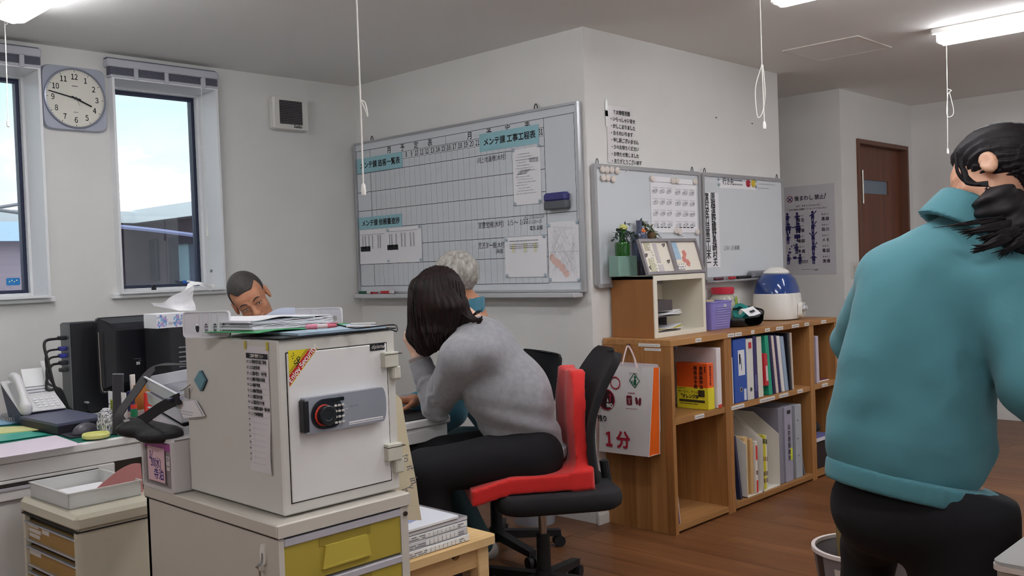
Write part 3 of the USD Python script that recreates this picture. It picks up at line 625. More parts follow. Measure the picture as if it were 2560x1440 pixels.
# ---- two boards, greeting sheet on the wall above the shelf
def wcf(y, x0, z0): return frame((x0, y, z0), (1, 0, 0), (0, 0, 1))
A0, A1 = at(1480, 409, y=Y2-.02), at(1748, 431, y=Y2-.02)
x0, x1 = A0[0]+.004, A1[0]; z0, z1 = 1.145, A1[2]+.002
FA = wcf(Y2-.02, x0, z0); Wd, Ht = x1-x0, z1-z0
GREYF = M("board_frame_grey", (164, 163, 165), .5, .2)
wa = Thing("whiteboard", "plain whiteboard with two calendars behind the flower vases", "whiteboard", ((x0+x1)/2, Y2, z0))
def small_board(t, F, Wd, Ht, tray):
    t.p("panel", fbox(F, .006, Wd-.006, .006, Ht-.006, -.008, 0), BOARD)
    t.p("frame", fr(ext(rrect(0, Wd, 0, Ht, .02).difference(rrect(.02, Wd-.02, .02, Ht-.02, .006)), .022, -.014), F), GREYF)
    for s in (.035, Wd-.07): t.p("hanger", fr(tube([(s-.01, Ht-.004, 0), (s-.006, Ht+.018, 0), (s, Ht+.024, 0), (s+.006, Ht+.018, 0), (s+.01, Ht-.004, 0)], .002, 6), F), STEELD)
    if tray: t.p("pen_tray", fbox(F, .02, Wd-.02, -.012, 0, -.012, .055, .003), GREYF)
small_board(wa, FA, Wd, Ht, False)
def sA(px, py): q = at(px, py, y=Y2-.02); return q[0]-x0, q[2]-z0
cs = [(sA(1622, 440), sA(1638, 580)), (sA(1682, 448), sA(1694, 580))]
for k in range(2):
    s0, t1 = sA(1624+56*k, 440+6*k); s1, _ = sA(1681+58*k, 446+6*k); _, t0 = sA(1640+52*k, 582)
    pr, dk, bars = [], [], []
    w = s1-s0; h = t1-t0
    pr.append(sbox(s0+.1*w, t1-.1*h, s1-.1*w, t1-.092*h))
    for r in range(4):
        yy = t1-h*(.20+.20*r)
        for c in range(3):
            xx = s0+w*(.08+.30*c); pr.append(sbox(xx, yy, xx+.24*w, yy+.006*h))
            for a_ in range(4):
                for b_ in range(7):
                    if (a_, b_) not in ((0, 0), (0, 1), (3, 6), (3, 5)): pr.append(sbox(xx+b_*.034*w, yy-.035*h-a_*.022*h, xx+b_*.034*w+.024*w, yy-.035*h-a_*.022*h+.013*h))
            dk.append(Point(xx+.05*w+.04*w*((r+c) % 4), yy-.05*h).buffer(.016*w, 3)); dk.append(Point(xx+.18*w, yy-.045*h-.03*h*((r+c) % 2)).buffer(.014*w, 3))
    for c in range(4): bars.append(sbox(s0+w*(.22+.16*c), t0+.09*h, s0+w*(.33+.16*c), t0+.105*h))
    paper_on(FA, s0, t0, s1, t1, ["yearly calendar sheet at the left on the plain whiteboard", "yearly calendar sheet at the right on the plain whiteboard"][k], [("calendar_print", mpoly(pr), INKF), ("event_marks", mpoly(dk), INKG), ("legend_bars", mpoly(bars), INK)], z=.0015, name="calendar", cat="calendar", curl=.001)
MAGW = M("magnet_cream", (224, 214, 206), .4)
spots = [(1503, 424, "first of the top row in the board's corner"), (1514, 425, "second of the top row in the board's corner"), (1526, 425, "third of the top row in the board's corner"), (1540, 427, "fourth of the top row in the board's corner"), (1505, 445, "first of the lower row in the board's corner"), (1516, 445, "second of the lower row in the board's corner"), (1530, 448, "third of the lower row in the board's corner"),
         (1628, 446, "left calendar's top left"), (1680, 452, "left calendar's top right"), (1689, 452, "right calendar's top left"), (1735, 454, "right calendar's top right"), (1687, 577, "left calendar's bottom right"), (1696, 580, "right calendar's bottom left"), (1740, 580, "right calendar's bottom right")]
for px, py, w_ in spots:
    s, t_ = sA(px, py); solo("round_magnet", fr(lathe([[0, 0], [.017, 0], [.0175, .006], [.014, .010], [0, .0105]], (s, t_, .0045), 20), FA), MAGW, "round cream magnet, " + w_, "magnet", "cream magnets on the plain whiteboard")
for px, py, la in ((1565, 428, "tiny white tag near the cream magnets on the whiteboard"), (1685, 437, "tiny white tag above the calendars on the whiteboard"), (1709, 591, "tiny white tag below the right calendar")):
    s, t_ = sA(px, py); paper_on(FA, s-.016, t_-.007, s+.016, t_+.007, la, [("print", dashes(s-.010, s+.010, t_-.002, .004, int(px)), INKG)], z=.001, name="tag", cat="label", curl=0)
# destination board
B0, B1 = at(1752, 432, y=Y2-.02), at(1956, 448, y=Y2-.02)
x0b, x1b = B0[0]+.003, min(B1[0], X2-.004)
FD = wcf(Y2-.02, x0b, z0); Wb = x1b-x0b
wb2 = Thing("destination_whiteboard", "whiteboard with two columns of large name characters above the shelf", "whiteboard", ((x0b+x1b)/2, Y2, z0))
small_board(wb2, FD, Wb, Ht, True)
def sB(px, py): q = at(px, py, y=Y2-.02); return q[0]-x0b, q[2]-z0
nm = []
for k, (a_, b_) in enumerate(zip("蒲村安竹佳高中山木一", "原越達野織野島崎村夫")):
    for ch, (pxa, pxb) in ((a_, (1765, 1772)), (b_, (1781, 1788))):
        px = pxa+(pxb-pxa)*k/9; py = 492+(656-492)*k/9+(0 if pxa < 1775 else -1)
        s, t_ = sB(px, py); nm.append(affinity.translate(text(ch, .047, align="c", bold=.022, px=40), s, t_-.018))
s0, t1 = sB(1758, 480); s1, t0 = sB(1796, 668)
wb2.p("name_backing", fbox(FD, s0, s1+.02, t0, t1, .0004, .0012), PAPER)
wb2.p("name_lettering", fr(flat(mpoly(nm), .0018), FD), INK, smooth=False)
s0, t1 = sB(1797, 445); s1, t0 = sB(1890, 472); t0 = sB(1797, 470)[1]
wb2.p("header_strip", fbox(FD, s0, s1, t0, t1-.01, .0004, .0012), PAPER)
s, t_ = sB(1806, 461); wb2.p("header_lettering", txt(FD, "行き先", s, t_+.004, .040, z=.0018, bold=.008), INK, smooth=False)
s, t_ = sB(1833, 460); wb2.p("header_small_print", fr(flat(mpoly([dashes(s, s+.10, t_+.018, .008, 5, .006, .01, .003), dashes(s, s+.10, t_-.006, .008, 6, .006, .01, .003)]), .0018), FD), INKG, smooth=False)
s, t_ = sB(1896, 466); wb2.p("faint_print", fr(flat(mpoly([dashes(s, s+.2, t_+.012, .006, 8), dashes(s, s+.12, t_-.012, .006, 9)]), .0012), FD), INKF, smooth=False)
s, t_ = sB(1809, 625); wb2.p("handwriting", txt(FD, "1/24・25 長岡", s, t_, .03, z=.0012, width=.9, px=24), INKG, smooth=False)
for px, rgb, nm_, la in ((1869, (168, 34, 54), "red", "red round magnet with a white fleck at the board's top"), (1882, (216, 186, 60), "yellow", "yellow round magnet at the board's top")):
    s, t_ = sB(px, 459); t = Thing("disc_magnet", la, "magnet", (FD @ np.array([s, t_, 0, 1]))[:3])
    t.p("disc", fr(lathe([[0, 0], [.021, 0], [.021, .006], [.018, .009], [0, .0095]], (s, t_, .001), 24), FD), M("disc_"+nm_, rgb, .35))
    t.p("fleck", fr(flat(affinity.translate(Polygon([(0, 0), (.012, .003), (.01, -.008)]), s+.002, t_), .0112), FD), M("magnet_cream"), smooth=False)
for px, py, w_ in ((1796, 447, "top left of the header strip"), (1796, 461, "lower left of the header strip"), (1889, 453, "top right of the header strip"), (1889, 467, "lower right of the header strip")):
    s, t_ = sB(px, py); solo("board_magnet", fr(lathe([[0, 0], [.0085, 0], [.009, .004], [.006, .008], [0, .009]], (s, t_, .0015), 14), FD), MAGB, "small magnet at the " + w_, "magnet", "magnets on the destination board")
q0, q1 = sB(1865, 690), sB(1906, 690)
solo("tray_eraser", fbox(FD, q0[0], q1[0], .0, .042, .006, .05, .01), M("eraser_grey", (128, 128, 134), .6), "grey eraser resting on the destination board's tray", "eraser")
for pxa, pxb, nm_, rgb, la in ((1832, 1864, "black", (26, 26, 30), "black marker on the destination board's tray"), (1812, 1825, "red4", (176, 48, 56), "red marker on the destination board's tray"), (1775, 1795, "maroon", (96, 50, 62), "dark maroon marker at the left of the board's tray")):
    s0, s1 = sB(pxa, 695)[0], sB(pxb, 692)[0]
    solo("marker", fr(cyl((s0, .0085, .03), (s1, .0085, .03), .0085), FD), M("marker_"+nm_, rgb, .35), la, "marker")
# greeting sheet
g0, g1 = at(1516, 262, y=Y2-.004), at(1583, 412, y=Y2-.004)
FG = wcf(Y2-.001, g0[0], g1[2]); gw, gh = g1[0]-g0[0]+.012, g0[2]-g1[2]
L = ["７大接客用語", "・いらっしゃいませ", "・かしこまりました", "・おそれいります", "・申し訳ございません", "・少々お待ちください", "・お待たせ致しました", "・ありがとうございます"]
pr = []
for k, s in enumerate(L):
    e = .0232; pr.append(affinity.translate(text(s, e, bold=.02, px=26), .022 if k else .05, gh*(.865-.122*k)))
t = paper_on(FG, 0, 0, gw, gh, "laminated greeting phrases sheet high on the wall by the corner", [("lettering", mpoly(pr), INK)], z=.001, mat=M("laminate", (226, 222, 222), .25), name="greeting_sheet", cat="sign", curl=.0015)
for s, w_ in ((.005, .80), (.005, .62)): t.p("tape", fr(ext(rrect(-.010, .008, gh*w_, gh*w_+.08, .003), .0006, .0035), FG), M("tape_shiny", (240, 240, 240), .12, spec=.8))
for px, py, la in ((1790, 294, "small screw hole mark, left of two on the bare wall"), (1880, 309, "small screw hole mark, right of two on the bare wall")):
    q = at(px, py, y=Y2); solo("wall_plug", bx(q[0]-.006, q[0]+.006, Y2-.003, Y2, q[2]-.003, q[2]+.003), M("plug_grey", (96, 92, 90), .7), la, "screw")
# hallway poster
p0, p1 = at(1958, 469, x=X3-.002), at(2095, 684, x=X3-.002)
FP = frame((X3-.001, p0[1], p1[2]), (0, -1, 0), (0, 0, 1)); pw, ph = p0[1]-p1[1]-.01, p0[2]-p1[2]
VIO = M("poster_violet", (46, 40, 96), .6)
tw, th_ = [], []
tw.append(affinity.translate(text("後まわし 禁止", .036, bold=.022, px=44), pw*.22, ph*.84)); tw.append(affinity.translate(text("！", .046, bold=.022, slant=14), pw*.78, ph*.84))
tw.append(affinity.translate(text("なぜ？ 今すぐにやらないの？", .0145, px=22, bold=.01), pw*.24, ph*.765)); tw.append(affinity.translate(text("だからあなたは面倒くさくなったりするんだよ！", .0135, px=22, bold=.01), pw*.10, ph*.730))
wl = [("報 告", "連 絡"), ("相 談", "指 示"), ("確 認", "メ モ"), ("準 備", "電 話"), ("片付け", "清 掃")]
grid = []
def figure_(x, y, s, pose):
    b_ = [Point(x, y+.052*s).buffer(.0095*s, 4), Polygon([(x-.010*s, y+.042*s), (x+.010*s, y+.042*s), (x+.013*s, y+.010*s), (x-.012*s, y+.010*s)])]
    b_ += [sbox(x-.009*s, y-.014*s, x-.002*s, y+.012*s), sbox(x+.002*s, y-.014*s, x+.009*s, y+.012*s)]
    arm = {0: [(x+.008*s, y+.036*s), (x+.02*s, y+.028*s)], 1: [(x-.008*s, y+.036*s), (x-.02*s, y+.028*s)], 2: [(x+.008*s, y+.038*s), (x+.026*s, y+.058*s)], 3: [(x-.008*s, y+.038*s), (x-.024*s, y+.054*s)]}
    for p_ in pose: b_.append(LineString(arm[p_]).buffer(.0032*s))
    return unary_union(b_)
for r in range(5):
    yy = ph*(.60-.118*r)
    for c in range(2):
        xx = pw*(.26+.48*c); tw.append(affinity.translate(text("今すぐ！", .0155, px=22, bold=.008), xx, yy+.034)); tw.append(affinity.translate(text(wl[r][c], .027, px=30, bold=.02, gap=-.05), xx, yy))
    grid += [sbox(.02, yy-.018, pw-.03, yy-.0172), sbox(pw*.48, yy-.018, pw*.48+.0008, yy+.07), sbox(pw*.24, yy-.018, pw*.24+.0006, yy+.07)]
    sx, sy = pw*.07, yy+.005
    if r == 0: th_ += [figure_(sx, sy, 1, (0,)), figure_(sx+.075, sy, 1, (0, 1))]
    if r == 1: th_ += [affinity.translate(affinity.scale(figure_(sx, sy, 1, (0,)), 1.7, 1, origin=(sx, sy)), .004, 0), affinity.scale(figure_(sx+.08, sy, 1, (1,)), 1.7, 1, origin=(sx+.08, sy))]
    if r == 2: th_ += [figure_(sx, sy, 1, (0,)), sbox(sx+.05, sy+.022, sx+.095, sy+.052), sbox(sx+.068, sy+.006, sx+.076, sy+.022), sbox(sx+.06, sy+.004, sx+.085, sy+.008)]
    if r == 3: th_ += [figure_(sx+.065, sy, 1, (3, 1)), sbox(sx, sy-.008, sx+.022, sy+.006), Point(sx+.012, sy+.025).buffer(.006), Point(sx+.028, sy+.042).buffer(.006)]
    if r == 4: th_ += [figure_(sx, sy, 1, (0,)), figure_(sx+.09, sy, 1, (1,)), affinity.scale(Point(sx+.05, sy+.034).buffer(.012), 1.4, .8)]
    th_.append(figure_(pw*.57, sy, 1.05, [(2, 1), (0, 2), (2, 3), (0, 2), (1, 0)][r]))
th_ += []
nosign = Point(pw*.13, ph*.858).buffer(.024).difference(Point(pw*.13, ph*.858).buffer(.019))
t = paper_on(FP, 0, 0, pw, ph, "white poster with violet figure pictograms on the hallway wall", [("lettering", mpoly(tw), M("poster_ink", (52, 48, 62), .6)), ("pictograms", unary_union(th_), VIO), ("grid", mpoly(grid), INKF), ("prohibition_ring", nosign, M("ring_red", (150, 64, 72), .6)), ("prohibition_cross", unary_union([LineString([(pw*.13-.013, ph*.855-.012), (pw*.13+.013, ph*.855+.012)]).buffer(.003), LineString([(pw*.13-.013, ph*.855+.012), (pw*.13+.013, ph*.855-.012)]).buffer(.003)]), VIO),
    ("doodle_line", unary_union([LineString([(pw*.32, ph*.055), (pw*.55, ph*.056), (pw*.58, ph*.045), (pw*.66, ph*.05)]).buffer(.0012), Polygon([(pw*.55, ph*.05), (pw*.66, ph*.058), (pw*.62, ph*.036)])]), INKG)], z=.001, mat=M("poster_paper", (206, 203, 208), .6), name="poster", cat="poster", curl=.001)
# ================================================================== SAFE, CABINET, DESKS
PUTTY = M("steel_putty", (206, 200, 190), .42, vary=.03, vscale=(4, 4, 4)); PUTTYT = M("steel_putty_top", (204, 198, 188), .38)
OLIVE = M("drawer_olive", (178, 160, 66), .4); LAV = M("drawer_strip_grey", (186, 184, 192), .4); SEAM = M("seam_dark", (46, 42, 40), .7)
BLK = M("black_plastic", (26, 26, 30), .4); BLKM = M("black_matte", (24, 24, 28), .7)
CX0, CX1, CY0, CY1, CZ = 1.137, 1.527, 1.880, 2.560, .700
cb = Thing("drawer_cabinet", "putty steel side cabinet with olive drawers under the safe", "cabinet", ((CX0+CX1)/2, (CY0+CY1)/2, 0))
cb.p("body", cat_([bx(CX0+.006, CX0+.02, CY0+.004, CY1-.006, .03, CZ-.034), bx(CX1-.03, CX1-.006, CY0+.004, CY1-.006, .03, CZ-.034), bx(CX0+.006, CX1-.006, CY1-.02, CY1-.006, .03, CZ-.034), bx(CX0+.02, CX1-.03, CY0+.03, CY1-.02, .03, CZ-.036)]), PUTTY)
cb.p("top_seam", bx(CX0+.003, CX1-.003, CY0+.003, CY1-.003, CZ-.034, CZ-.030), SEAM)
cb.p("top", bx(CX0, CX1, CY0, CY1, CZ-.031, CZ, .003), PUTTYT)
cb.p("top_edge_strip", bx(CX0+.002, CX1, CY0-.002, CY0+.001, CZ-.031, CZ-.003), PUTTYT)
dx0, dx1 = CX0+.020, CX1-.030
zt_ = CZ-.036
for k in range(5):
    z1 = zt_-.118*k; z0_ = z1-.112
    d = cb.p("drawer", bx(dx0+.001, dx1-.001, CY0+.006, CY0+.03, z0_, z1-.018), OLIVE)
    cb.p("top_strip", bx(dx0, dx1, CY0+.001, CY0+.03, z1-.019, z1-.001, .002), LAV, parent=d)
    w0 = dx0+.105; w1 = dx1-.105
    rim = Polygon([(w0-.006, z0_+.018), (w1+.006, z0_+.018), (w1-.004, z1-.040), (w0+.004, z1-.040)])
    cb.p("recess_handle", fr(ext(rim, .010), frame((0, CY0+.008, 0), (1, 0, 0), (0, 0, 1))), M("drawer_olive_light", (196, 178, 76), .35), parent=d)
    q_ = np.array([(w0+.002, CY0-.001, z0_+.022), (w1-.002, CY0-.001, z0_+.022), (w1-.010, CY0+.004, z1-.046), (w0+.010, CY0+.004, z1-.046)])
    cb.p("handle_lip", tube(np.vstack([q_, q_[:1]]), .0016, 6, smooth=False), M("drawer_olive_light"), parent=d)
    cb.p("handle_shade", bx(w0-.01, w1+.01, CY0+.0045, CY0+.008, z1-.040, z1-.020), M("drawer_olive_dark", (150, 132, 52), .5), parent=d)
cb.p("lock", cat_([cyl((CX1-.016, CY0+.006, CZ-.052), (CX1-.016, CY0-.001, CZ-.052), .006, n=16)]), M("lock_ring", (90, 86, 84), .3, .8))
cb.p("lock_core", cyl((CX1-.016, CY0, CZ-.052), (CX1-.016, CY0-.0016, CZ-.052), .0035, n=12), SEAM)
cb.p("plinth", bx(CX0+.02, CX1-.02, CY0+.02, CY1-.02, 0, .03), SEAM)
# key on a white hook
q = at(656, 1388, x=CX0)
kh = Thing("key_hook", "white oval adhesive hook holding a small key on the cabinet side", "hook", q)
F = frame((CX0+.006, q[1], q[2]), (0, -1, 0), (0, 0, 1))
kh.p("plate", fr(ext(Point(0, 0).buffer(1, 16) and affinity.scale(Point(0, 0).buffer(1, 16), .0115, .026), .006), F), M("hook_white", (236, 234, 228), .35))
kh.p("hook", fr(tube([(0, .005, .007), (0, -.012, .008), (0, -.022, .014), (0, -.02, .020)], .0018, 6), F), ALUD)
ky = Thing("key", "small steel key on a ring hanging from the white hook", "key", q-[0, 0, .05])
ky.p("ring", fr(lathe([[.0085, -.0007], [.0098, 0], [.0085, .0007], [.0085, -.0007]], (0, -.026, .015), 20), F), ALUD)
ky.p("blade", fr(cat_([bx(-.016, -.004, -.0305, -.0265, .014, .016), bx(-.003, .003, -.062, -.036, .0135, .0155), bx(-.007, .007, -.075, -.058, .0135, .0155, .0004)]), F), M("key_brass", (160, 150, 132), .35, .8))

# ---- safe
SX0, SX1, SY0, SY1, SZ0, SZ1 = 1.180, 1.524, 1.914, 2.366, .706, 1.116
SAFE = M("safe_grey", (214, 211, 205), .40, spec=.4); SAFED = M("safe_door", (232, 231, 230), .36, spec=.45)
sf = Thing("safe", "light grey fire safe with keypad lock standing on the drawer cabinet", "safe", ((SX0+SX1)/2, (SY0+SY1)/2, .7))
sf.p("body", bx(SX0, SX1, SY0, SY1, SZ0, SZ1, .004), SAFE)
for a in (SX0+.04, SX1-.04):
    for b in (SY0+.04, SY1-.04): sf.p("foot", cyl((a, b, .7), (a, b, SZ0+.001), .014, n=12), BLK)
g0, g1 = at(714, 882, y=SY0), at(983, 1246, y=SY0)
gx0, gx1, gz0, gz1 = g0[0]+.001, SX1-.030, SZ0+.028, g0[2]-.002
ring = sbox(gx0-.0025, gz0-.0025, gx1+.0025, gz1+.0025).difference(sbox(gx0, gz0, gx1, gz1))
FF = frame((0, SY0, 0), (1, 0, 0), (0, 0, 1))
sf.p("door_gap", fr(ext(ring, .0012, -.0004), FF), SEAM)
dr = sf.p("door", bx(gx0, gx1, SY0-.004, SY0+.002, gz0, gz1, .002), SAFED)
FD_ = frame((0, SY0-.0042, 0), (1, 0, 0), (0, 0, 1))
def sfp(px, py, o=0.0): q = at(px, py, y=SY0-.004-o); return q[0], q[2]
# hinges
for (pa, pb, pc, pd) in (((958, 882), (994, 915), (982, 915), (996, 948)), ((967, 1112), (1004, 1146), (990, 1146), (1005, 1181))):
    a, b = sfp(*pa, .012), sfp(*pb, .012); hg = sf.p("hinge", bx(a[0], min(b[0], SX1+.004), SY0-.022, SY0, b[1], a[1], .0015), M("hinge_cream", (204, 202, 188), .4))
    a, b = sfp(*pc, .012), sfp(*pd, .012); sf.p("hinge_pin", bx(a[0], SX1+.004, SY0-.018, SY0+.01, b[1], a[1]-.001, .004), M("hinge_cream"), parent=hg)
    sf.p("hinge_seam", bx(a[0]-.028, SX1+.0045, SY0-.0225, SY0, a[1]+.030, a[1]+.0315), SEAM, parent=hg)
# sticker: yellow triangle with red band
P = [sfp(720, 876+1), sfp(794, 870), sfp(724, 968)]
st = sf.p("sticker", fr(ext(Polygon(P), .0006), FD_), M("sticker_yellow", (226, 208, 30), .4))
a, b, c = map(np.array, P)
e1, e2 = b+(a-b)*.30, c+(a-c)*.33
i1, i2 = b+(c-b)*.01, c+(b-c)*.01
sf.p("sticker_band", fr(flat(Polygon([e1, b*.97+c*.0+a*.03, c*.97+a*.03, e2]), .0010), FD_), M("sticker_red", (196, 34, 40), .4), smooth=False, parent=st)
ang = math.degrees(math.atan2(b[1]-c[1], b[0]-c[0]))
t_ = text("Enjoy Security!", .0160, bold=.03, px=40); t_ = affinity.rotate(t_, ang, origin=(0, 0)); m_ = (e2+c)/2
dn_ = np.array([-math.sin(math.radians(ang)), math.cos(math.radians(ang))]); m_ = c+(b-c)*.07+dn_*.0035; t_ = affinity.translate(t_, m_[0], m_[1])
sf.p("sticker_slogan", fr(flat(t_, .0014), FD_), M("print_white", (240, 238, 234), .5), smooth=False, parent=st)
t_ = affinity.rotate(text("SP", .019, px=34, slant=10), ang-2, origin=(0, 0)); t_ = affinity.translate(t_, a[0]+.019, a[1]-.041)
ln_ = [LineString([e1*(1-k)+a*k+np.array([0, 0]), e2*(1-k)+a*k]).buffer(.0004) for k in (.06, .13)]
dots = [Point(a[0]+.009+dx, a[1]-.014+dy).buffer(.0013, 4) for dx, dy in ((0, 0), (.005, .002), (.002, -.005), (.004, .007))]
sf.p("sticker_emblem", fr(flat(mpoly([t_]+dots+ln_), .0014), FD_), INK, smooth=False, parent=st)
# badge
a, b = sfp(924, 857), sfp(968, 870)
bd = sf.p("badge", fr(ext(rrect(a[0], a[0]+.0455, b[1]-.003, b[1]+.0145, .0015), .0012), FD_), BLK)
sf.p("badge_lettering", txt(FD_, "diplomat", a[0]+.003, b[1]+.002, .0115, z=.0016, slant=18, width=.92), M("print_white"), smooth=False, parent=bd)
# lock unit: curved silver housing, black pad, dial, keys
a, b = sfp(757, 994, .012), sfp(752, 1090, .012); c, d = sfp(950, 970, .012), sfp(957, 1050, .012)
lx0, lx1 = a[0]+.001, c[0]; lz0 = (b[1]+d[1])/2; lz1 = (a[1]+c[1])/2
LH = lz1-lz0; mid = (lz0+lz1)/2
out = [(lx0, lz0), (lx0-.004, mid), (lx0, lz1), (lx1, lz1)]+[(lx1+.012*math.cos(t), mid+LH/2*math.sin(t)) for t in np.linspace(math.pi/2, -math.pi/2, 13)[1:-1]]+[(lx1, lz0)]
sil = Polygon(out)
lk = sf.p("lock_housing", fr(ext(sil, .020), FD_), M("lock_silver", (168, 172, 184), .38, .45))
sf.p("lock_side", bx(lx0-.006, lx0+.010, SY0-.026, SY0-.004, lz0+.004, lz1-.004, .003), BLK, parent=lk)
sf.p("lock_seam", fr(flat(unary_union([sbox(lx0+.158*.62, lz0+.002, lx0+.158*.62+.0006, lz1-.002)]), .0206), FD_), ALUD, smooth=False, parent=lk)
px0, px1 = lx0+.014, lx0+.104
pad = unary_union([Point(px0+LH*.42, mid).buffer(LH*.42, 24), Point(px1-LH*.42, mid).buffer(LH*.42, 24), sbox(px0+LH*.42, mid-LH*.42, px1-LH*.42, mid+LH*.42)])
pd_ = sf.p("keypad_panel", fr(ext(pad, .0245), FD_), M("pad_black", (22, 24, 32), .3))
cxl = px0+.035
sf.p("dial_ring", fr(lathe([[0, .020], [.0255, .020], [.0255, .026], [.021, .0275], [0, .0275]], (cxl-.002, mid-.002, 0), 40), FD_), M("dial_red", (218, 66, 48), .4), parent=pd_)
sf.p("dial", fr(lathe([[0, .024], [.0235, .024], [.0235, .040], [.021, .0425], [.013, .0425], [.0115, .0415], [0, .0415]], (cxl, mid-.002, 0), 48), FD_), M("dial_black", (28, 32, 38), .35), parent=pd_)
kx = px0+.062
sf.p("display", fr(ext(rrect(kx-.001, kx+.030, mid+.026, mid+.035, .002), .0252), FD_), M("display_black", (14, 14, 20), .15), parent=pd_)
for r in range(4):
    for k in range(3):
        kp = sf.p("keypad_key", fr(bx(kx+.0105*k, kx+.0105*k+.0085, mid+.013-.0135*r, mid+.0185-.0135*r, .0245, .0272, .001), FD_), M("key_white", (206, 204, 198), .4), parent=pd_)
tx = mpoly([affinity.translate(text("123456789*0#"[3*r+k], .0042, px=22), kx+.0105*k+.003, mid+.0195-.0135*r) for r in range(4) for k in range(3)])
sf.p("key_digits", fr(flat(tx, .0249), FD_), INKG, smooth=False, parent=pd_)
sf.p("braille_dots", fr(flat(mpoly([Point(lx0+.112+dx, mid+dy).buffer(.0012, 4) for dx, dy in ((0, .012), (.0015, .004), (.006, .004), (0, -.004))]), .0206), FD_), M("print_white"), smooth=False, parent=lk)
sf.p("model_lettering", txt(FD_, "diplomat", lx0+.124, mid+.006, .0062, z=.0206, slant=14, px=24), INKG, smooth=False, parent=lk)
lb = sf.p("serial_label", fr(ext(sbox(lx0+.122, lz0+.006, lx1-.001, lz0+.0135), .0204), FD_), PAPER, parent=lk)
sf.p("serial_print", fr(flat(dashes(lx0+.124, lx1-.003, lz0+.0085, .002, 11, .001, .003, .001), .0208), FD_), INKG, smooth=False, parent=lk)
# ---- list sheet on the safe's left face
FLS = frame((SX0, 0, 0), (0, -1, 0), (0, 0, 1))         # x = -y, reads towards the viewer's right
def sfl(px, py): q = at(px, py, x=SX0-.001); return -q[1], q[2]
a, b = sfl(614, 868), sfl(672, 1184); s0, s1, t0, t1 = a[0], sfl(670, 870)[0], sfl(648, 1180)[1], sfl(640, 866)[1]
ls = Thing("construction_list", "long white list with ten printed entries taped to the safe's side", "paper", (SX0, -(s0+s1)/2, t0))
F2 = FLS @ trimesh.transformations.translation_matrix((s0, t0, .0006))
ls.p("sheet", sheet(F2, s1-s0, t1-t0, lambda u, v: .012*np.clip(u-.55, 0, 1)**2*(1-v)*3*(.6+.4*np.sin(v*9)), 10, 18), M("list_paper", (226, 222, 226), .7))
W2, H2 = s1-s0, t1-t0
rowsL = np.linspace(t0+H2*.07, t0+H2*.90, 19)[::-1]
names = ["田中邸改装工事様", "山崎 聡様", "玉井豊士・幸子様", "磯子建設計画様", "松井博様", "綱村監敬様", "渡辺和利様", "富田喜代子様", "松浦英雄様・藤井様", "小林春樹様"]; nos = ["21078", "21072", "21388", "22250", "22406", "22641", "22873", "22751", "22848", "22735"]
pr, rl = [], []
for k, r in enumerate(rowsL[:-1]):
    if k < 10: pr += [affinity.translate(text("№ "+nos[k], .0095, px=22), s0+.003, r-.0105), affinity.translate(text(names[k], .0098, px=24, bold=.02, width=.8), s0+.029, r-.0105)]
    else: pr.append(affinity.translate(text("№", .008, px=18), s0+.003, r-.010))
    rl.append(sbox(s0+.002, r-.0003, s1-.003, r+.0003))
rl.append(sbox(s0+.026, rowsL[-1], s0+.0265, rowsL[0])); rl.append(sbox(s0+.002, rowsL[-1]-.0006, s1-.003, rowsL[-1]))
ls.p("lettering", fr(flat(mpoly(pr), .0026), FLS), INK, smooth=False); ls.p("ruled_lines", fr(flat(mpoly(rl), .0022), FLS), INKF, smooth=False)
ls.p("header_bar", fr(flat(sbox(s0+.002, rowsL[0]+.001, s1-.002, rowsL[0]+.0135), .0022), FLS), INK, smooth=False)
ls.p("header_lettering", fr(flat(affinity.translate(text("工事中 物件リスト", .0095, align="c", px=26, bold=.02, width=.8), (s0+s1)/2, rowsL[0]+.004), .0027), FLS), M("print_white"), smooth=False)
for s in (s0+.001, s1-.001): ls.p("tape", fr(ext(rrect(s-.0045, s+.0045, t1-.008, t1+.012, .001), .0006, .0030), FLS), clear_plastic("tape_yellow", (222, 208, 70), .7))
# diamond magnet, hook with clip and note
a = sfl(505, 951)
dm = Thing("diamond_magnet", "blue felt diamond magnet on the safe's left side", "magnet", (SX0, -a[0], a[1]))
dq = Polygon([(a[0]-.028, a[1]), (a[0]+.002, a[1]+.026), (a[0]+.028, a[1]+.002), (a[0]+.002, a[1]-.027)])
dm.p("felt", fr(ext(dq, .006, .003), FLS), M("felt_blue", (112, 156, 170), .9)); dm.p("backing", fr(ext(affinity.translate(dq, .002, 0), .003), FLS), M("felt_edge", (56, 74, 86), .7))
a = sfl(470, 972)
hk = Thing("magnet_hook", "chrome swivel hook on the safe's rear edge holding a binder clip", "hook", (SX0, -a[0], a[1]))
hk.p("base", fr(bx(a[0]-.012, a[0]+.010, a[1]-.024, a[1]+.004, .001, .007, .002), FLS), M("hook_grey", (188, 184, 178), .35, .5))
hk.p("wire", fr(tube([(a[0]-.022, a[1]+.003, .012), (a[0]-.006, a[1]-.002, .02), (a[0]+.01, a[1]+.001, .018), (a[0]+.032, a[1]+.014, .010)], .0016, 6), FLS), M("chrome", (176, 170, 160), .2, .9))
a = sfl(464, 1000)
cl = Thing("binder_clip", "small dark blue binder clip hanging on the hook, holding a note", "clip", (SX0, -a[0], a[1]))
cl.p("jaw", fr(ext(Polygon([(0, 0), (.022, .006), (.022, .010), (0, .014)]), .026), FLS @ frame((a[0]-.015, a[1]-.004, .016), (0, 0, 1), (0, 1, 0))), M("clip_navy", (52, 50, 84), .35))
cl.p("label_plate", fr(bx(a[0]-.017, a[0]+.012, a[1]+.002, a[1]+.012, .013, .0165, .001), FLS), M("clip_face", (196, 198, 226), .4))
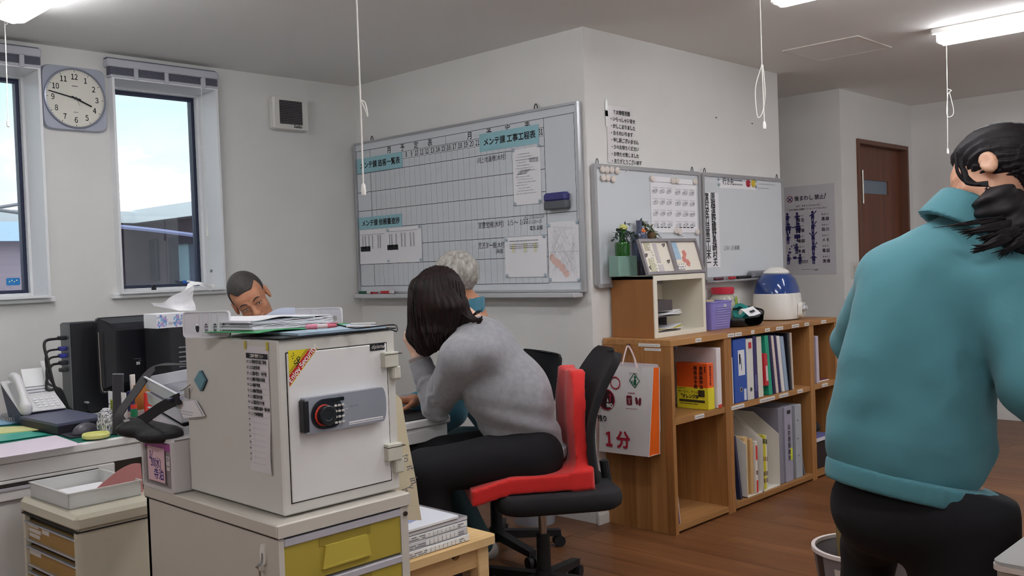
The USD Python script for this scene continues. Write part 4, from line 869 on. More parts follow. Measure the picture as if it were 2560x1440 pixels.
cl.p("lever", fr(tube([(a[0]-.01, a[1], .02), (a[0]-.03, a[1]+.010, .026), (a[0]-.032, a[1]+.004, .026), (a[0]+.006, a[1]-.016, .022), (a[0]+.010, a[1]-.020, .022)], .0012, 6), FLS), M("chrome"))
nt = Thing("note_card", "white note card held by the binder clip at the safe's rear edge", "paper", (SX0, -a[0], a[1]-.05))
qq = [sfl(447, 1004), sfl(494, 1001), sfl(516, 1040), sfl(468, 1044)]
nt.p("card", fr(ext(Polygon(qq), .0008, .010), FLS), PAPER); nt.p("back_card", fr(ext(affinity.translate(Polygon(qq), .004, .0015), .0008, .0065), FLS), PAPER)
nt.p("print", fr(flat(mpoly([dashes(qq[0][0]+.012, qq[1][0]-.005, qq[0][1]-.022, .002, 3, .003, .008, .002), dashes(qq[0][0]+.016, qq[1][0]-.012, qq[0][1]-.029, .002, 4, .003, .008, .002)]), .0112), FLS), INKF, smooth=False)

# ---- on the safe
ZT = SZ1+.0015
TR = clear_plastic("tray_white", (232, 232, 238), .82, .3)
def tray_wall(t, pa, pb, ha, z0, label=None):
    a, b = at(*pa, z=z0), at(*pb, z=z0); u = b-a; L = np.linalg.norm(u); h = ha
    F = frame(a, u, (0, 0, 1))
    face = rrect(0, L, 0, h, .010)
    holes = [affinity.scale(Point(L*(.30+.19*k), h*.36).buffer(1, 10), L*.045, h*.17) for k in range(4)]
    t.p("end_wall", fr(ext(face.difference(unary_union(holes)), .0022), F), TR)
    rim = face.difference(face.buffer(-.003))
    t.p("wall_rim", fr(ext(rim, .009, -.0045), F), M("tray_rim", (226, 226, 232), .3))
    for k in range(1, 4): t.p("rib", fr(bx(L*(.205+.19*k)-.002, L*(.205+.19*k)+.002, .004, h-.004, 0, .005), F), M("tray_rim"), smooth=False)
    return a, b
tr = Thing("letter_tray", "white plastic letter tray end with oval slots at the safe's left rear", "tray", at(520, 843, z=ZT))
a1, b1 = tray_wall(tr, (460, 845), (577, 842), .066, ZT)
tr2 = Thing("letter_tray", "white plastic letter tray end with oval slots right of the seated man's face", "tray", at(790, 812, z=ZT))
a2, b2 = tray_wall(tr2, (727, 814), (856, 811), .050, ZT)
tr2.p("floor", ext(Polygon([b1[:2]+[.015, .02], a2[:2]-[.0, .02], b2[:2]-[.03, .03], b1[:2]+[.12, -.06]]), .002, ZT), TR)
# clipboard, folders, paper stack
def quad_stack(pxs, z, t): return [at(x, y, z=z)[:2] for x, y in pxs]
def slab(P, z, t): return ext(Polygon(P), t, z)
cbP = [(1.176, 2.080), (1.182, 1.905), (1.528, 1.912), (1.528, 2.28)]
cbd = Thing("clipboard", "black clipboard at the bottom of the pile on the safe", "clipboard", (1.35, 2.1, ZT))
cbd.p("board", slab(cbP, ZT+.0005, .003), BLK)
cbd.p("ring", lathe([[.004, -.002], [.008, 0], [.004, .002], [.004, -.002]], (1.505, 1.935, ZT+.006), 16), SEAM)
fo = Thing("folder", "pale blue folder sheets on the clipboard's right half", "folder", (1.42, 2.0, ZT+.005))
fo.p("sheets", slab([(1.24, 1.918), (1.50, 1.918), (1.52, 2.16), (1.25, 2.16)], ZT+.0045, .006), M("folder_pale_blue", (168, 190, 208), .5))
fg = Thing("folder", "bright green folder sticking out below the white paper pile", "folder", (1.28, 2.05, ZT+.006))
fg.p("cover", sheet(frame((1.178, 1.995, ZT+.011), (.33, .055, 0), (-.05, .33, 0)), .30, .20, lambda u, v: .003*np.sin(u*7)*(1-v)+.002, 14, 4, .0016), M("folder_green", (60, 160, 96), .45))
pp = Thing("paper_pile", "thick pile of white papers between the letter tray ends", "paper", (1.33, 2.2, ZT+.013))
prs = np.random.default_rng(4)
PU = np.array([.30, .05]); PU = PU/np.linalg.norm(PU); PV = np.array([-PU[1], PU[0]])
base = np.array([1.188, 2.045])
for k in range(12):
    o = base+PU*prs.uniform(-.006, .008)+PV*prs.uniform(-.004, .006)+ (PU*.012+PV*.012)*(k/12)
    z = ZT+.0135+.0024*k
    pp.p("sheet", sheet(frame((*o, z), (*PU, 0), (*PV, 0)), .27-.006*k*(k % 2), .20, (lambda kk: lambda u, v: .0012*np.sin(u*6+kk)+(.004*np.exp(-((u-.42)/.22)**2)*(1-v*.4) if kk == 11 else 0))(k), 14, 3, .0018), M("pile_paper_%d" % (k % 3), [(226, 224, 232), (214, 213, 224), (236, 235, 240)][k % 3], .75), smooth=False)
bl = Thing("paper_sheet", "curved pale blue sheet standing behind the paper pile", "paper", at(690, 800, z=ZT+.05))
F = frame(at(648, 803, d=2.62), RT, (0, 0, 1))
prof = Polygon([(0, 0)]+[(.080*t, .038*(1-(1-t)**2.2)) for t in np.linspace(0, 1, 12)]+[(.10, .038), (.10, 0)])
bl.p("sheet", fr(ext(prof, .0012), F), M("sheet_pale_blue", (206, 216, 232), .6))
pen = Thing("pen", "pink retractable pen with black cord lying on the papers", "pen", at(800, 822, z=ZT+.03))
pa, pb = at(760, 822, z=ZT+.020), at(842, 818, z=ZT+.020); dv = (pb-pa)
up_ = np.array([0, 0, .004])
pen.p("grip", cyl(pa+dv*.06+up_, pa+dv*.40+up_, .0062, .0066, 14), M("pen_pink", (232, 150, 176), .4)); pen.p("tip", cyl(pa+up_, pa+dv*.06+up_, .001, .0045, 12), M("pen_tip", (190, 186, 190), .3))
pen.p("barrel", cyl(pa+dv*.40+up_, pa+dv*.72+up_, .0056, n=14), M("pen_white", (238, 224, 230), .3)); pen.p("cap", cyl(pa+dv*.72+up_, pa+dv+up_, .0060, .004, 14), M("pen_clear_pink", (222, 120, 140), .3))
pen.p("clip", fr(bx(0, .03, -.002, .002, .0055, .0078), frame(pa+dv*.66+up_, dv, np.cross([0, 0, 1], dv))), M("pen_pink"))
pen.p("cord", tube([pa+dv*.80+up_+[0, 0, .004], pa+dv*.9+up_+[0, .006, .006], at(870, 818, z=ZT+.016), at(900, 820, z=ZT+.014), at(950, 815, z=ZT+.016), at(985, 812, z=ZT+.014), at(993, 820, z=ZT+.010), at(990, 828, z=ZT+.006), at(970, 820, z=ZT+.012)], .0018, 6), BLKM)
for k, (qa, qb, la) in enumerate((((876, 812), (938, 810), "upper white stick of two beside the clipboard cord"), ((866, 818), (926, 816), "lower white stick of two beside the clipboard cord"))):
    A, B = at(*qa, z=ZT+.020-.003*k), at(*qb, z=ZT+.020-.003*k); t = Thing("paper_stick", la, "stick", (A+B)/2)
    t.p("stick", fr(bx(0, np.linalg.norm(B-A), -.004, .004, 0, .004, .001), frame(A, B-A, np.cross([0, 0, 1], B-A))), M("stick_white", (240, 240, 242), .4))
# ---- acrylic drawer box with memo, stacked clear trays, strap
ACR = clear_plastic("acrylic_smoke", (206, 196, 196), .45, .12); ACE = clear_plastic("acrylic_edge", (236, 232, 232), .75, .15)
ax0, ay0, ay1, az1 = 1.143, 2.372, 2.557, .842
ab = Thing("acrylic_box", "clear acrylic drawer box with pink memo and purple tape behind the safe", "box", (ax0+.12, (ay0+ay1)/2, .7))
F = frame((ax0, ay1, .701), (0, -1, 0), (0, 0, 1)); wA, hA = ay1-ay0, az1-.701
fr_ = rrect(0, wA, 0, hA, .008).difference(rrect(.012, wA-.012, .010, hA-.010, .004))
ab.p("front_rim", fr(ext(fr_, .008), F), ACE)
ab.p("drawer_front", fbox(F, .012, wA-.012, .010, hA-.010, -.004, -.001), ACR)
ab.p("side_panel", [bx(ax0, ax0+.22, ay1-.003, ay1, .701, az1), bx(ax0, ax0+.22, ay0, ay0+.003, .701, az1)], ACE); ab.p("top_panel", bx(ax0, ax0+.22, ay0, ay1, az1-.004, az1), ACE); ab.p("bottom_panel", bx(ax0, ax0+.22, ay0, ay1, .701, .704), ACE); ab.p("back_panel", bx(ax0+.217, ax0+.22, ay0, ay1, .704, az1), ACE)
ab.p("contents", bx(ax0+.02, ax0+.20, ay0+.02, ay1-.02, .705, .76), M("box_contents", (120, 108, 108), .8, vary=.4, vscale=(30, 30, 30)))
ab.p("purple_tape", fbox(F, .012, wA-.016, hA-.034, hA-.014, .0005, .002), M("tape_purple", (166, 70, 150), .5))
mm = ab.p("memo", fbox(F, .030, .128, .020, hA-.028, .0025, .004), M("memo_pink", (232, 196, 204), .7))
PEN = M("pen_violet", (62, 40, 130), .6)
ab.p("memo_writing", fr(flat(mpoly([affinity.translate(affinity.rotate(text("1/", .030, bold=.01, slant=6, width=.7), -6, origin=(0, 0)), .038, .080), affinity.translate(text("30(水)", .030, bold=.01, width=.72), .048, .060), affinity.translate(text("寺泊", .030, bold=.01), .064, .030)]), .0046), F), PEN, smooth=False, parent=mm)
lb = ab.p("white_label", fbox(F, .134, .154, .056, .094, .0005, .0015), M("label_translucent", (216, 206, 208), .5))
ab.p("label_print", fr(flat(mpoly([Point(.144, .086).buffer(.0055).difference(Point(.144, .086).buffer(.003)), dashes(.137, .152, .066, .003, 2, .002, .004, .001)]), .0019), F), INKG, smooth=False, parent=lb)
ab.p("shelf_strip", fbox(F, .034, .136, .016, .020, .0005, .003), M("strip_brown", (110, 96, 92), .5))
CLR = clear_plastic("tray_clear", (188, 188, 196), .50, .12); CLE = clear_plastic("tray_clear_edge", (226, 226, 232), .85, .2)
O = at(463, 1099, d=2.62); Uv = at(379, 1046, d=2.86)-O; Lu = np.linalg.norm(Uv)
Vv = np.array([.72, .62, .12]); FT = frame(O, Uv, Vv)
if FT[2, 2] < 0: FT = frame(O, Uv, -Vv) @ np.diag([1, -1, -1, 1.0])
nW = np.cross(Uv, Vv); nW = nW/np.linalg.norm(nW); nW = nW if nW[2] > 0 else -nW
for k in range(3):
    o = O+nW*(.046*k)+Uv/Lu*(.004*k)
    Fk = np.eye(4); Fk[:3, 0] = Uv/Lu; v_ = np.cross(nW, Uv/Lu); v_ = v_ if v_@Vv > 0 else -v_; Fk[:3, 1] = v_; Fk[:3, 2] = nW; Fk[:3, 3] = o
    t = Thing("clear_tray", ["bottom clear plastic tray of the tilted stack behind the safe", "middle clear plastic tray of the tilted stack behind the safe", "top clear plastic tray of the tilted stack behind the safe"][k], "tray", o)
    t.p("floor", fbox(Fk, 0, Lu, 0, .22, 0, .003), CLR)
    t.p("front_lip", fbox(Fk, 0, Lu, -.004, 0, 0, .036, .001), CLE); t.p("side_lip", [fbox(Fk, Lu-.004, Lu, 0, .22, 0, .036), fbox(Fk, 0, .004, 0, .22, 0, .036)], CLE)
    t.p("lip_rim", fbox(Fk, -.002, Lu+.002, -.008, 0, .034, .038, .001), CLE)
    if k == 0: t.p("black_liner", fbox(Fk, .02, Lu-.02, .012, .21, .0035, .028), M("liner_dark", (44, 42, 46), .6))
sp = Thing("strap_bag", "black bag strap looped over the clear trays beside the pen stand", "strap", at(400, 1070, d=2.75))
S1 = [at(478, 912, d=2.72), at(440, 912, d=2.80), at(398, 914, d=2.88), at(370, 935, d=2.86), at(338, 980, d=2.78), at(305, 1025, d=2.70), at(299, 1048, d=2.66), at(318, 1062, d=2.62), at(355, 1050, d=2.58), at(400, 1020, d=2.54), at(440, 1000, d=2.50), at(452, 996, d=2.50)]
sp.p("strap", strip(S1, .030, .003, [(0, 0, 1), (-.3, -.2, 1), (-.75, -.5, .35), (-.75, -.5, .3), (-.7, -.7, .2)]), M("strap_black", (38, 36, 38), .75, bump=.3, bscale=900))
blob = lambda P: smin(smin(ell(P, at(345, 1072, d=2.60), (.055, .075, .022)), ell(P, at(400, 1088, d=2.55), (.06, .06, .02)), .02), capsule(P, at(330, 1060, d=2.6), at(430, 1085, d=2.56), .02, .022), .02)-.003*nz(P, 60)
bc = at(370, 1080, d=2.57)
sp.p("bag", snet(blob, bc-.16, bc+.16, .007), M("bag_black", (30, 29, 31), .8), smooth=True)
sp.p("buckle", fr(ext(Polygon([(0, 0), (.014, .004), (.020, -.004), (.006, -.009)]), .002), frame(at(308, 1050, d=2.58), RT, UP)), M("buckle_grey", (196, 194, 190), .4))
t = sp

# ---- desk A (window side, facing the camera) and desk B (where the others sit)
DESK = M("desk_white_steel", (226, 224, 222), .38); DESKT = M("desk_top_white", (232, 231, 229), .35)
def desk(name, label, x0, x1, y0, y1, z=.70):
    t = Thing(name, label, "desk", ((x0+x1)/2, (y0+y1)/2, 0))
    t.p("top", bx(x0, x1, y0, y1, z-.030, z, .005), DESKT); t.p("apron", bx(x0+.012, x1-.012, y0+.012, y1-.012, z-.085, z-.033), DESK)
    return t
AX0, AX1, AY0, AY1 = .15, 1.95, 3.40, 4.28
da = desk("desk", "white steel desk by the windows with green mat and phone", AX0, AX1, AY0, AY1)
xs = at(247, 1170, y=AY0)[0]
d = da.p("center_drawer", bx(AX0+.02, xs+.06, AY0+.005, AY0+.03, .545, .612, .003), DESK)
da.p("finger_slot", bx(AX0+.05, xs, AY0+.002, AY0+.02, .590, .603), SEAM, parent=d); da.p("slot_lip", bx(AX0+.05, xs, AY0-.002, AY0+.006, .578, .590, .002), LAV, parent=d)
da.p("side_panel", [bx(AX0, AX0+.02, AY0+.02, AY1-.02, 0, .615), bx(AX1-.02, AX1, AY0+.02, AY1-.02, 0, .615)], DESK); da.p("modesty_panel", bx(AX0+.02, AX1-.02, AY1-.05, AY1-.03, .1, .615), DESK)
da.p("pedestal", bx(AX0+.02, xs+.10, AY0+.025, AY1-.1, .03, .54), DESK); da.p("pedestal_seam", bx(AX0+.02, xs+.101, AY0+.022, AY0+.03, .532, .536), LAV)
DBX0, DBX1, DBY0, DBY1 = 1.62, 2.44, 2.735, 3.385
db = desk("desk", "white desk where the woman in grey rests her elbow", DBX0, DBX1, DBY0, DBY1)
db.p("drawer_tray", bx(DBX0+.03, DBX1-.03, DBY0+.006, DBY1-.03, .612, .66, .003), DESK)
for a in (DBX0+.03, DBX1-.20): db.p("leg", bx(a, a+.04, DBY1-.08, DBY1-.03, 0, .62, .003), DESK)
db.p("screw", cyl((DBX1-.045, DBY0+.1, .612), (DBX1-.045, DBY0+.1, .602), .006, n=10), STEELD)
db.p("leg", bx(DBX0+.03, DBX0+.07, DBY0+.10, DBY0+.15, 0, .62, .003), DESK)
solo("desk_pad", bx(2.02, 2.425, DBY0+.012, DBY0+.33, .7005, .704, .001), BLKM, "black writing pad on the desk under the woman's elbow", "desk mat")
MATG = M("mat_green", (16, 110, 92), .35)
solo("desk_mat", bx(AX0+.1, 1.62, AY0+.018, AY1-.08, .7005, .7025), MATG, "green desk mat on the window desk", "desk mat")
zd = .7035
def flatpoly(name, pts, label, cat, mat, z=zd, t=.0012, curl=0.0):
    P = [at(x, y, z=z)[:2] for x, y in pts]; return solo(name, ext(Polygon(P), t, z), mat, label, cat)
flatpoly("paper_sheet", [(-40, 1118), (140, 1089), (205, 1112), (60, 1136), (-40, 1152)], "pinkish white sheet hanging over the desk's front edge", "paper", M("sheet_pinkish", (222, 210, 222), .7), z=.7045, t=.0015)
flatpoly("folder", [(-40, 1083), (70, 1078), (118, 1087), (40, 1099), (-40, 1110)], "turquoise clear folder near the desk's front edge", "folder", M("folder_turquoise", (64, 178, 160), .25), z=.705, t=.002)
flatpoly("paper_sheet", [(-40, 1072), (60, 1067), (82, 1072), (97, 1076), (60, 1080), (-40, 1090)], "pale yellow papers behind the turquoise folder", "paper", M("sheet_yellow", (216, 214, 150), .7), z=.706, t=.004)
flatpoly("folder", [(-40, 1048), (10, 1050), (45, 1058), (10, 1063), (-40, 1068)], "light blue clear folder at the desk's left", "folder", M("folder_light_blue", (140, 190, 224), .3), z=.705, t=.004)
flatpoly("mouse_pad", [(136, 1082), (205, 1072), (285, 1083), (175, 1096)], "dark mouse pad on the green desk mat", "mouse pad", M("pad_dark", (44, 42, 54), .8), z=.704, t=.003)
# yellow lid
c = at(240, 1094, z=.706)
yl_ = Thing("trinket_dish", "pale yellow round plastic dish at the desk's front edge", "dish", c)
yl_.p("rim", lathe([[.042, 0], [.046, .002], [.047, .012], [.044, .017], [.040, .016], [.038, .009], [0, .008], [0, .004], [.042, 0]], c, 40), M("lid_yellow", (222, 222, 140), .35))
# mouse
c = at(214, 1083, z=.708)
ms = Thing("computer_mouse", "dark grey computer mouse on the mouse pad", "mouse", c)
F = frame(c, (.95, .3, 0), (-.3, .95, 0))
ms.p("body", fr(snet(lambda P: smax(ell(P, (0, 0, .004), (.052, .030, .036)), -(P[:, 2]+.001), .004), (-.06, -.04, -.01), (.06, .04, .05), .003), F), M("mouse_grey", (88, 84, 92), .35), smooth=True)
ms.p("wheel", fr(cyl((.018, -.004, .034), (.018, .004, .034), .006, n=12), F), BLK)
ms.p("cable", tube([c+[.05, .01, .01], at(220, 1055, z=.74), at(232, 1047, z=.745), at(250, 1043, z=.72)], .0018, 6), M("cable_dark", (60, 58, 64), .5))
# laptop / drive
zl = .746
P = [at(50, 1041, z=zl)[:2], at(143, 1060, z=zl)[:2], at(268, 1040, z=zl)[:2]]; P.append(P[0]+(P[2]-P[1]))
lt = Thing("laptop", "closed dark laptop lying between the phone and the mouse", "laptop", (*np.mean(P, 0), .7035))
lt.p("lid", ext(Polygon(P), .010, zl-.010), M("laptop_lid", (92, 94, 116), .45)); lt.p("base", ext(Polygon(P).buffer(-.003), .030, zl-.041), M("laptop_base", (40, 38, 46), .5))
for p_ in (P[0], P[1], P[2], P[3]): lt.p("foot", cyl((*(p_*.9+np.mean(P, 0)*.1), .703), (*(p_*.9+np.mean(P, 0)*.1), zl-.040), .008, n=10), BLK)
# phone
PHW = M("phone_white", (222, 221, 222), .4); PHD = M("phone_side", (66, 66, 84), .5)
o = at(52, 1035, z=.752); F = np.eye(4)
uX = np.array([1.0, 0, 0]); L_ = .17; D_ = .25
ph = Thing("desk_phone", "white office phone with raised directory flap on the window desk", "telephone", (o[0]+.1, o[1]+.12, .7035))
tilt = math.radians(24)
vY = np.array([.22, .93*math.cos(tilt), math.sin(tilt)]); FP_ = frame(o, uX, vY)
wed = Polygon([(0, .735-.0), (.235, .735), (.245, o[2]+.108), (.23, o[2]+.105), (0, o[2]-.004)])
sid = [o+np.array([x, 0, 0]) for x in (0, L_)]
hull = np.array([FP_[:3, :3] @ np.array([x, y, 0])+o for x in (0, L_) for y in (0, D_)]+[[o[0]+.015+x+.22*.2*0, o[1]+.02+dy, .7035] for x in (0, L_-.02) for dy in (0, .16)])
ph.p("body", _tm(manifold3d.Manifold.hull_points(hull)), PHD, smooth=False)
pt = ph.p("faceplate", fbox(FP_, -.002, L_+.002, -.003, D_+.003, 0, .008, .003), PHW)
for r in range(4):
    for k in range(4): ph.p("dial_key", fbox(FP_, .068+.024*k, .068+.024*k+.017, .016+.019*r, .028+.019*r, .008, .012, .002), M("phone_key", (236, 236, 240), .35), parent=pt)
for r in range(5): ph.p("line_key_strip", fbox(FP_, .07, L_-.012, .118+.011*r, .125+.011*r, .008, .0105, .001), M("phone_key") if r % 2 == 0 else M("phone_strip_grey", (150, 150, 160), .4), parent=pt)
FQ = FP_ @ frame((.075, .178, .012), (1, .0, 0), (0, .80, .60))
ph.p("directory_flap", fbox(FQ, -.005, .080, 0, .080, 0, .0012), M("flap_white", (246, 246, 246), .5)); ph.p("flap_side", fbox(FQ, .076, .105, .004, .108, .004, .0055), M("flap_white"))
hs_ = [FP_[:3, :3] @ np.array(p_)+o for p_ in ((.016, .0, .03), (.018, .05, .056), (.022, .11, .072), (.03, .17, .066), (.036, .215, .042))]
ph.p("handset", snet(lambda P: np.minimum.reduce([smin(capsule(P, hs_[i], hs_[i+1], [.020, .016, .0165, .017][i], [.016, .0165, .017, .021][i]), capsule(P, hs_[0], hs_[0]-[0, 0, .014], .021, .022), .012) for i in range(4)]), o-[.05, .06, .05], o+[.14, .30, .22], .0045), PHW, smooth=True)
cq = np.linspace(0, 1, 260); path = spline([hs_[0]-[.0, .01, .012], at(44, 1036, z=.735), at(46, 1045, z=.722), at(28, 1050, z=.715), at(5, 1045, z=.713), at(2, 1040, z=.715), at(22, 1037, z=.722), at(36, 1035, z=.73)], 37)[:260]
Tn = np.gradient(path, axis=0); Tn /= np.linalg.norm(Tn, axis=1, keepdims=True); sA_ = np.cross(Tn, [0.2, 0.3, 1.0]); sA_ /= np.linalg.norm(sA_, axis=1, keepdims=True); sB_ = np.cross(Tn, sA_); an = np.linspace(0, 2*math.pi*34, len(path))
ph.p("coil_cord", tube(path+.0085*(np.cos(an)[:, None]*sA_+np.sin(an)[:, None]*sB_), .0028, 5, smooth=False), M("coil_grey", (206, 204, 204), .45))
# ---- computers
MON = M("monitor_black", (30, 30, 36), .28, spec=.6)
mx0, my = 1.615, 4.00; mz0, mz1 = .79, 1.112; mW = .37
mo = Thing("monitor", "black computer monitor seen from behind, left of the tissue box", "monitor", (mx0+mW/2, my, .7035))
mo.p("bezel", bx(mx0, mx0+mW, my, my+.03, mz0, mz1, .006), MON)
hb = np.array([(x, my, z) for x in (mx0+.006, mx0+mW-.006) for z in (mz0+.02, mz1-.004)]+[(x, my-.085, z) for x in (mx0+.035, mx0+mW-.06) for z in (mz0+.05, mz1-.055)]+[(x, my-.06, z) for x in (mx0+.03, mx0+mW-.05) for z in (mz0+.04, mz1-.025)])
mo.p("rear_shell", _tm(manifold3d.Manifold.hull_points(hb)), MON, smooth=False)
FM = frame((mx0, my-.0858, 0), (1, 0, 0), (0, 0, 1))
mo.p("vent_panel", bx(mx0+.045, mx0+mW-.075, my-.075, my-.069, mz1-.050, mz1-.030, .001), M("panel_dark", (52, 52, 60), .35))
lbm = mo.p("label", fr(ext(sbox(.118, mz0+.118, .134, mz0+.130), .0006), FM), M("label_white", (214, 214, 218), .5))
mo.p("label_print", fr(flat(mpoly([affinity.translate(text("HD", .006, px=20, bold=.03), .120, mz0+.1215), affinity.translate(dashes(0, .03, .0, .003, 3, .003, .006, .002), .108, mz0+.142), affinity.translate(dashes(0, .014, .0, .003, 4, .003, .006, .002), .128, mz0+.134)]), .0012), FM), INKG, smooth=False, parent=lbm)
mo.p("neck", bx(mx0+.13, mx0+.22, my-.03, my+.01, .715, mz0+.06, .008), MON); mo.p("foot", bx(mx0+.06, mx0+.30, my-.12, my+.10, .7035, .717, .006), MON)
mo.p("headset_hook", tube([(mx0-.003, my-.01, mz1-.06), (mx0-.002, my-.012, mz0+.10), (mx0+.002, my-.014, mz0+.018), (mx0+.03, my-.03, mz0+.014)], .003, 6), M("chrome"))
def tower(label, x0, x1, y0, y1, z1, rear):
    t = Thing("computer_tower", label, "computer", ((x0+x1)/2, (y0+y1)/2, .7035))
    t.p("case", bx(x0, x1, y0, y1, .708, z1, .004), M("case_black", (34, 34, 40), .5)); t.p("feet", bx(x0+.02, x1-.02, y0+.01, y1-.01, .7035, .709), BLK)
    return t
t1_ = tower("slim black computer tower with rear cables, left of the monitor", 1.545, 1.90, 4.115, 4.215, 1.093, True)
rp_ = t1_.p("rear_plate", bx(1.541, 1.546, 4.118, 4.212, .72, 1.088), M("rear_zinc", (120, 122, 126), .45, .5))
for k, (z, rgb) in enumerate(((1.03, (30, 30, 34)), (.985, (60, 60, 140)), (.955, (50, 56, 150)), (.925, (40, 40, 50)), (.895, (60, 60, 60)))):
    t1_.p("connector", bx(1.512, 1.542, 4.145, 4.175, z-.008, z+.009, .003), M("connector_%d" % k, rgb, .45), parent=rp_)
for k, (z, r) in enumerate(((1.03, .006), (.985, .0045), (.955, .0045), (.925, .0055))):
    s_ = .045+.012*k
    t1_.p("cable", tube([(1.513, 4.16, z), (1.513-.045-.006*(3-k), 4.14, z-.012), (1.455-.004*k, 4.12, z-.10), (1.475+.006*k, 4.11, .82), (1.525, 4.11, .735), (1.57, 4.112, .712)], r, 6), M("cable_black", (36, 34, 36), .5))
T2X0, T2X1, T2Y, T2Z = 1.762, 1.94, 3.80, 1.066
t2_ = tower("black computer tower with vent slots carrying the tissue box", T2X0, T2X0+.20, T2Y-.14, T2Y+.09, T2Z, False)
FT2 = frame((T2X0, T2Y-.14, 0), (1, 0, 0), (0, 0, 1))
for k in range(10):
    z = T2Z-.085-.0195*k; t2_.p("vent_slot", fbox(FT2, .035, .068, z, z+.006, 0, .004, .001), M("slot_grey", (120, 120, 130), .4), smooth=False)
# tissue box
bz = T2Z+.0005
a = at(390, 812, y=T2Y-.13)
tb = Thing("tissue_box", "white tissue box with blue floral print and a raised tissue", "tissue box", (a[0]+.11, T2Y-.07, bz))
tb.p("carton", bx(a[0], a[0]+.225, T2Y-.135, T2Y-.02, bz, bz+.058, .001), M("carton_white", (234, 233, 238), .6))
FTB = frame((a[0], T2Y-.1352, bz), (1, 0, 0), (0, 0, 1))
fl_ = []; rr = np.random.default_rng(2)
for x0_, x1_ in ((.004, .042), (.072, .115)):
    for k in range(42): fl_.append(affinity.translate(affinity.scale(Point(0, 0).buffer(1, 3), rr.uniform(.002, .0045), rr.uniform(.003, .007)), rr.uniform(x0_, x1_), rr.uniform(.005, .050)))
h_ = len(fl_)//3
for k, (rgb) in enumerate(((120, 176, 214), (96, 150, 206), (176, 150, 198))): tb.p("floral_print", fr(flat(unary_union(fl_[k::3]), .0004+.0003*k), FTB), M("floral_%d" % k, rgb, .6), smooth=False)
tb.p("logo_print", fr(flat(mpoly([dashes(.050, .066, .014, .004, 3, .002, .004, .001), dashes(.050, .066, .022, .002, 3, .004, .006, .001)]), .0014), FTB), INKG, smooth=False)
cT = np.array([a[0]+.10, T2Y-.08, bz+.058])
G = lambda px, py, dd=0.0: at(px, py, y=T2Y-.08+dd)
tv = [G(452, 776), G(470, 777, .03), G(484, 776), G(489, 775, -.01), G(474, 728, .01), G(478, 722), G(476, 703), G(505, 712, .02), G(530, 722, .03), G(530, 714, .03), G(505, 705, .02), G(480, 702), G(462, 712, -.01), G(455, 728, -.02), G(396, 758, -.05), G(374, 758, -.06), G(380, 764, -.05), G(420, 768, -.03)]
tis = Polygon([((p_-cT) @ np.array([1, 0, 0]), (p_-cT)[2]) for p_ in (G(452, 777), G(489, 776), G(480, 750), G(475, 728), G(477, 714), G(500, 712), G(532, 727), G(530, 717), G(505, 705), G(480, 703), G(464, 710), G(455, 726), G(438, 738), G(398, 757), G(375, 757), G(382, 765), G(425, 772))])
def tissue():
    v, f = trimesh.creation.triangulate_polygon(tis.segmentize(.008), engine="earcut")
    m = trimesh.Trimesh(np.c_[v, np.zeros(len(v))], f, process=False); m = m.subdivide().subdivide()
    v = m.vertices.copy(); d_ = .022*np.sin(v[:, 0]*42+v[:, 1]*22)+.012*np.sin(v[:, 1]*70-v[:, 0]*25)
    top = np.c_[v[:, 0], d_*np.clip(v[:, 1]/.05, .15, 1), v[:, 1]]; t = .0008
    V = np.vstack([top, top+[0, t, 0]]); F_ = np.vstack([m.faces, m.faces[:, ::-1]+len(v)])
    return trimesh.Trimesh(V+cT, F_, process=False)
tb.p("tissue", tissue(), M("tissue_white", (246, 246, 248), .9, sss=.0), smooth=True)
# ---- pen stand
o = at(312, 1090, z=.7035); SU = np.array([1.0, .1, 0]); SU /= np.linalg.norm(SU)
oL = at(262, 1082, z=.7035); u_ = o-oL; wS = np.linalg.norm(u_)
FS = frame(oL, u_, np.cross([0, 0, 1], u_))
ps = Thing("pen_stand", "white plastic pen stand crammed with pens and a printed card", "pen stand", o)
WS = M("stand_white", (222, 221, 220), .45)
ps.p("cup", cat_([fbox(FS, 0, wS, 0, .004, 0, .075), fbox(FS, 0, wS, .096, .10, 0, .10), fbox(FS, 0, .004, 0, .10, 0, .085), fbox(FS, wS-.004, wS, 0, .10, 0, .085), fbox(FS, 0, wS, 0, .10, 0, .004), fbox(FS, 0, wS, .05, .053, 0, .08)]), WS)
cd_ = ps.p("printed_card", fbox(FS, .014, wS-.002, .012, .014, .02, .155), PAPER)
Fc = FS @ frame((.014, .0118, .02), (1, 0, 0), (0, 0, 1))
ps.p("card_print", fr(flat(sbox(.014, .055, .030, .105), .0005), Fc), M("card_lime", (190, 208, 60), .6), smooth=False, parent=cd_)
ps.p("card_lettering", fr(flat(mpoly([dashes(.017, .028, .06+.007*k, .004, k, .002, .004, .001) for k in range(6)]+[dashes(.002, .012, .085, .004, 9, .003, .005, .001)]), .0009), Fc), INK, smooth=False, parent=cd_)
ps.p("card_figure", fr(flat(unary_union([affinity.scale(Point(.042, .078).buffer(1), .007, .011), Polygon([(.036, .05), (.047, .05), (.050, .07), (.036, .068)])]), .0005), Fc), M("card_figure", (150, 110, 100), .6), smooth=False, parent=cd_)
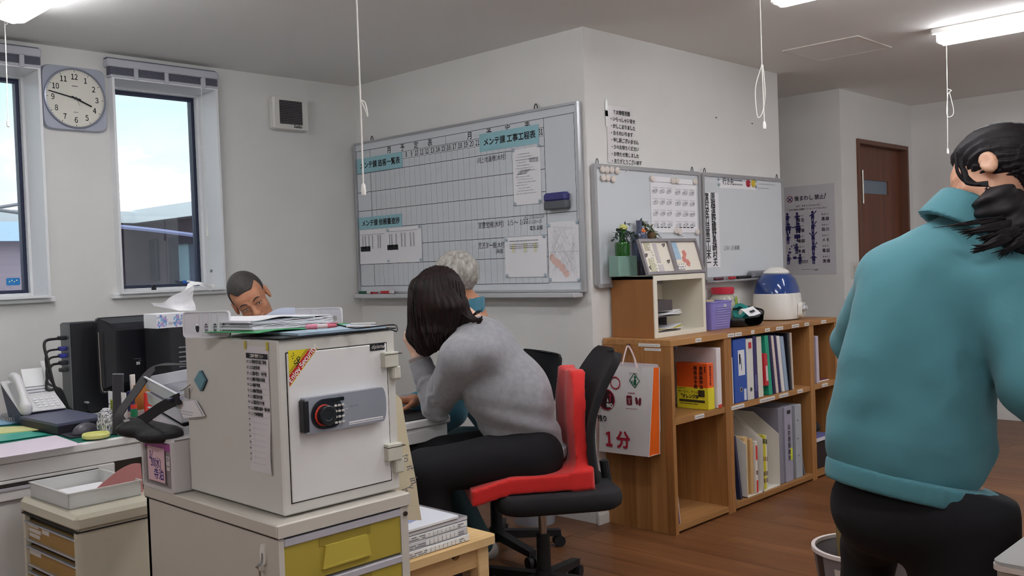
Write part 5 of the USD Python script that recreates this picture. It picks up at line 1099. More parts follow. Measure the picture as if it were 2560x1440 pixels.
def in_stand(name, label, cat, x, y, h, r, rgb, tilt=(0, 0), kind="cyl", zb=.012):
    b = (FS @ np.array([x, y, zb, 1]))[:3]; tpt = b+np.array([tilt[0], tilt[1], h])
    t = Thing(name, label, cat, b); mt = M("st_%d_%d_%d" % tuple(rgb), rgb, .4)
    if kind == "cyl":
        t.p("barrel", cyl(b, b+(tpt-b)*.72, r, n=12), mt); t.p("cap", cyl(b+(tpt-b)*.72, tpt, r*1.12, n=12), mt); t.p("end", cyl(tpt-(tpt-b)*.02, tpt+(tpt-b)*.01, r*.75, n=12), M("st_end", (60, 60, 110), .4))
    else:
        t.p("blade", fr(bx(-r, r, -.004, .004, 0, h, .002), frame(b, np.array([1, .1, 0]), np.array([-.1, 1, 0]))), mt)
    return t
in_stand("marker_pen", "thick navy marker pen standing in the pen stand", "pen", wS*.72+.03, .035, .145, .011, (42, 44, 108))
in_stand("marker_pen", "red capped marker standing at the pen stand's right", "pen", wS*.80+.045, .03, .10, .010, (214, 64, 44))
in_stand("marker_pen", "green marker standing behind the strap in the pen stand", "pen", wS*.86+.055, .02, .085, .011, (20, 116, 74))
in_stand("pen", "blue pen leaning out at the pen stand's left", "pen", .010, .07, .13, .0045, (70, 130, 200), (-.02, 0))
in_stand("ruler", "white ruler with red line standing in the pen stand", "ruler", wS*.55, .075, .20, .010, (226, 220, 214), kind="flat")
in_stand("notebook", "orange brown card standing at the back of the pen stand", "card", wS*.72+.02, .085, .165, .032, (176, 112, 50), kind="flat")
in_stand("scissors_case", "red plastic sheath standing at the back of the pen stand", "sheath", wS*.9+.05, .085, .14, .024, (206, 44, 34), kind="flat")
in_stand("box_cutter", "yellow cutter leaning on the pen stand's left side", "cutter", -.022, .06, .075, .006, (212, 190, 40), kind="flat", zb=0.0)
tp = Thing("tape_dispenser", "small brown and white tape dispenser between the pens", "tape dispenser", (FS @ np.array([wS*.6+.01, .02, .09, 1]))[:3])
tp.p("shell", fr(ext(affinity.scale(Point(0, 0).buffer(1, 16), .015, .030).difference(affinity.scale(Point(.002, .004).buffer(1, 16), .008, .019)), .014), FS @ frame((wS*.6+.012, .03, .105), (1, 0, 0), (0, 0, 1))), M("tape_tan", (206, 184, 156), .35))
tp.p("roll", fr(ext(affinity.scale(Point(.002, .004).buffer(1, 16), .008, .019), .010), FS @ frame((wS*.6+.012, .032, .105), (1, 0, 0), (0, 0, 1))), M("tape_brown", (150, 96, 50), .4))
bz_ = Thing("plastic_bag", "crumpled clear white bag at the pen stand's left side", "bag", at(255, 1072, z=.7035))
pc = at(262, 1062, z=.74)
bz_.p("film", snet(lambda P: np.abs(smin(ell(P, pc, (.024, .03, .05)), ell(P, pc+[.01, 0, .03], (.02, .03, .03)), .02)+.012*nz(P, 55, 3)+.006*nz(P, 130, 4))-.0018, pc-.075, pc+.085, .0045), clear_plastic("bag_film", (236, 236, 240), .72, .25), smooth=True)
t = Thing("remote_control", "dark upright device standing behind the pen stand", "remote", at(296, 1060, z=.7035)+[.12, .2, 0])
q0 = at(276, 935, d=3.45); t.p("body", fr(bx(-.0, .040, -.006, .006, -.0, q0[2]-.7035, .003), frame((q0[0], q0[1], .7035), RT, FW*[1, 1, 0])), M("remote_dark", (58, 58, 64), .4)); t.p("top_face", fr(bx(.001, .039, -.007, .007, q0[2]-.706, q0[2]-.7025, .001), frame((q0[0], q0[1], .7035), RT, FW*[1, 1, 0])), M("remote_grey", (120, 120, 126), .4))
solo("white_cable", tube([at(219, 986, z=.75), at(245, 1000, z=.73), at(272, 1012, z=.72), at(300, 1000, z=.72)], .004, 6), M("cable_white", (214, 214, 214), .45), "white cable crossing the desk before the monitor", "cable")
solo("grey_rod", fr(bx(0, .10, -.006, .006, 0, .008, .002), frame(at(195, 1005, z=.748), at(238, 1012, z=.748)-at(195, 1005, z=.748), (0, 1, 0))), M("rod_grey", (170, 172, 170), .4), "pale grey plastic stick lying behind the laptop", "stick")

# ---- small drawer unit by the desk
UZ = .57
P0, P1, P2 = at(52, 1242, z=UZ), at(190, 1292, z=UZ), at(345, 1247, z=UZ)
ux, uy = P2-P1, P0-P1; wU, dU = .30, np.linalg.norm(uy)
ux = ux/np.linalg.norm(ux); uy = uy/np.linalg.norm(uy); ux = np.cross(uy, [0, 0, 1]); ux = -ux if ux@(P2-P1) < 0 else ux
FU = np.eye(4); FU[:3, 0] = ux; FU[:3, 1] = uy; FU[:3, 3] = [P1[0], P1[1], 0]
BEI = M("steel_beige", (212, 206, 186), .35)
du = Thing("file_drawer_unit", "low beige steel drawer unit with ochre drawers at the lower left", "cabinet", P1*[1, 1, 0]+ux*.15+uy*.2)
rp_ = Polygon([(0, 0), (wU, 0), (wU, UZ), (.016, UZ), (.006, UZ-.005), (.001, UZ-.014), (0, UZ-.02)])
du.p("case", cat_([fr(bx(.012, wU, .004, .016, .02, UZ-.012), FU), fr(bx(.012, wU, dU-.016, dU-.004, .02, UZ-.012), FU), fr(bx(wU-.02, wU, 0, dU, .02, UZ-.012), FU)]), BEI)
du.p("top", fr(bx(-.004, wU+.004, -.004, dU+.004, UZ-.05, UZ, .012), FU), BEI)
du.p("top_seam", fr(bx(-.001, wU, .0005, dU-.0005, UZ-.053, UZ-.049), FU), SEAM)
OCH = M("drawer_ochre", (166, 128, 60), .5); DKI = M("drawer_inside", (62, 56, 52), .7)
for k in range(5):
    z1 = UZ-.056-.082*k
    d = du.p("drawer", fr(bx(.010, .03, .020, dU-.020, z1-.078, z1-.020), FU), OCH)
    du.p("drawer_gap", fr(bx(.022, .035, .020, dU-.020, z1-.020, z1), FU), DKI, parent=d)
    du.p("drawer_pull", fr(bx(-.002, .012, .018, dU-.018, z1-.024, z1-.018, .002), FU), M("pull_alu", (190, 190, 194), .3, .5), parent=d)
    du.p("divider_rail", fr(bx(-.001, .014, .016, dU-.016, z1-.082, z1-.076, .002), FU), M("pull_alu"), parent=d)
    if k < 2:
        for (y0_, y1_, za, zb2) in (((dU-.11, dU-.025, z1-.036, z1-.022), (dU-.13, dU-.03, z1-.052, z1-.040), (dU-.12, dU-.035, z1-.068, z1-.056), (dU-.195, dU-.14, z1-.045, z1-.026)) if k == 0 else ((dU-.12, dU-.03, z1-.045, z1-.026),)):
            du.p("label", fr(bx(.0085, .0105, y0_, y1_, za, zb2), FU), M("label_cream", (216, 210, 204), .7), parent=d)
for y in (.01, dU-.02): du.p("corner_post", fr(bx(.0, .014, y-.008, y+.012, .02, UZ-.05), FU), BEI)
du.p("plinth", fr(bx(.02, wU-.02, .02, dU-.02, 0, .02), FU), SEAM)
# tray and pink sheet on it
tw_ = Thing("plastic_tray", "frosted white open tray on the beige drawer unit", "tray", (FU @ np.array([.12, .25, UZ, 1]))[:3])
FRO = clear_plastic("frosted", (228, 228, 226), .75, .3)
tx0, tx1, ty0, ty1 = .02, .25, .10, dU-.03
tw_.p("floor", fr(bx(tx0, tx1, ty0, ty1, UZ+.001, UZ+.004), FU), FRO)
tw_.p("wall", cat_([fr(bx(tx0, tx0+.003, ty0, ty1, UZ+.001, UZ+.048), FU), fr(bx(tx1-.003, tx1, ty0, ty1, UZ+.001, UZ+.048), FU), fr(bx(tx0, tx1, ty0, ty0+.003, UZ+.001, UZ+.048), FU), fr(bx(tx0, tx1, ty1-.003, ty1, UZ+.001, UZ+.048), FU)]), FRO)
tw_.p("rim", cat_([fr(bx(tx0-.004, tx0+.004, ty0-.004, ty1+.004, UZ+.046, UZ+.050), FU), fr(bx(tx1-.004, tx1+.004, ty0-.004, ty1+.004, UZ+.046, UZ+.050), FU), fr(bx(tx0, tx1, ty1-.004, ty1+.004, UZ+.046, UZ+.050), FU), fr(bx(tx0, tx1, ty0-.004, ty0+.004, UZ+.046, UZ+.050), FU)]), FRO)
pt_ = Thing("paper_sheet", "white sheet with faint scribble inside the frosted tray", "paper", (FU @ np.array([.12, .25, UZ+.006, 1]))[:3])
pt_.p("sheet", fr(bx(tx0+.01, tx1-.01, ty0+.02, ty1-.02, UZ+.006, UZ+.010), FU), PAPER)
pt_.p("scribble", fr(fr(flat(dashes(0, .06, 0, .008, 5, .006, .012, .004), .0006), frame((.08, .2, UZ+.0105), (0, -1, 0), (1, 0, 0))), FU), INKG, smooth=False)
A, B = at(236, 1255, z=UZ+.002), at(372, 1235, z=UZ+.06)
FPK = frame(A, at(365, 1228, z=UZ+.002)-A, (0.05, .12, 1))
cr = [(0, 0), (.0, .035)]+[(.02+.12*t-.02*(1-t)**2, .035+.062*math.sin(t*math.pi/2)) for t in np.linspace(0, 1, 12)]+[(.16, .093), (.16, 0)]
solo("plastic_sheet", fr(ext(Polygon(cr), .002), FPK), M("sheet_rose", (204, 136, 134), .5), "rose pink round-cornered sheet standing in front of the frosted tray", "plastic sheet")
# ---- stool with catalogues, paper banner
SW = wood("pine", (228, 196, 146), (208, 172, 120), "x", across=20, along=1.2, rough=.45, rand=.03)
TX0, TX1, TY0, TY1, TZ = 1.560, 2.008, 2.055, 2.345, .450
so = Thing("stool", "small pine bench stool beside the drawer cabinet", "stool", ((TX0+TX1)/2, (TY0+TY1)/2, 0))
so.p("seat", ext(rrect(TX0, TX1, TY0, TY1, .025), .024, TZ-.024), SW, smooth=25)
FA_ = frame((0, TY0+.018, 0), (1, 0, 0), (0, 0, 1)); xc = at(1138, 1385, y=TY0+.02)[0]
so.p("rail", fr(ext(sbox(TX0+.02, TZ-.085, TX1-.03, TZ-.024).difference(affinity.scale(Point(xc, TZ-.024).buffer(1, 12), .018, .020)), .016, -.016), FA_), wood("pine_rail", (206, 168, 116), (184, 144, 94), "x", across=20, along=1.2, rough=.5, rand=.02))
so.p("rail", bx(TX0+.02, TX1-.03, TY1-.034, TY1-.018, TZ-.085, TZ-.024), _mats["pine_rail"])
for a in (TX0+.03, TX1-.075):
    for b in (TY0+.012, TY1-.055): so.p("leg", bx(a, a+.045, b, b+.04, 0, TZ-.024, .003), SW)
bs = [("lowest thick catalogue of the pile on the pine stool", .020, (206, 204, 206)), ("second catalogue from the bottom of the pile on the stool", .022, (188, 186, 188)), ("third catalogue from the bottom of the pile on the stool", .018, (212, 211, 214)), ("grey catalogue under the top brochure on the stool", .012, (120, 116, 120)), ("top brochure with blue band on the stool's pile", .010, (222, 224, 232))]
z = TZ+.001; br = np.random.default_rng(9)
for k, (la, h, rgb) in enumerate(bs):
    t = Thing("catalogue", la, "book", (1.75, 2.2, z)); dx = br.uniform(-.006, .006); x1_ = 1.905+dx-(0.03 if k == 4 else 0); y0_ = 2.075+br.uniform(0, .008)
    t.p("cover", bx(1.57, x1_, y0_, y0_+.235, z, z+h, .001), M("catalogue_%d" % k, rgb, .35)); t.p("pages", bx(1.575, x1_-.004, y0_-.0012, y0_+.23, z+.002, z+h-.002), M("pages_%d" % (k % 2), [(232, 231, 228), (206, 204, 206)][k % 2], .8))
    if k < 3:
        F = frame((1.62, y0_-.0014, z), (1, 0, 0), (0, 0, 1)); t.p("spine_print", fr(flat(mpoly([dashes(0, .27, .004+.006*j, .003, 10*k+j, .01, .05, .01) for j in range(2)]), .0003), F), INKG, smooth=False)
        t.p("index_tabs", cat_([bx(1.74+.016*j, 1.753+.016*j, y0_-.003, y0_, z+.004, z+h-.004) for j in range(8)]), M("tab_pale", (226, 225, 224), .7), smooth=False, kind="stuff")
    if k == 4:
        F = frame((1.57, y0_, z+h), (1, 0, 0), (0, 1, 0)); t.p("blue_band", fr(flat(Polygon([(0, .02), (.20, .06), (.22, .10), (0, .13)]), .0008), F), M("band_blue", (150, 164, 204), .4), smooth=False)
        t.p("lettering", fr(flat(mpoly([affinity.translate(dashes(0, .09, 0, .010, 3, .008, .014, .003), .17, .19), affinity.translate(dashes(0, .06, 0, .005, 4, .006, .010, .003), .18, .178)]), .0008), F), INK, smooth=False)
        t.p("pink_tab", bx(1.80, 1.81, y0_+.2, y0_+.245, z+h, z+h+.001), M("tab_pink", (240, 130, 160), .6))
    z += h+.0006
CRE = M("cream_paper", (228, 216, 186), .8)
bp = Thing("paper_banner", "cream handwritten paper banner standing between safe and catalogues", "paper", (1.72, 2.38, z))
qs = [at(985, 985, d=2.60), at(1002, 1000, d=2.62), at(1055, 1295, d=2.52), at(985, 1300, d=2.50)]
Fb = frame(qs[3], RT, UP); lp = [((q_-qs[3])@RT, (q_-qs[3])@UP) for q_ in (at(985, 980, d=2.5), at(1004, 1000, d=2.5), at(1017, 1080, d=2.5), at(1030, 1150, d=2.5), at(1040, 1200, d=2.5), at(1048, 1262, d=2.5), at(1054, 1300, d=2.5), at(985, 1300, d=2.5))]
bp.p("sheet", fr(ext(Polygon(lp), .0015), Fb), CRE)
wr = []
for s_, px, py in (("to", 1004, 1138), ("it", 1016, 1165), ("in", 1024, 1195), ("Y", 1014, 1215), ("n", 1004, 1222)):
    q_ = at(px, py, d=2.5); wr.append(affinity.translate(affinity.rotate(text(s_, .026, px=26, width=.8), -75, origin=(0, 0)), (q_-qs[3])@RT, (q_-qs[3])@UP))
bp.p("handwriting", fr(flat(mpoly(wr), .0022), Fb), INKG, smooth=False)
# ================================================================== BOOKSHELF AND WHAT STANDS ON IT
SHW = wood("shelf_wood", (178, 128, 76), (140, 92, 50), "z", across=12, along=.5, rough=.42, rand=.05)
SHX = wood("shelf_wood_flat", (180, 132, 82), (148, 102, 58), "x", across=12, along=.5, rough=.42, rand=.05)
SY, SB, SZ = 2.505, 2.900, .900
bs_ = Thing("bookshelf", "long low wooden bookshelf against the wall under the small whiteboards", "bookshelf", (4.45, 2.7, 0))
# laminated end panels and dividers built of glued staves
def staves(x0, x1, y0, y1, z0, z1, n, name="side_panel"):
    w = (y1-y0)/n
    for k in range(n): bs_.p(name, bx(x0, x1, y0+w*k+.0002, y0+w*(k+1)-.0002, z0, z1), SHW, smooth=False)
staves(3.592, 3.617, SY, SB, 0, SZ-.03, 9)
for x0, x1 in ((4.050, 4.084), (4.086, 4.118)): staves(x0, x1, SY+.002, SB, 0, SZ-.03, 7, "divider")
for x0, x1 in ((4.940, 4.968), (4.970, 4.992), (5.250, 5.275)): staves(x0, x1, SY+.002, SB, 0, SZ-.03, 7, "divider")
for x0, x1 in ((3.592, 4.085), (4.085, 4.969), (4.969, 5.275)): bs_.p("top_board", bx(x0+.0006, x1-.0006, SY-.002, SB, SZ-.03, SZ, .002), SHX)
bays = [(3.617, 4.050), (4.118, 4.940), (4.992, 5.250)]
for x0, x1 in bays:
    bs_.p("shelf_board", bx(x0, x1, SY+.006, SB-.012, .505, .535, .001), SHX); bs_.p("bottom_board", bx(x0, x1, SY+.002, SB-.012, .012, .040, .001), SHX)
    nst = max(3, int((x1-x0)/.075)); w = (x1-x0)/nst
    for k in range(nst): bs_.p("back_panel", bx(x0+w*k+.0003, x0+w*(k+1)-.0003, SB-.012, SB-.002, .012, SZ-.03), SHW, smooth=False)
LBL = M("shelf_label", (226, 220, 214), .6)
FSH = frame((0, SY, 0), (1, 0, 0), (0, 0, 1))
def shlabel(pxa, pxb, py, zc, w=None):
    xa, xb = at(pxa, py, y=SY)[0], at(pxb, py, y=SY)[0]
    l_ = bs_.p("label", fbox(FSH, xa, xb, zc-.009, zc+.009, -.006, .0034 if zc > .6 else .0006), LBL)
    bs_.p("label_print", fr(flat(dashes(xa+.006, xb-.006, zc-.003, .005, int(pxa), .003, .008, .003), .0040 if zc > .6 else .0012), FSH), INKG, smooth=False, parent=l_)
for pa, pb in ((1737, 1752), (1818, 1834), (1836, 1853), (1877, 1885), (1912, 1924), (1940, 1957), (1979, 1997), (2011, 2022), (2053, 2065)): shlabel(pa, pb, 840, SZ-.016)
for pa, pb in ((1738, 1760), (1829, 1861), (1902, 1938), (1951, 1972), (1997, 2008), (2058, 2071)): shlabel(pa, pb, 1020, .520)
for (pa, pb, py0, py1) in ((1596, 1650, 858, 868), (1611, 1652, 870, 878)):
    a, b = at(pa, py0, x=3.591), at(pb, py1, x=3.591); l_ = bs_.p("label", bx(3.5905, 3.5922, b[1], a[1], b[2], a[2]), LBL)
    bs_.p("label_print", fr(flat(dashes(.01, a[1]-b[1]-.01, .004, .004, int(pa), .004, .01, .003), .0006), frame((3.5905, a[1], b[2]), (0, -1, 0), (0, 0, 1))), INKF, smooth=False, parent=l_)
bs_.p("latch", cyl((3.625, SY-.002, SZ-.035), (3.625, SY-.010, SZ-.035), .008, n=12), STEELD)
# ---- books and files: each stands with its spine to the front
def book(name, label, cat, x0, x1, z0, h, depth, rgb, lean=0.0, y0=None, pages=False, spine=None, bands=(), text_=None, rnd=.35, hole=None, group=None, ytilt=0):
    """Spine at the front (y0), covers at x0 and x1; lean shifts the top left by that many metres."""
    y0 = SY+.012 if y0 is None else y0
    th_ = x1-x0; Fk = frame((x0, y0, z0), (1, 0, 0), (0, 0, 1)); sh = np.eye(4); sh[0, 1] = -lean/h; Fk = Fk @ sh
    t = Thing(name, label, cat, (x0+th_/2, y0+depth/2, z0), group=group)
    m = M("bk_%d_%d_%d" % tuple(rgb), rgb, rnd)
    if pages:
        c = max(.0012, min(.002, th_*.2))
        t.p("cover", cat_([fbox(Fk, 0, c, 0, h, -depth, 0), fbox(Fk, th_-c, th_, 0, h, -depth, 0), fbox(Fk, 0, th_, 0, h, -c, 0)]), m, smooth=False)
        t.p("pages", fbox(Fk, c, th_-c, .003, h-.003, -depth+.004, -c), M("book_pages", (222, 216, 202), .8), smooth=False)
    else: t.p("cover", fbox(Fk, 0, th_, 0, h, -depth, 0, min(.002, th_*.2)), m)
    for (a, b, c, d, rg) in bands: t.p("spine_label", fbox(Fk, th_*a, th_*b, h*c, h*d, -.0005, .0008), M("sp_%d_%d_%d" % tuple(rg), rg, .5), smooth=False)
    if text_: 
        s, sz, col, zc = text_
        g = [affinity.translate(text(ch, sz, align="c", px=26, bold=.02), th_/2, h*zc-sz*1.12*k) for k, ch in enumerate(s)]
        t.p("spine_lettering", fr(flat(mpoly(g), .0014), Fk), M("sp_ink_%d_%d_%d" % tuple(col), col, .6), smooth=False)
    if hole:
        t.p("finger_ring", fr(lathe([[.0085, 0], [.0125, 0], [.0125, .0016], [.0085, .0016], [.0085, 0]], (th_/2, h*hole, 0), 20), Fk), M("ring_chrome", (190, 190, 196), .3, .7)); t.p("finger_hole", fr(flat(Point(th_/2, h*hole).buffer(.0085, 8), .0008), Fk), SEAM, smooth=False)
    return t
def fx(px, py): return at(px, py, y=SY+.015)[0]
def fz(px, py): return at(px, py, y=SY+.015)[2]
zs = .536
# bay 1, upper shelf
book("book", "dark maroon thin book at the far left of the shelf's first bay", "book", 3.622, 3.632, zs, .29, .2, (58, 30, 36), y0=SY+.10)
book("book", "pale blue booklet at the left of the shelf's first bay", "book", 3.634, 3.644, zs, .24, .2, (176, 190, 214), y0=SY+.10)
book("book", "grey thin file beside the orange book in the first bay", "file", 3.647, 3.658, zs, .20, .22, (140, 134, 138), y0=SY+.09)
t = book("file_box", "large white book standing behind the orange book", "book", fx(1788, 950), fx(1799, 950), zs, .295, .25, (222, 214, 214), y0=SY+.004, bands=((.1, .9, .0, .055, (196, 62, 38)),), rnd=.5)
x0o, x1o = fx(1768, 960), fx(1783, 960); hO = .225
ob = book("law_book", "thick orange building code book with yellow paper band", "book", x0o, x1o, zs, hO, .18, (228, 92, 36), y0=SY+.012, rnd=.4)
ob.p("yellow_band", bx(x0o-.0012, x1o+.0008, SY+.011, SY+.19, zs+.001, zs+hO*.47), M("band_yellow", (226, 212, 50), .4))
FC_ = frame((x0o-.0014, SY+.192, zs), (0, -1, 0), (0, 0, 1))   # front cover, facing the room's left
wC = .18
g = [affinity.translate(text(ch, .0205, align="c", px=30, bold=.04), wC*.80, hO*.86-.0225*k) for k, ch in enumerate("建築基準法")]+[affinity.translate(text(ch, .0205, align="c", px=30, bold=.04), wC*.62, hO*.86-.0225*k) for k, ch in enumerate("関係法令集")]+[affinity.translate(text(ch, .009, align="c", px=22, bold=.03), wC*.92, hO*.9-.010*k) for k, ch in enumerate("最新版")]
ob.p("title_lettering", fr(flat(mpoly(g), .0003), FC_), M("title_maroon", (84, 30, 20), .6), smooth=False)
FB_ = frame((x0o-.0016, SY+.192, zs), (0, -1, 0), (0, 0, 1))
g = [affinity.translate(text("“オレンジ本”", .022, px=32, bold=.045, width=.86), wC*.08, hO*.235), affinity.translate(text("持つなら、やっぱり", .0155, px=26, width=.95), wC*.06, hO*.345), sbox(wC*.08, hO*.145, wC*.90, hO*.20), dashes(wC*.10, wC*.7, hO*.10, .004, 3, .004, .009, .002), sbox(wC*.70, hO*.27, wC*.90, hO*.42), dashes(wC*.05, wC*.3, hO*.435, .003, 7, .004, .009, .002)]
ob.p("band_lettering", fr(flat(mpoly(g), .0004), FB_), M("band_ink", (60, 52, 30), .6), smooth=False)
Fs = frame((x0o, SY+.0108, zs), (1, 0, 0), (0, 0, 1))
ob.p("spine_lettering", fr(flat(mpoly([affinity.translate(text(ch, .0125, align="c", px=24, bold=.03), (x1o-x0o)*.42, hO*.90-.0135*k) for k, ch in enumerate("建築基準法令集")]), .0008), Fs), M("title_maroon"), smooth=False)
# bay 1, lower: thin folder leaning on the end panel
Fk = frame((3.622, SY+.02, .0405), (1, 0, 0), (.0, 0, 1)); sh = np.eye(4); sh[0, 1] = -.10; Fl = frame((3.655, SY+.02, .0405), (1, 0, 0), (0, 0, 1)) @ sh
t = Thing("folder", "thin white and violet folder leaning in the empty lower bay", "folder", (3.65, SY+.15, .0405)); t.p("cover", fbox(Fl, 0, .004, 0, .25, -.28, 0), M("folder_whitish", (216, 208, 210), .4)); t.p("violet_cover", fbox(Fl, -.005, -.0005, 0, .22, -.28, 0), M("folder_violet", (60, 48, 100), .4))
# bay 2, upper: row of files
def bf(pa, pb, py): return fx(pa, py), fx(pb, py)
a, b = 4.1205, 4.132; book("magazine", "thin speckled magazine at the left of the file row", "magazine", a, b, zs, .30, .2, (176, 172, 176), lean=.004, bands=((.1, .9, .3, .5, (70, 70, 80)),))
a, b = 4.1335, 4.147; book("clear_file", "short pale clear file left of the blue binder", "file", a, b, zs, .235, .2, (196, 198, 204), lean=.004)
a, b = bf(1836, 1867, 960); book("ring_binder", "wide blue lever arch binder with white spine label", "binder", a, b, zs, .322, .28, (46, 82, 166), lean=.006, bands=((.34, .86, .42, .82, (222, 224, 230)), (.42, .52, .60, .76, (60, 66, 110)), (.56, .60, .5, .7, (120, 124, 150)), (.72, .92, .02, .20, (206, 210, 222))), hole=.20)
a, b = bf(1868, 1884, 955); book("ring_binder", "white lever arch binder with a red square on its spine", "binder", a, b, zs, .315, .28, (214, 212, 206), lean=.004, bands=((.30, .78, .84, .94, (186, 52, 60)),), hole=.17)
a, b = bf(1885, 1894, 950); book("file", "first navy file right of the white lever arch binder", "file", a, b, zs, .325, .26, (50, 44, 96), lean=.006, bands=((.2, .7, .12, .38, (96, 92, 140)),))
a, b = bf(1895, 1907, 945); book("file", "broad ivory file left of the red tabbed one", "file", a, b, zs, .318, .26, (214, 210, 196), lean=.01)
a, b = bf(1910, 1918, 940); book("file", "short red file with white label in the file row", "file", a, b, zs+.055, .17, .20, (196, 46, 56), lean=.010, y0=SY+.006, bands=((.3, .85, .15, .62, (220, 214, 210)),)); 
a, b = bf(1921, 1930, 938); book("file", "green leaning file in the middle of the row", "file", a, b, zs, .318, .26, (36, 158, 126), lean=.035)
a, b = bf(1932, 1938, 936); book("file", "narrow dark navy file right of the green one", "file", a, b, zs, .318, .26, (44, 36, 76), lean=.040)
a, b = bf(1939, 1945, 934); book("file", "narrow cream pink file between two navy files", "file", a, b, zs, .312, .26, (216, 200, 190), lean=.042)
a, b = bf(1946, 1951, 932); book("file", "second narrow navy file from the right end of the row", "file", a, b, zs, .314, .26, (52, 42, 90), lean=.042)
a, b = bf(1953, 1960, 930); book("file", "white leaning file near the right end of the row", "file", a, b, zs, .306, .26, (226, 222, 220), lean=.044)
a, b = bf(1962, 1970, 928); book("file", "pale slate blue file near the right end of the row", "file", a, b, zs, .30, .26, (150, 168, 190), lean=.046)
a, b = bf(1973, 1978, 926); book("file", "black file at the right of the row", "file", a, b, zs, .312, .26, (34, 34, 42), lean=.020)
a, b = bf(1980, 1983, 926); book("file", "speckled paper booklet closing the row at the right", "booklet", a, b, zs, .312, .26, (204, 190, 176), lean=.012)
# bay 2, lower
zl_ = .041
a, b = bf(1836, 1846, 1180)
def leaner(label, x, w, h, lean, rgb, y0, name="folder"):
    Fq = frame((x, y0, zl_), (1, 0, 0), (0, 0, 1)); s_ = np.eye(4); s_[0, 1] = -lean/h; Fq = Fq @ s_
    t = Thing(name, label, "folder", (x, y0+.12, zl_)); t.p("cover", fbox(Fq, 0, w, 0, h, -.26, 0, .001), M("ln_%d_%d_%d" % tuple(rgb), rgb, .4)); return t
leaner("grey blue thin folder leaning at the left of the lower shelf", 4.166, .006, .40, .042, (120, 132, 150), SY+.03)
leaner("dark navy folder leaning left on the lower shelf", 4.196, .018, .33, .050, (52, 54, 78), SY+.02)
WHB = M("file_box_white", (222, 216, 206), .5)
def magazine_file(label, x0, x1, h, cut, y0):
    t = Thing("magazine_file", label, "magazine file", ((x0+x1)/2, y0+.15, zl_)); D = .27
    side = Polygon([(0, 0), (D, 0), (D, h), (D*.55, h), (0, h*cut)])
    t.p("side", fr(ext(side, .0025), frame((x1-.0025, y0, zl_), (0, 1, 0), (0, 0, 1))), WHB); t.p("side", fr(ext(side, .0025), frame((x0, y0, zl_), (0, 1, 0), (0, 0, 1))), WHB)
    t.p("floor", bx(x0, x1, y0, y0+D, zl_, zl_+.004), WHB); t.p("back", bx(x0, x1, y0+D-.003, y0+D, zl_, zl_+h), WHB); return t
xa, xb = fx(1866, 1190), fx(1905, 1180); xc, xd = fx(1907, 1180), fx(1948, 1160)
magazine_file("white cut-corner magazine file holding the brown envelopes", xa, xb, .37, .74, SY+.012)
magazine_file("white cut-corner magazine file holding the yellow booklets", xc, xd, .385, .72, SY+.012)
zz = zl_+.005
book("envelope", "thick kraft paper envelope bundle in the first magazine file", "envelope", xa+.006, xa+.045, zz, .30, .22, (204, 172, 120), y0=SY+.03, rnd=.8)
book("envelope", "second kraft paper bundle in the first magazine file", "envelope", xa+.058, xa+.085, zz, .285, .22, (196, 160, 108), y0=SY+.022, rnd=.8)
a = xa+.090; book("booklet", "red and white spined booklet at the edge of the magazine file", "booklet", a, a+.017, zz, .27, .21, (222, 216, 208), y0=SY+.010, bands=((.05, .95, .64, .92, (210, 62, 52)), (.05, .95, .02, .25, (214, 60, 50)), (.1, .9, .36, .44, (120, 80, 80))))
for k, (o_, w_, h_, rgb, la) in enumerate(((.016, .014, .29, (196, 186, 70), "olive yellow booklet, left one in the second magazine file"), (.034, .012, .285, (220, 206, 60), "bright yellow booklet in the second magazine file"), (.050, .010, .28, (230, 224, 200), "cream booklet beside the yellow ones in the magazine file"))):
    book("booklet", la, "booklet", xc+o_, xc+o_+w_, zz, h_, .22, rgb, y0=SY+.02, bands=((.1, .9, .84, .93, (60, 70, 40)), (.2, .8, .52, .60, (120, 80, 60)), (.2, .8, .25, .33, (70, 50, 60)), (.2, .8, .12, .2, (90, 60, 60))))
book("box_file", "olive green box file behind the second magazine file", "file", xc+.07, xd, zl_, .405, .10, (120, 116, 50), y0=SY+.285)
a, b = fx(1950, 1120), fx(1961, 1120); book("ring_binder", "dark grey binder left of the lettered grey binder", "binder", a, b, zl_, .41, .27, (132, 130, 142), y0=SY+.02)
a, b = fx(1963, 1120), fx(1981, 1115); book("ring_binder", "grey binder with vertical black lettering on the lower shelf", "binder", a, b, zl_, .41, .28, (158, 156, 172), bands=((.3, .75, .90, .95, (40, 40, 46)), (.62, .92, .28, .44, (206, 214, 60))), text_=("公共建築設計", .030, (60, 58, 66), .70))
book("file", "slim black file between the two grey binders", "file", b+.003, b+.012, zl_, .40, .2, (40, 38, 46), y0=SY+.06)
a, b = fx(1989, 1110), fx(2004, 1105); book("ring_binder", "pale grey punched binder at the right of the lower shelf", "binder", a, b, zl_, .405, .28, (168, 172, 178), bands=((.25, .45, .78, .80, (110, 110, 116)), (.25, .45, .53, .55, (110, 110, 116)), (.25, .45, .30, .32, (110, 110, 116))))
leaner("small slate folder leaning at the right end of the lower shelf", fx(2014, 1190), .008, .12, .03, (120, 124, 136), SY+.02)
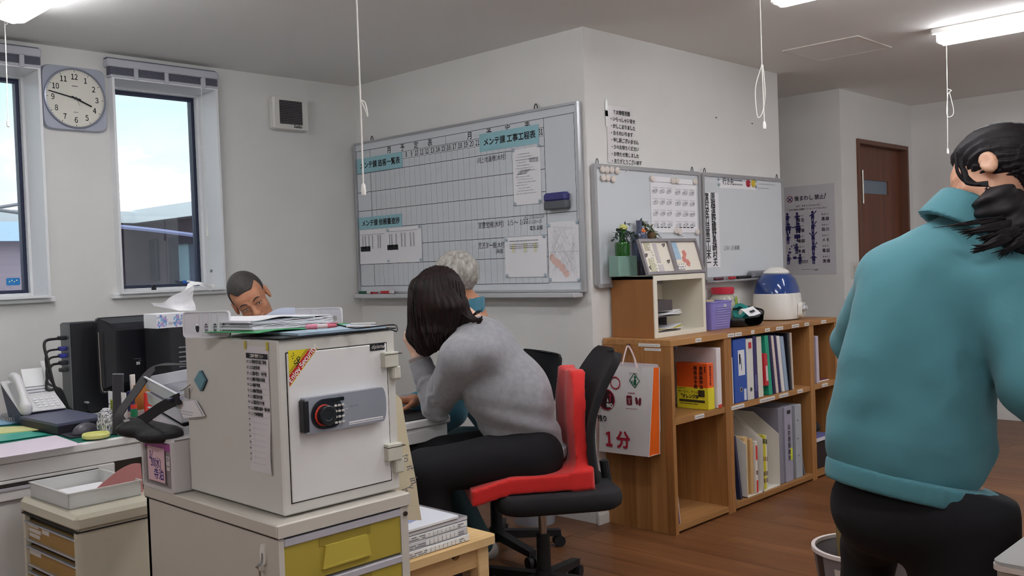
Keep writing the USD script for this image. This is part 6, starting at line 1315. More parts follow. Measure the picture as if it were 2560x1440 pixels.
# bay 3
book("clear_file", "pale lilac file standing in the right bay", "file", fx(2041, 910), fx(2047, 910), zs, .27, .24, (196, 186, 200), lean=.004)
t = Thing("booklet", "maroon covered booklet lying flat in the right bay", "booklet", (5.12, SY+.12, zs)); t.p("pages", bx(5.04, 5.22, SY+.03, SY+.26, zs, zs+.006), PAPER); t.p("cover", bx(5.04, 5.22, SY+.032, SY+.26, zs+.006, zs+.009), M("maroon", (120, 56, 66), .5))
dkb = Thing("handbag", "dark bag slumped in the lower right bay of the shelf", "bag", (5.08, SY+.16, .26))
bcc = np.array([5.09, SY+.16, .30])
bx3 = bx(5.01, 5.21, SY+.03, SY+.27, .0405, .20, .006)
solo("carton", bx3, M("carton_dark", (44, 34, 34), .7), "dark carton standing in the lower right bay of the shelf", "box")
t = Thing("paper_pile", "white and blue papers lying on the dark carton in the right bay", "paper", (5.1, SY+.15, .2005)); t.p("papers", bx(5.0, 5.21, SY+.02, SY+.26, .2005, .222), M("papers_white", (222, 220, 226), .7)); t.p("blue_sheet", bx(5.0, 5.21, SY+.019, SY+.26, .2222, .2262), M("papers_blue", (110, 112, 170), .6))
dkb.p("body", snet(lambda P: smin(ell(P, (5.10, SY+.14, .27), (.09, .10, .045)), ell(P, (5.05, SY+.12, .33), (.03, .06, .06)), .04)-.006*nz(P, 22), (4.96, SY-.0, .20), (5.24, SY+.30, .44), .009), M("bag_dark", (32, 30, 34), .8), smooth=True)
# ---- carrier bag on the end panel
BGW = M("bag_white_paper", (222, 217, 216), .55, vary=.04, vscale=(9, 9, 9)); BGO = M("bag_orange", (236, 104, 22), .5, vary=.08, vscale=(12, 12, 12))
xf = 3.490; B00, B01, B10, B11 = at(1497, 1128, x=xf), at(1622, 1143, x=xf), at(1503, 915, x=xf), at(1633, 921, x=xf)
pb = Thing("paper_bag", "white and orange paper carrier bag hanging from the shelf's end", "bag", (xf, (B00[1]+B01[1])/2, B01[2]))
dG = .085
def shell(q, n=10, bulge=0.0):
    """Curved panel between four corners q (00, 10, 11, 01), pushed out by bulge along its normal."""
    q = [np.asarray(p_, float) for p_ in q]; u, v = np.meshgrid(np.linspace(0, 1, n+1), np.linspace(0, 1, n+1), indexing="ij")
    P = sum(w[..., None]*p_ for w, p_ in zip(((1-u)*(1-v), u*(1-v), u*v, (1-u)*v), q)); N = np.cross(q[1]-q[0], q[3]-q[0]); N /= np.linalg.norm(N)
    P = P+N*(bulge*np.sin(math.pi*u)*np.sin(math.pi*v))[..., None]; A = P.reshape(-1, 3); B = A-N*.0012; g = np.arange(len(A)).reshape(n+1, n+1); F_ = []; k = len(A)
    for i in range(n):
        for j in range(n):
            a, b, c, d = g[i, j], g[i+1, j], g[i+1, j+1], g[i, j+1]; F_ += [[a, b, c], [a, c, d], [k+a, k+c, k+b], [k+a, k+d, k+c]]
    ring = list(g[:, 0])+list(g[-1, 1:])+list(g[::-1, -1][1:])+list(g[0, ::-1][1:-1])
    for a, b in zip(ring, ring[1:]+ring[:1]): F_ += [[a, k+a, k+b], [a, k+b, b]]
    return trimesh.Trimesh(np.vstack([A, B]), F_, process=False)
T_ = np.array([dG*.55, 0, 0]); Bt = np.array([dG, 0, 0])
pb.p("front_panel", shell([B00, B01, B11, B10], 10, .004), BGW, smooth=True)
pb.p("back_panel", shell([B01+Bt, B00+Bt, B10+T_, B11+T_], 6, .0), BGW)
pb.p("orange_gusset", cat_([shell([B01, B01+Bt*.5-[0, -.006, 0], B11+T_*.5+[0, .012, 0], B11], 6), shell([B01+Bt*.5-[0, -.006, 0], B01+Bt, B11+T_, B11+T_*.5+[0, .012, 0]], 6)]), BGO)
pb.p("gusset", shell([B00+Bt, B00, B10, B10+T_], 6), BGO); pb.p("base", shell([B00+[0, 0, .001], B00+Bt+[0, 0, .001], B01+Bt+[0, 0, .001], B01+[0, 0, .001]], 2), BGW)
for a_, b_ in ((B01, B11), (B01+Bt, B11+T_)): pb.p("white_edge", tube([a_, b_], .0022, 6, smooth=False), BGW)
hk_ = at(1574, 862, x=3.588)
for o_, dx in ((0, 0), (.03, .02)):
    pa_, pb_ = at(1567, 890, x=xf+.02+dx), at(1592, 920, x=xf+dx)
    pb.p("handle", strip([at(1556, 912, x=xf+dx+.002), at(1562, 885, x=3.54), hk_+[-.012, 0, -.004], at(1584, 890, x=3.54), at(1591+o_*100, 921, x=xf+dx+.002)], .008, .002, (1, 0, 0)), M("handle_pinkish", (228, 208, 208), .6))
solo("hook", tube([hk_+[.003, 0, .004], hk_+[-.014, 0, .0], hk_+[-.020, 0, .008]], .002, 6), STEELD, "small steel hook in the shelf's end panel carrying the paper bag", "hook")
FB2 = np.eye(4); ub = (B01-B00)/np.linalg.norm(B01-B00); vb = B10-B00; hB = np.linalg.norm(vb); wB = np.linalg.norm(B01-B00)
FB2 = frame(B00+np.array([-.0062, 0, 0]), ub, vb)
RED = M("bag_crimson", (170, 30, 52), .55)
def bagxy(px, py): q_ = at(px, py, x=xf)-B00; return float(q_@FB2[:3, 0]), float(q_@FB2[:3, 1])
a = bagxy(1518, 1114); c = bagxy(1545, 1116)
pb.p("big_lettering", fr(flat(mpoly([affinity.translate(text("1", .088, px=60, bold=.03, width=.95), a[0]-.006, a[1]+.002), affinity.translate(text("分", .082, px=60, bold=.028), c[0]-.004, c[1]+.004)]), 0), FB2), RED, smooth=False)
a = bagxy(1496, 1051); pb.p("small_lettering", fr(flat(affinity.translate(text("残り", .030, px=40, bold=.03), a[0]+.0, a[1]+.002), 0), FB2), INK, smooth=False)
a = bagxy(1518, 998); disc = affinity.scale(Point(a).buffer(1, 24), .050, .050)
pb.p("dark_disc", fr(flat(disc, 0), FB2), M("disc_dark", (52, 22, 30), .5), smooth=False)
pb.p("disc_rim", fr(flat(disc.difference(disc.buffer(-.005)), .0006), FB2), RED, smooth=False)
pb.p("disc_arrow", fr(flat(Polygon([(a[0]+.020, a[1]-.012), (a[0]+.028, a[1]-.012), (a[0]+.028, a[1]+.018), (a[0]+.034, a[1]+.018), (a[0]+.024, a[1]+.032), (a[0]+.014, a[1]+.018), (a[0]+.020, a[1]+.018)]), .0006), FB2), RED, smooth=False)
pb.p("disc_lettering", fr(flat(mpoly([affinity.translate(text("NO", .024, px=34, bold=.06, width=1.05), a[0]+.0, a[1]-.036), Polygon([(a[0]+.002, a[1]-.012), (a[0]+.014, a[1]-.010), (a[0]+.008, a[1]+.008)])]), .0009), FB2), M("print_white"), smooth=False)
a2_ = bagxy(1540, 957); pb.p("red_ring", fr(flat(Point(a2_).buffer(.030, 20).difference(Point(a2_).buffer(.024, 20)), 0), FB2), RED, smooth=False)
a = bagxy(1588, 951); dd = lambda r: Polygon([(a[0]-r*.86, a[1]), (a[0], a[1]+r), (a[0]+r*.86, a[1]), (a[0], a[1]-r)])
pb.p("green_emblem", fr(flat(unary_union([dd(.036).difference(dd(.030)), Polygon([(a[0]-.008, a[1]-.02), (a[0]+.008, a[1]-.022), (a[0]+.010, a[1]+.004), (a[0]-.002, a[1]+.008)]), Point(a[0]+.004, a[1]+.015).buffer(.006), Polygon([(a[0]-.020, a[1]-.008), (a[0]-.010, a[1]-.016), (a[0]-.012, a[1]+.004)])]), 0), FB2), M("emblem_green", (24, 92, 66), .6), smooth=False)
a = bagxy(1575, 1000); sh_ = rrect(a[0]-.016, a[0]+.016, a[1]-.022, a[1]+.022, .007).difference(unary_union([sbox(a[0]-.010, a[1]+.004, a[0]+.010, a[1]+.008), sbox(a[0]-.002, a[1]-.016, a[0]+.002, a[1]+.002)]))
b = bagxy(1597, 1002); sd = unary_union([affinity.rotate(affinity.scale(Point(b[0]-.008, b[1]).buffer(1, 12), .0075, .018), 8), affinity.rotate(affinity.scale(Point(b[0]+.010, b[1]-.003).buffer(1, 12), .0075, .019), -8)])
pb.p("red_pictograms", fr(flat(unary_union([sh_, sd]), 0), FB2), M("pict_maroon", (110, 26, 44), .6), smooth=False)
a = bagxy(1570, 985); b = bagxy(1566, 1022); c = bagxy(1575, 933)
pb.p("caption_print", fr(flat(mpoly([dashes(a[0]+.004, a[0]+.044, a[1]+.003, .006, 3, .004, .007, .002), dashes(b[0], b[0]+.068, b[1]+.002, .003, 4, .003, .006, .002), dashes(c[0], c[0]+.045, c[1]-.0, .003, 5, .003, .006, .002)]), 0), FB2), M("caption_red", (170, 110, 116), .6), smooth=False)
w2 = Thing("paper_bag", "plain white bag tucked behind the printed carrier bag", "bag", (3.575, B00[1]-.1, .6))
A, B = at(1512, 903, x=3.582), at(1645, 903, x=3.582)
w2.p("panel", fr(ext(rrect(0, A[1]-B[1], 0, .32, .015), .004), frame((3.586, A[1], A[2]-.32), (0, -1, 0), (0, 0, 1))), M("bag_plain", (206, 196, 200), .6))

# ---- on the shelf: cube box with contents
KX0, KX1, KY0, KY1, KZ0, KZ1 = 3.660, 4.098, 2.635, 2.893, SZ+.001, 1.196
CRM = M("box_cream", (228, 222, 206), .45); CBW = wood("box_brown", (160, 108, 60), (146, 96, 54), "z", across=5, along=1.0, rough=.5, rand=.02)
cu = Thing("cube_box", "open storage cube with brown wood sides and cream front on the bookshelf", "shelf box", ((KX0+KX1)/2, (KY0+KY1)/2, KZ0))
tk = .022
cu.p("left_side", bx(KX0, KX0+.008, KY0+.006, KY1, KZ0, KZ1-.001), CBW, smooth=False); cu.p("top_panel", bx(KX0, KX1, KY0+.004, KY1, KZ1-.016, KZ1), CRM)
cu.p("lining", cat_([bx(KX0+.008, KX0+tk, KY0+.004, KY1, KZ0+.001, KZ1-.016), bx(KX1-tk, KX1, KY0+.004, KY1, KZ0, KZ1-.016), bx(KX0+.008, KX1-tk, KY0+.004, KY1, KZ0, KZ0+tk), bx(KX0+tk, KX1-tk, KY1-.012, KY1, KZ0, KZ1-.016), bx(KX0+tk, KX1-tk, KY0+.004, KY1, KZ1-tk, KZ1-.016)]), CRM)
ring = sbox(KX0, KZ0, KX1, KZ1).difference(sbox(KX0+tk+.004, KZ0+tk+.002, KX1-tk-.002, KZ1-tk-.002))
cu.p("front_frame", fr(ext(ring, .006), frame((0, KY0+.006, 0), (1, 0, 0), (0, 0, 1))), CRM)
for (z, h) in ((.998, .003), (.945, .003)):
    pass
lt_ = Thing("letter_tray", "grey wire letter tray with papers inside the cube box", "tray", (3.80, 2.76, KZ0+tk)); GT = M("tray_smoke", (112, 104, 104), .4)
zt0 = KZ0+tk+.001
lt_.p("frame", cat_([bx(3.688, 3.90, KY0+.02, KY1-.02, zt0+.002, zt0+.006), bx(3.688, 3.90, KY0+.02, KY1-.02, zt0+.072, zt0+.076), bx(3.688, 3.692, KY0+.02, KY1-.02, zt0, zt0+.08), bx(3.896, 3.90, KY0+.10, KY1-.02, zt0, zt0+.08)]), GT)
for z, la, ye in ((zt0+.0065, "lower loose papers with yellow sheet in the cube box", True), (zt0+.0765, "upper loose white papers in the cube box", False)):
    t = Thing("paper_pile", la, "paper", (3.79, 2.75, z))
    for k in range(3): t.p("sheet", sheet(frame((3.695+.012*k, KY0+.012, z+.004*k), (1, .06*k, 0), (-.06*k, 1, 0)), .215, .19, (lambda kk: lambda u, v: .012*u*u*(1-v*.5)+.004*np.sin(u*5+kk))(k), 8, 4, .0012), (M("sheet_lemon", (214, 196, 80), .6) if ye and k == 1 else PAPER))
solo("dark_box", bx(3.692, 3.880, KY0+.05, KY1-.03, zt0+.098, zt0+.150, .002), M("box_charcoal", (78, 70, 72), .6), "charcoal flat box on the papers inside the cube box", "box")
solo("white_card", bx(4.100, 4.108, KY0+.03, KY1-.05, SZ+.001, SZ+.09), M("card_white", (220, 216, 222), .6), "white card standing between the cube box and the violet basket", "card")
# picture frames with two counters boards
FRG = M("frame_pewter", (142, 136, 140), .4, .3)
Ab, Bb, Cb, Db = at(1612, 679, y=2.70), at(1752, 677, y=2.70), at(1592, 615, y=2.76), at(1733, 610, y=2.76)
zb = KZ1+.001; wF = Bb[0]-Ab[0]+.012; lean = np.array([0, .055, .178]); hF = np.linalg.norm(lean)
oF = np.array([Ab[0]-.004, 2.690, zb]); FF2 = frame(oF, (1, 0, 0), lean) ; hF = .182
pf = Thing("picture_frame", "hinged pewter double frame with cream collage leaning on the cube box", "picture frame", oF+[wF/2, .03, 0])
half = wF/2
for k in range(2):
    F = FF2 @ trimesh.transformations.translation_matrix((half*k, 0, 0))
    pf.p("frame", fr(ext(sbox(0, 0, half, hF).difference(sbox(.014, .014, half-.010, hF-.014)), .016), F), FRG)
    bk_ = pf.p("backing", fbox(F, .01, half-.008, .010, hF-.010, .001, .004), M("collage_cream", (228, 220, 206), .7))
    if k == 0:
        for (x, y, w, h, rgb) in ((.045, .125, .045, .040, (186, 180, 158)), (.115, .060, .030, .10, (190, 182, 184)), (.050, .015, .040, .070, (192, 188, 160)), (.115, .012, .040, .040, (196, 188, 190))):
            pf.p("patch", fbox(F, x, min(x+w, half-.012), y, y+h, .004, .006), M("patch_%d_%d_%d" % rgb, rgb, .7), parent=bk_)
        for j in range(10): pf.p("pearl", fr(trimesh.creation.icosphere(1, .0055), F @ trimesh.transformations.translation_matrix((.085+.012*math.sin(j*1.25), .022+.0135*j, .007))), M("pearl", (236, 232, 228), .3), parent=bk_)
        g = [affinity.translate(Point(0, 0).buffer(.0045, 3), x+dx, y+dy) for x, y in ((.035, .095), (.045, .032), (half-.045, .145), (half-.042, .06)) for dx, dy in ((0, 0), (.010, .004), (.003, .011), (.014, .012), (-.006, .008))]
        pf.p("dark_flecks", fr(flat(unary_union(g), .0052), F), M("fleck_dark", (60, 54, 62), .6), smooth=False, parent=bk_)
    else:
        for j in range(3): pf.p("blue_patch", fbox(F, .018+.006*(j % 2), .078-.004*j, .075+.030*j, .112+.026*j, .004+.001*j, .006+.001*j), M("patch_blue_%d" % j, (164-4*j, 190-3*j, 210-2*j), .7), parent=bk_)
        for (x, y) in ((.118, .105), (.104, .075), (.128, .055)):
            pf.p("red_flower", fr(ext(unary_union([affinity.translate(Point(0, 0).buffer(.0085, 4), x+.009*math.cos(q), y+.011*math.sin(q)) for q in np.linspace(0, 6.28, 6)]).difference(Point(x, y).buffer(.003)), .002, .004), F), M("coral", (206, 128, 118), .6), parent=bk_)
        for j in range(9): pf.p("white_counter", fr(trimesh.creation.icosphere(1, .0062), F @ trimesh.transformations.translation_matrix((.030+.012*(j % 5)+.006*(j // 5), .026+.013*(j // 5), .007))), M("counter_white", (232, 230, 230), .3), parent=bk_)
        pf.p("dark_flecks", fr(flat(unary_union([Point(.028+.010*j, .036+.012*(j % 2)).buffer(.003, 3) for j in range(7)]), .0105), F), M("fleck_dark"), smooth=False, parent=bk_)
pf.p("strut", cat_([fbox(FF2, .06, .09, .02, .12, -.006, 0)]), FRG)
# green glass vase on its box, second vase, flowers
sgx = at(1543, 680, y=2.80); sg1 = at(1590, 680, y=2.80); sgz = at(1560, 640, y=2.80)[2]
solo("green_box", bx(sgx[0], sg1[0], 2.79, 2.85, KZ1+.001, sgz, .002), M("box_sage", (128, 162, 150), .5), "sage green box standing left of the double frame", "box")
solo("small_dark_box", bx(sg1[0]+.012, sg1[0]+.032, 2.80, 2.84, KZ1+.001, KZ1+.075, .002), M("box_slate", (58, 58, 64), .5), "small dark box between the sage box and the frame", "box")
GG = usdkit.material(stage, "/World/Looks/green_glass", {"p": ("principled_bsdf", {"base_color": lin((40, 120, 30)), "roughness": .08, "transmission_weight": .6, "coat_weight": .4})}, [], surface="p.BSDF")
vc = np.array([(sgx[0]+sg1[0])/2-.002, 2.82, sgz+.0005])
v1 = Thing("vase", "green glass bottle vase standing on the sage box", "vase", vc)
v1.p("glass", lathe([[0, 0], [.034, 0], [.037, .004], [.037, .055], [.033, .066], [.016, .074], [.0145, .082], [.014, .115], [.018, .124], [.016, .124], [.012, .115], [.012, .08], [.014, .07], [.030, .062], [.033, .052], [.033, .006], [0, .005]], vc, 32), GG, smooth=40)
v2c = np.array([at(1608, 610, y=2.83)[0], 2.85, KZ1+.001])
v2 = Thing("vase", "dark grey bulbous glass vase hidden behind the double frame", "vase", v2c)
v2.p("glass", lathe([[0, 0], [.03, 0], [.036, .01], [.040, .10], [.040, .195], [.034, .212], [.016, .22], [.014, .235], [.017, .275], [.015, .275], [0, .22]], v2c, 32), M("glass_slate", (74, 80, 104), .15, coat=.5), smooth=40)
LEAF = M("leaf_dark", (42, 56, 50), .6, rand=.2); LEAF2 = M("leaf_olive", (94, 96, 52), .6, rand=.2); LEAFG = M("leaf_grey_green", (96, 116, 92), .6, rand=.2); STEM = M("stem_green", (70, 84, 52), .6)
fr_rng = np.random.default_rng(21)
def leaf(c, d, L, w, up=(0, 0, 1)):
    F = frame(c, d, np.cross(up, d)+np.array([1e-4, 0, 0])); q = Polygon([(0, 0), (L*.3, w*.5), (L*.7, w*.4), (L, 0), (L*.7, -w*.4), (L*.3, -w*.5)])
    m = ext(q, .0012); m.vertices[:, 2] += -.6*(m.vertices[:, 0]/L)**2*L*.25; return fr(m, F)
def spray(t, base, tip, n, L, w, mat, spread=.7, pname="leaf"):
    pts = spline([base, (base+tip)/2+np.array([0, 0, .015]), tip], 8)
    t.p("stem", tube(pts, .0012, 5, smooth=False), STEM)
    for k in range(n):
        p_ = pts[int(len(pts)*(.35+.64*k/n))]; d = (tip-base)/np.linalg.norm(tip-base)*.5+fr_rng.normal(0, spread, 3); t.p(pname, leaf(p_, d/np.linalg.norm(d), L*fr_rng.uniform(.7, 1.2), w), mat, smooth=False)
def G2(px, py, y): return at(px, py, y=y)
def bloom(t, c, r, mat, n=26, name="petal"):
    for k in range(n):
        ph_ = math.acos(1-1.25*(k+.5)/n); th2 = k*2.39996; d = np.array([math.sin(ph_)*math.cos(th2), math.sin(ph_)*math.sin(th2), math.cos(ph_)])
        t.p(name, fr(snet_petal, frame(c+d*r*.55, np.cross(d, [.3, .2, 1.0]), d) @ np.diag([r*.55, r*.55, r*.25, 1])), mat, smooth=True)
snet_petal = trimesh.creation.icosphere(1, 1.0)
f1 = Thing("flower_bunch", "pale yellow flower with dark leaves in the green glass vase", "flowers", vc+[0, 0, .12])
top1 = vc+np.array([0, 0, .12])
bloom(f1, G2(1558, 571, 2.82), .020, M("petal_lemon", (206, 206, 130), .7), 22)
f1.p("calyx", snet(lambda P: ell(P, G2(1560, 583, 2.82), (.022, .02, .018))-.004*nz(P, 90), G2(1560, 583, 2.82)-.04, G2(1560, 583, 2.82)+.04, .004), LEAF, smooth=True)
f1.p("stem", tube([top1-[0, 0, .08], top1, G2(1558, 580, 2.82)], .003, 6), STEM)
for px, py, n, L, w in ((1542, 585, 9, .022, .016), (1533, 600, 8, .026, .018), (1572, 560, 9, .020, .007), (1578, 590, 6, .026, .010), (1600, 597, 14, .018, .010), (1590, 606, 10, .018, .010), (1568, 604, 6, .03, .02), (1553, 598, 6, .03, .014)): spray(f1, top1, G2(px, py, 2.82+fr_rng.uniform(-.03, .02)), n, L, w, LEAF)
f2 = Thing("flower_bunch", "orange flower with olive leaves in the dark vase behind the frame", "flowers", v2c+[0, 0, .28])
top2 = v2c+np.array([0, 0, .272])
bloom(f2, G2(1606, 580, 2.84), .017, M("petal_orange", (226, 128, 70), .7), 20)
f2.p("seed_head", snet(lambda P: ell(P, G2(1628, 589, 2.84), (.026, .022, .028))-.010*nz(P, 60, 5), G2(1628, 589, 2.84)-.05, G2(1628, 589, 2.84)+.05, .004), M("olive_bloom", (104, 92, 52), .8, vary=.4, vscale=(80, 80, 80), rgb2=(110, 70, 62)), smooth=True)
for px, py, n, L, w, m_ in ((1608, 566, 9, .016, .012, LEAF), (1605, 562, 7, .015, .011, LEAF), (1632, 574, 6, .022, .012, LEAF2), (1642, 588, 8, .020, .012, LEAF2), (1650, 604, 22, .016, .010, LEAFG), (1662, 606, 18, .014, .009, LEAFG), (1622, 600, 6, .03, .02, LEAF2), (1636, 606, 14, .016, .010, LEAFG)): spray(f2, top2, G2(px, py, 2.84+fr_rng.uniform(-.03, .02)), n, L, w, m_)
# violet basket, jar, black tray
vbx0, vbx1 = at(1773, 815, y=2.66)[0], at(1826, 815, y=2.66)[0]
VB = clear_plastic("basket_violet", (142, 132, 206), .88, .35)
vb_ = Thing("basket", "translucent violet plastic basket beside the cube box", "basket", ((vbx0+vbx1)/2, 2.72, SZ+.001))
zB = .145; xm, ym2 = (vbx0+vbx1)/2, 2.72; hw2, hd2 = (vbx1-vbx0)/2*.95, .075
def taper_box(hx, hy, h, e, r=.012):
    A = np.array(rrect(-hx, hx, -hy, hy, r, 4).exterior.coords)[:-1]; return A, A*(1+e)
A_, B_ = taper_box(hw2*.92, hd2*.92, zB, .14); n_ = len(A_)
Vv_ = np.vstack([np.c_[A_, np.zeros(n_)], np.c_[B_, np.full(n_, zB)], np.c_[B_*.965, np.full(n_, zB)], np.c_[A_*.96, np.full(n_, .003)]]); Ff = []
for i in range(n_):
    j = (i+1) % n_
    for a_, b_ in ((0, n_), (n_, 2*n_), (2*n_, 3*n_)): Ff += [[a_+i, a_+j, b_+j], [a_+i, b_+j, b_+i]]
Ff += [[0, i+1, i] for i in range(1, n_-1)]+[[3*n_, 3*n_+i, 3*n_+i+1] for i in range(1, n_-1)]
vb_.p("wall", fr(trimesh.Trimesh(Vv_, Ff, process=False), trimesh.transformations.translation_matrix((xm, ym2, SZ+.001))), VB, smooth=25)
vb_.p("rim", fr(ext(Polygon(B_*1.03).difference(Polygon(B_*.97)), .006), trimesh.transformations.translation_matrix((xm, ym2, SZ+zB-.004))), M("basket_rim", (150, 142, 214), .35))
for k in range(9): vb_.p("rib", bx(xm-hw2*.55, xm+hw2*.75, ym2-hd2*(.94+.012*k)-.0015, ym2-hd2*(.93+.012*k), SZ+.016+.0125*k, SZ+.020+.0125*k), M("basket_rib", (156, 148, 196), .4), smooth=False)
lb_ = vb_.p("label", fr(bx(-.011, .011, -.006, .006, 0, .0016), frame((xm+.022, ym2-hd2*1.065, SZ+.122), (1, 0, 0), (0, 0, 1))), PAPER)
vb_.p("label_print", fr(flat(dashes(-.007, .007, -.002, .005, 2, .003, .006, .002), .0020), frame((xm+.022, ym2-hd2*1.066, SZ+.122), (1, 0, 0), (0, 0, 1))), INKG, smooth=False, parent=lb_)
vb_.p("contents", bx(xm-.05, xm+.02, ym2-.02, ym2+.05, SZ+.006, SZ+.152, .004), M("kraft", (196, 178, 146), .7))
jc = np.array([at(1816, 790, y=2.80)[0], 2.82, SZ+.001]); zJ = at(1816, 735, y=2.82)[2]-SZ; zL = at(1816, 718, y=2.82)[2]-SZ
rJ = .078
ja = Thing("jar", "clear plastic jar with red lid and lime label behind the violet basket", "jar", jc)
ja.p("body", lathe([[0, 0], [rJ*.9, 0], [rJ, .01], [rJ, zJ-.075], [rJ*.98, zJ-.045], [rJ*.88, zJ-.02], [rJ*.72, zJ-.006], [rJ*.72, zJ+.004], [rJ*.69, zJ+.004], [rJ*.69, zJ-.008], [rJ*.85, zJ-.024], [rJ*.95, zJ-.05], [rJ*.97, .012], [0, .006]], jc, 40), clear_plastic("jar_clear", (218, 214, 200), .62, .1), smooth=40)
ja.p("lid", lathe([[0, zJ+.002], [rJ*.80, zJ+.002], [rJ*.81, zJ+.006], [rJ*.81, zL-.004], [rJ*.77, zL], [0, zL]], jc, 40), M("lid_red", (196, 40, 62), .4))
ja.p("sweets", snet(lambda P: smax(np.hypot(P[:, 0]-jc[0], P[:, 1]-jc[1])-rJ*.88, np.abs(P[:, 2]-SZ-.06)-.05-.03*nz(P, 30, 2), .01), jc-[.09, .09, .01], jc+[.09, .09, .15], .008), M("sweets_cream", (206, 196, 160), .7, vary=.4, vscale=(40, 40, 40), rgb2=(150, 150, 70)), smooth=True)
a0, a1 = math.radians(-90), math.radians(-28)
lbq = lambda r, a0, a1, z0, z1: trimesh.Trimesh(*(lambda t: (np.vstack([np.c_[jc[0]+r*np.cos(t), jc[1]+r*np.sin(t), np.full(len(t), jc[2]+z0)], np.c_[jc[0]+r*np.cos(t), jc[1]+r*np.sin(t), np.full(len(t), jc[2]+z1)]]), [q for i in range(len(t)-1) for q in ([i, i+1, len(t)+i+1], [i, len(t)+i+1, len(t)+i])]))(np.linspace(a0, a1, 14)), process=False)
lb_ = ja.p("label", lbq(rJ+.0012, a0, a1, .035, .150), M("label_lime", (160, 196, 60), .5), smooth=False)
ja.p("label_foot", lbq(rJ+.0018, a0, a1, .035, .072), M("label_yellow", (214, 210, 50), .5), smooth=False, parent=lb_)
ja.p("label_lettering", cat_([lbq(rJ+.0024, a0+.18+.22*k, a0+.32+.22*k, .095, .122) for k in range(4)]+[lbq(rJ+.0024, a0+.1, a1-.2, .078, .086), lbq(rJ+.0024, a0+.05, a1-.3, .056, .064)]), M("label_ink", (70, 96, 30), .6), smooth=False, parent=lb_)
# black open tray with note and teal roll
bt0, bt1 = at(1833, 815, y=2.64), at(1896, 806, y=2.66)
bt = Thing("desk_tray", "black plastic tray with paper note and teal tape beside the humidifier", "tray", ((bt0[0]+bt1[0])/2, 2.72, SZ+.001))
bm = lambda P: smax(smax(ell(P, ((bt0[0]+bt1[0])/2, 2.66, SZ+.045), ((bt1[0]-bt0[0])*.52, .078, .075)), -(P[:, 2]-SZ-.001), .008), (P[:, 2]-SZ-.045-.35*np.clip(P[:, 0]-bt1[0]+.10, 0, .1)), .006)
bcx = (bt0[0]+bt1[0])/2
bt.p("shell", snet(bm, (bt0[0]-.06, 2.60, SZ-.01), (bt1[0]+.06, 2.86, SZ+.13), .006), M("tray_black", (28, 27, 30), .3), smooth=True)
bt.p("rim", tube([(bt1[0]-.035, 2.61, SZ+.055), (bt1[0]-.005, 2.63, SZ+.075), (bt1[0], 2.67, SZ+.085), (bt1[0]-.02, 2.71, SZ+.095), (bcx, 2.725, SZ+.09)], .006, 8), M("tray_black"))
nt2 = Thing("paper_note", "folded white note with dark print lying in the black tray", "paper", (bcx-.02, 2.63, SZ+.06))
nt2.p("sheet", sheet(frame((bcx-.075, 2.59, SZ+.052), (1, .05, .06), (-.02, .75, .62)), .135, .06, lambda u, v: .012*np.abs(u-.5), 8, 3), PAPER)
nt2.p("print", fr(flat(mpoly([sbox(.05, .018, .075, .032), sbox(.08, .02, .1, .034)]), .009), frame((bcx-.075, 2.59, SZ+.052), (1, .05, .06), (-.02, .75, .62))), INK, smooth=False)
tr_c = np.array([bcx+.035, 2.70, SZ+.075])
tt = Thing("tape_roll", "teal tape roll in the back of the black tray", "tape", tr_c)
tt.p("roll", fr(lathe([[.024, -.018], [.042, -.018], [.042, .018], [.024, .018], [.024, -.018]], n=32), frame(tr_c, (.3, 0, 1), (0, 1, 0))), M("tape_teal", (48, 158, 150), .4))
# humidifier
hc0 = np.array([at(1958, 800, y=2.70)[0], 2.735, SZ+.001])
hu = Thing("humidifier", "white humidifier with dark blue translucent tank on the bookshelf", "humidifier", hc0)
HWm = M("humidifier_white", (232, 229, 222), .22, spec=.6)
# outline (half widths across x) from base to top; depth is smaller
zh = lambda py: at(1955, py, y=2.70)[2]-SZ
z_b, z_t, z_c = zh(733), zh(683), zh(668)
def loft(prof, c, ex=2.6):
    t_ = np.linspace(0, 2*math.pi, 56, endpoint=False); V, F_ = [], []
    for (hx, hy, z, dx) in prof: V.append(np.c_[c[0]+dx+np.sign(np.cos(t_))*np.abs(np.cos(t_))**(2/ex)*hx, c[1]+np.sign(np.sin(t_))*np.abs(np.sin(t_))**(2/ex)*hy, np.full(56, c[2]+z)])
    n = len(prof)
    for i in range(n-1):
        for j in range(56):
            k = (j+1) % 56; F_ += [[i*56+j, i*56+k, (i+1)*56+k], [i*56+j, (i+1)*56+k, (i+1)*56+j]]
    F_ += [[0, j+1, j] for j in range(1, 55)]+[[(n-1)*56, (n-1)*56+j, (n-1)*56+j+1] for j in range(1, 55)]
    return trimesh.Trimesh(np.vstack(V), F_, process=False)
HXm = .142
hu.p("base", loft([(HXm*.80, .105, 0, 0), (HXm*.93, .118, .006, 0), (HXm*.985, .125, .03, 0), (HXm*.985, .126, .08, 0), (HXm*.95, .122, z_b-.01, 0), (HXm*.925, .119, z_b, 0)], hc0), HWm, smooth=40)
hu.p("tank", loft([(HXm*.925, .119, z_b+.0005, 0), (HXm*.88, .112, z_b+.035, 0), (HXm*.76, .098, z_b+.08, 0), (HXm*.60, .078, z_t-.012, 0), (HXm*.50, .066, z_t, 0)], hc0), usdkit.material(stage, "/World/Looks/tank_blue", {"p": ("principled_bsdf", {"base_color": lin((40, 76, 150)), "roughness": .12, "transmission_weight": .35, "coat_weight": .6})}, [], surface="p.BSDF"), smooth=40)
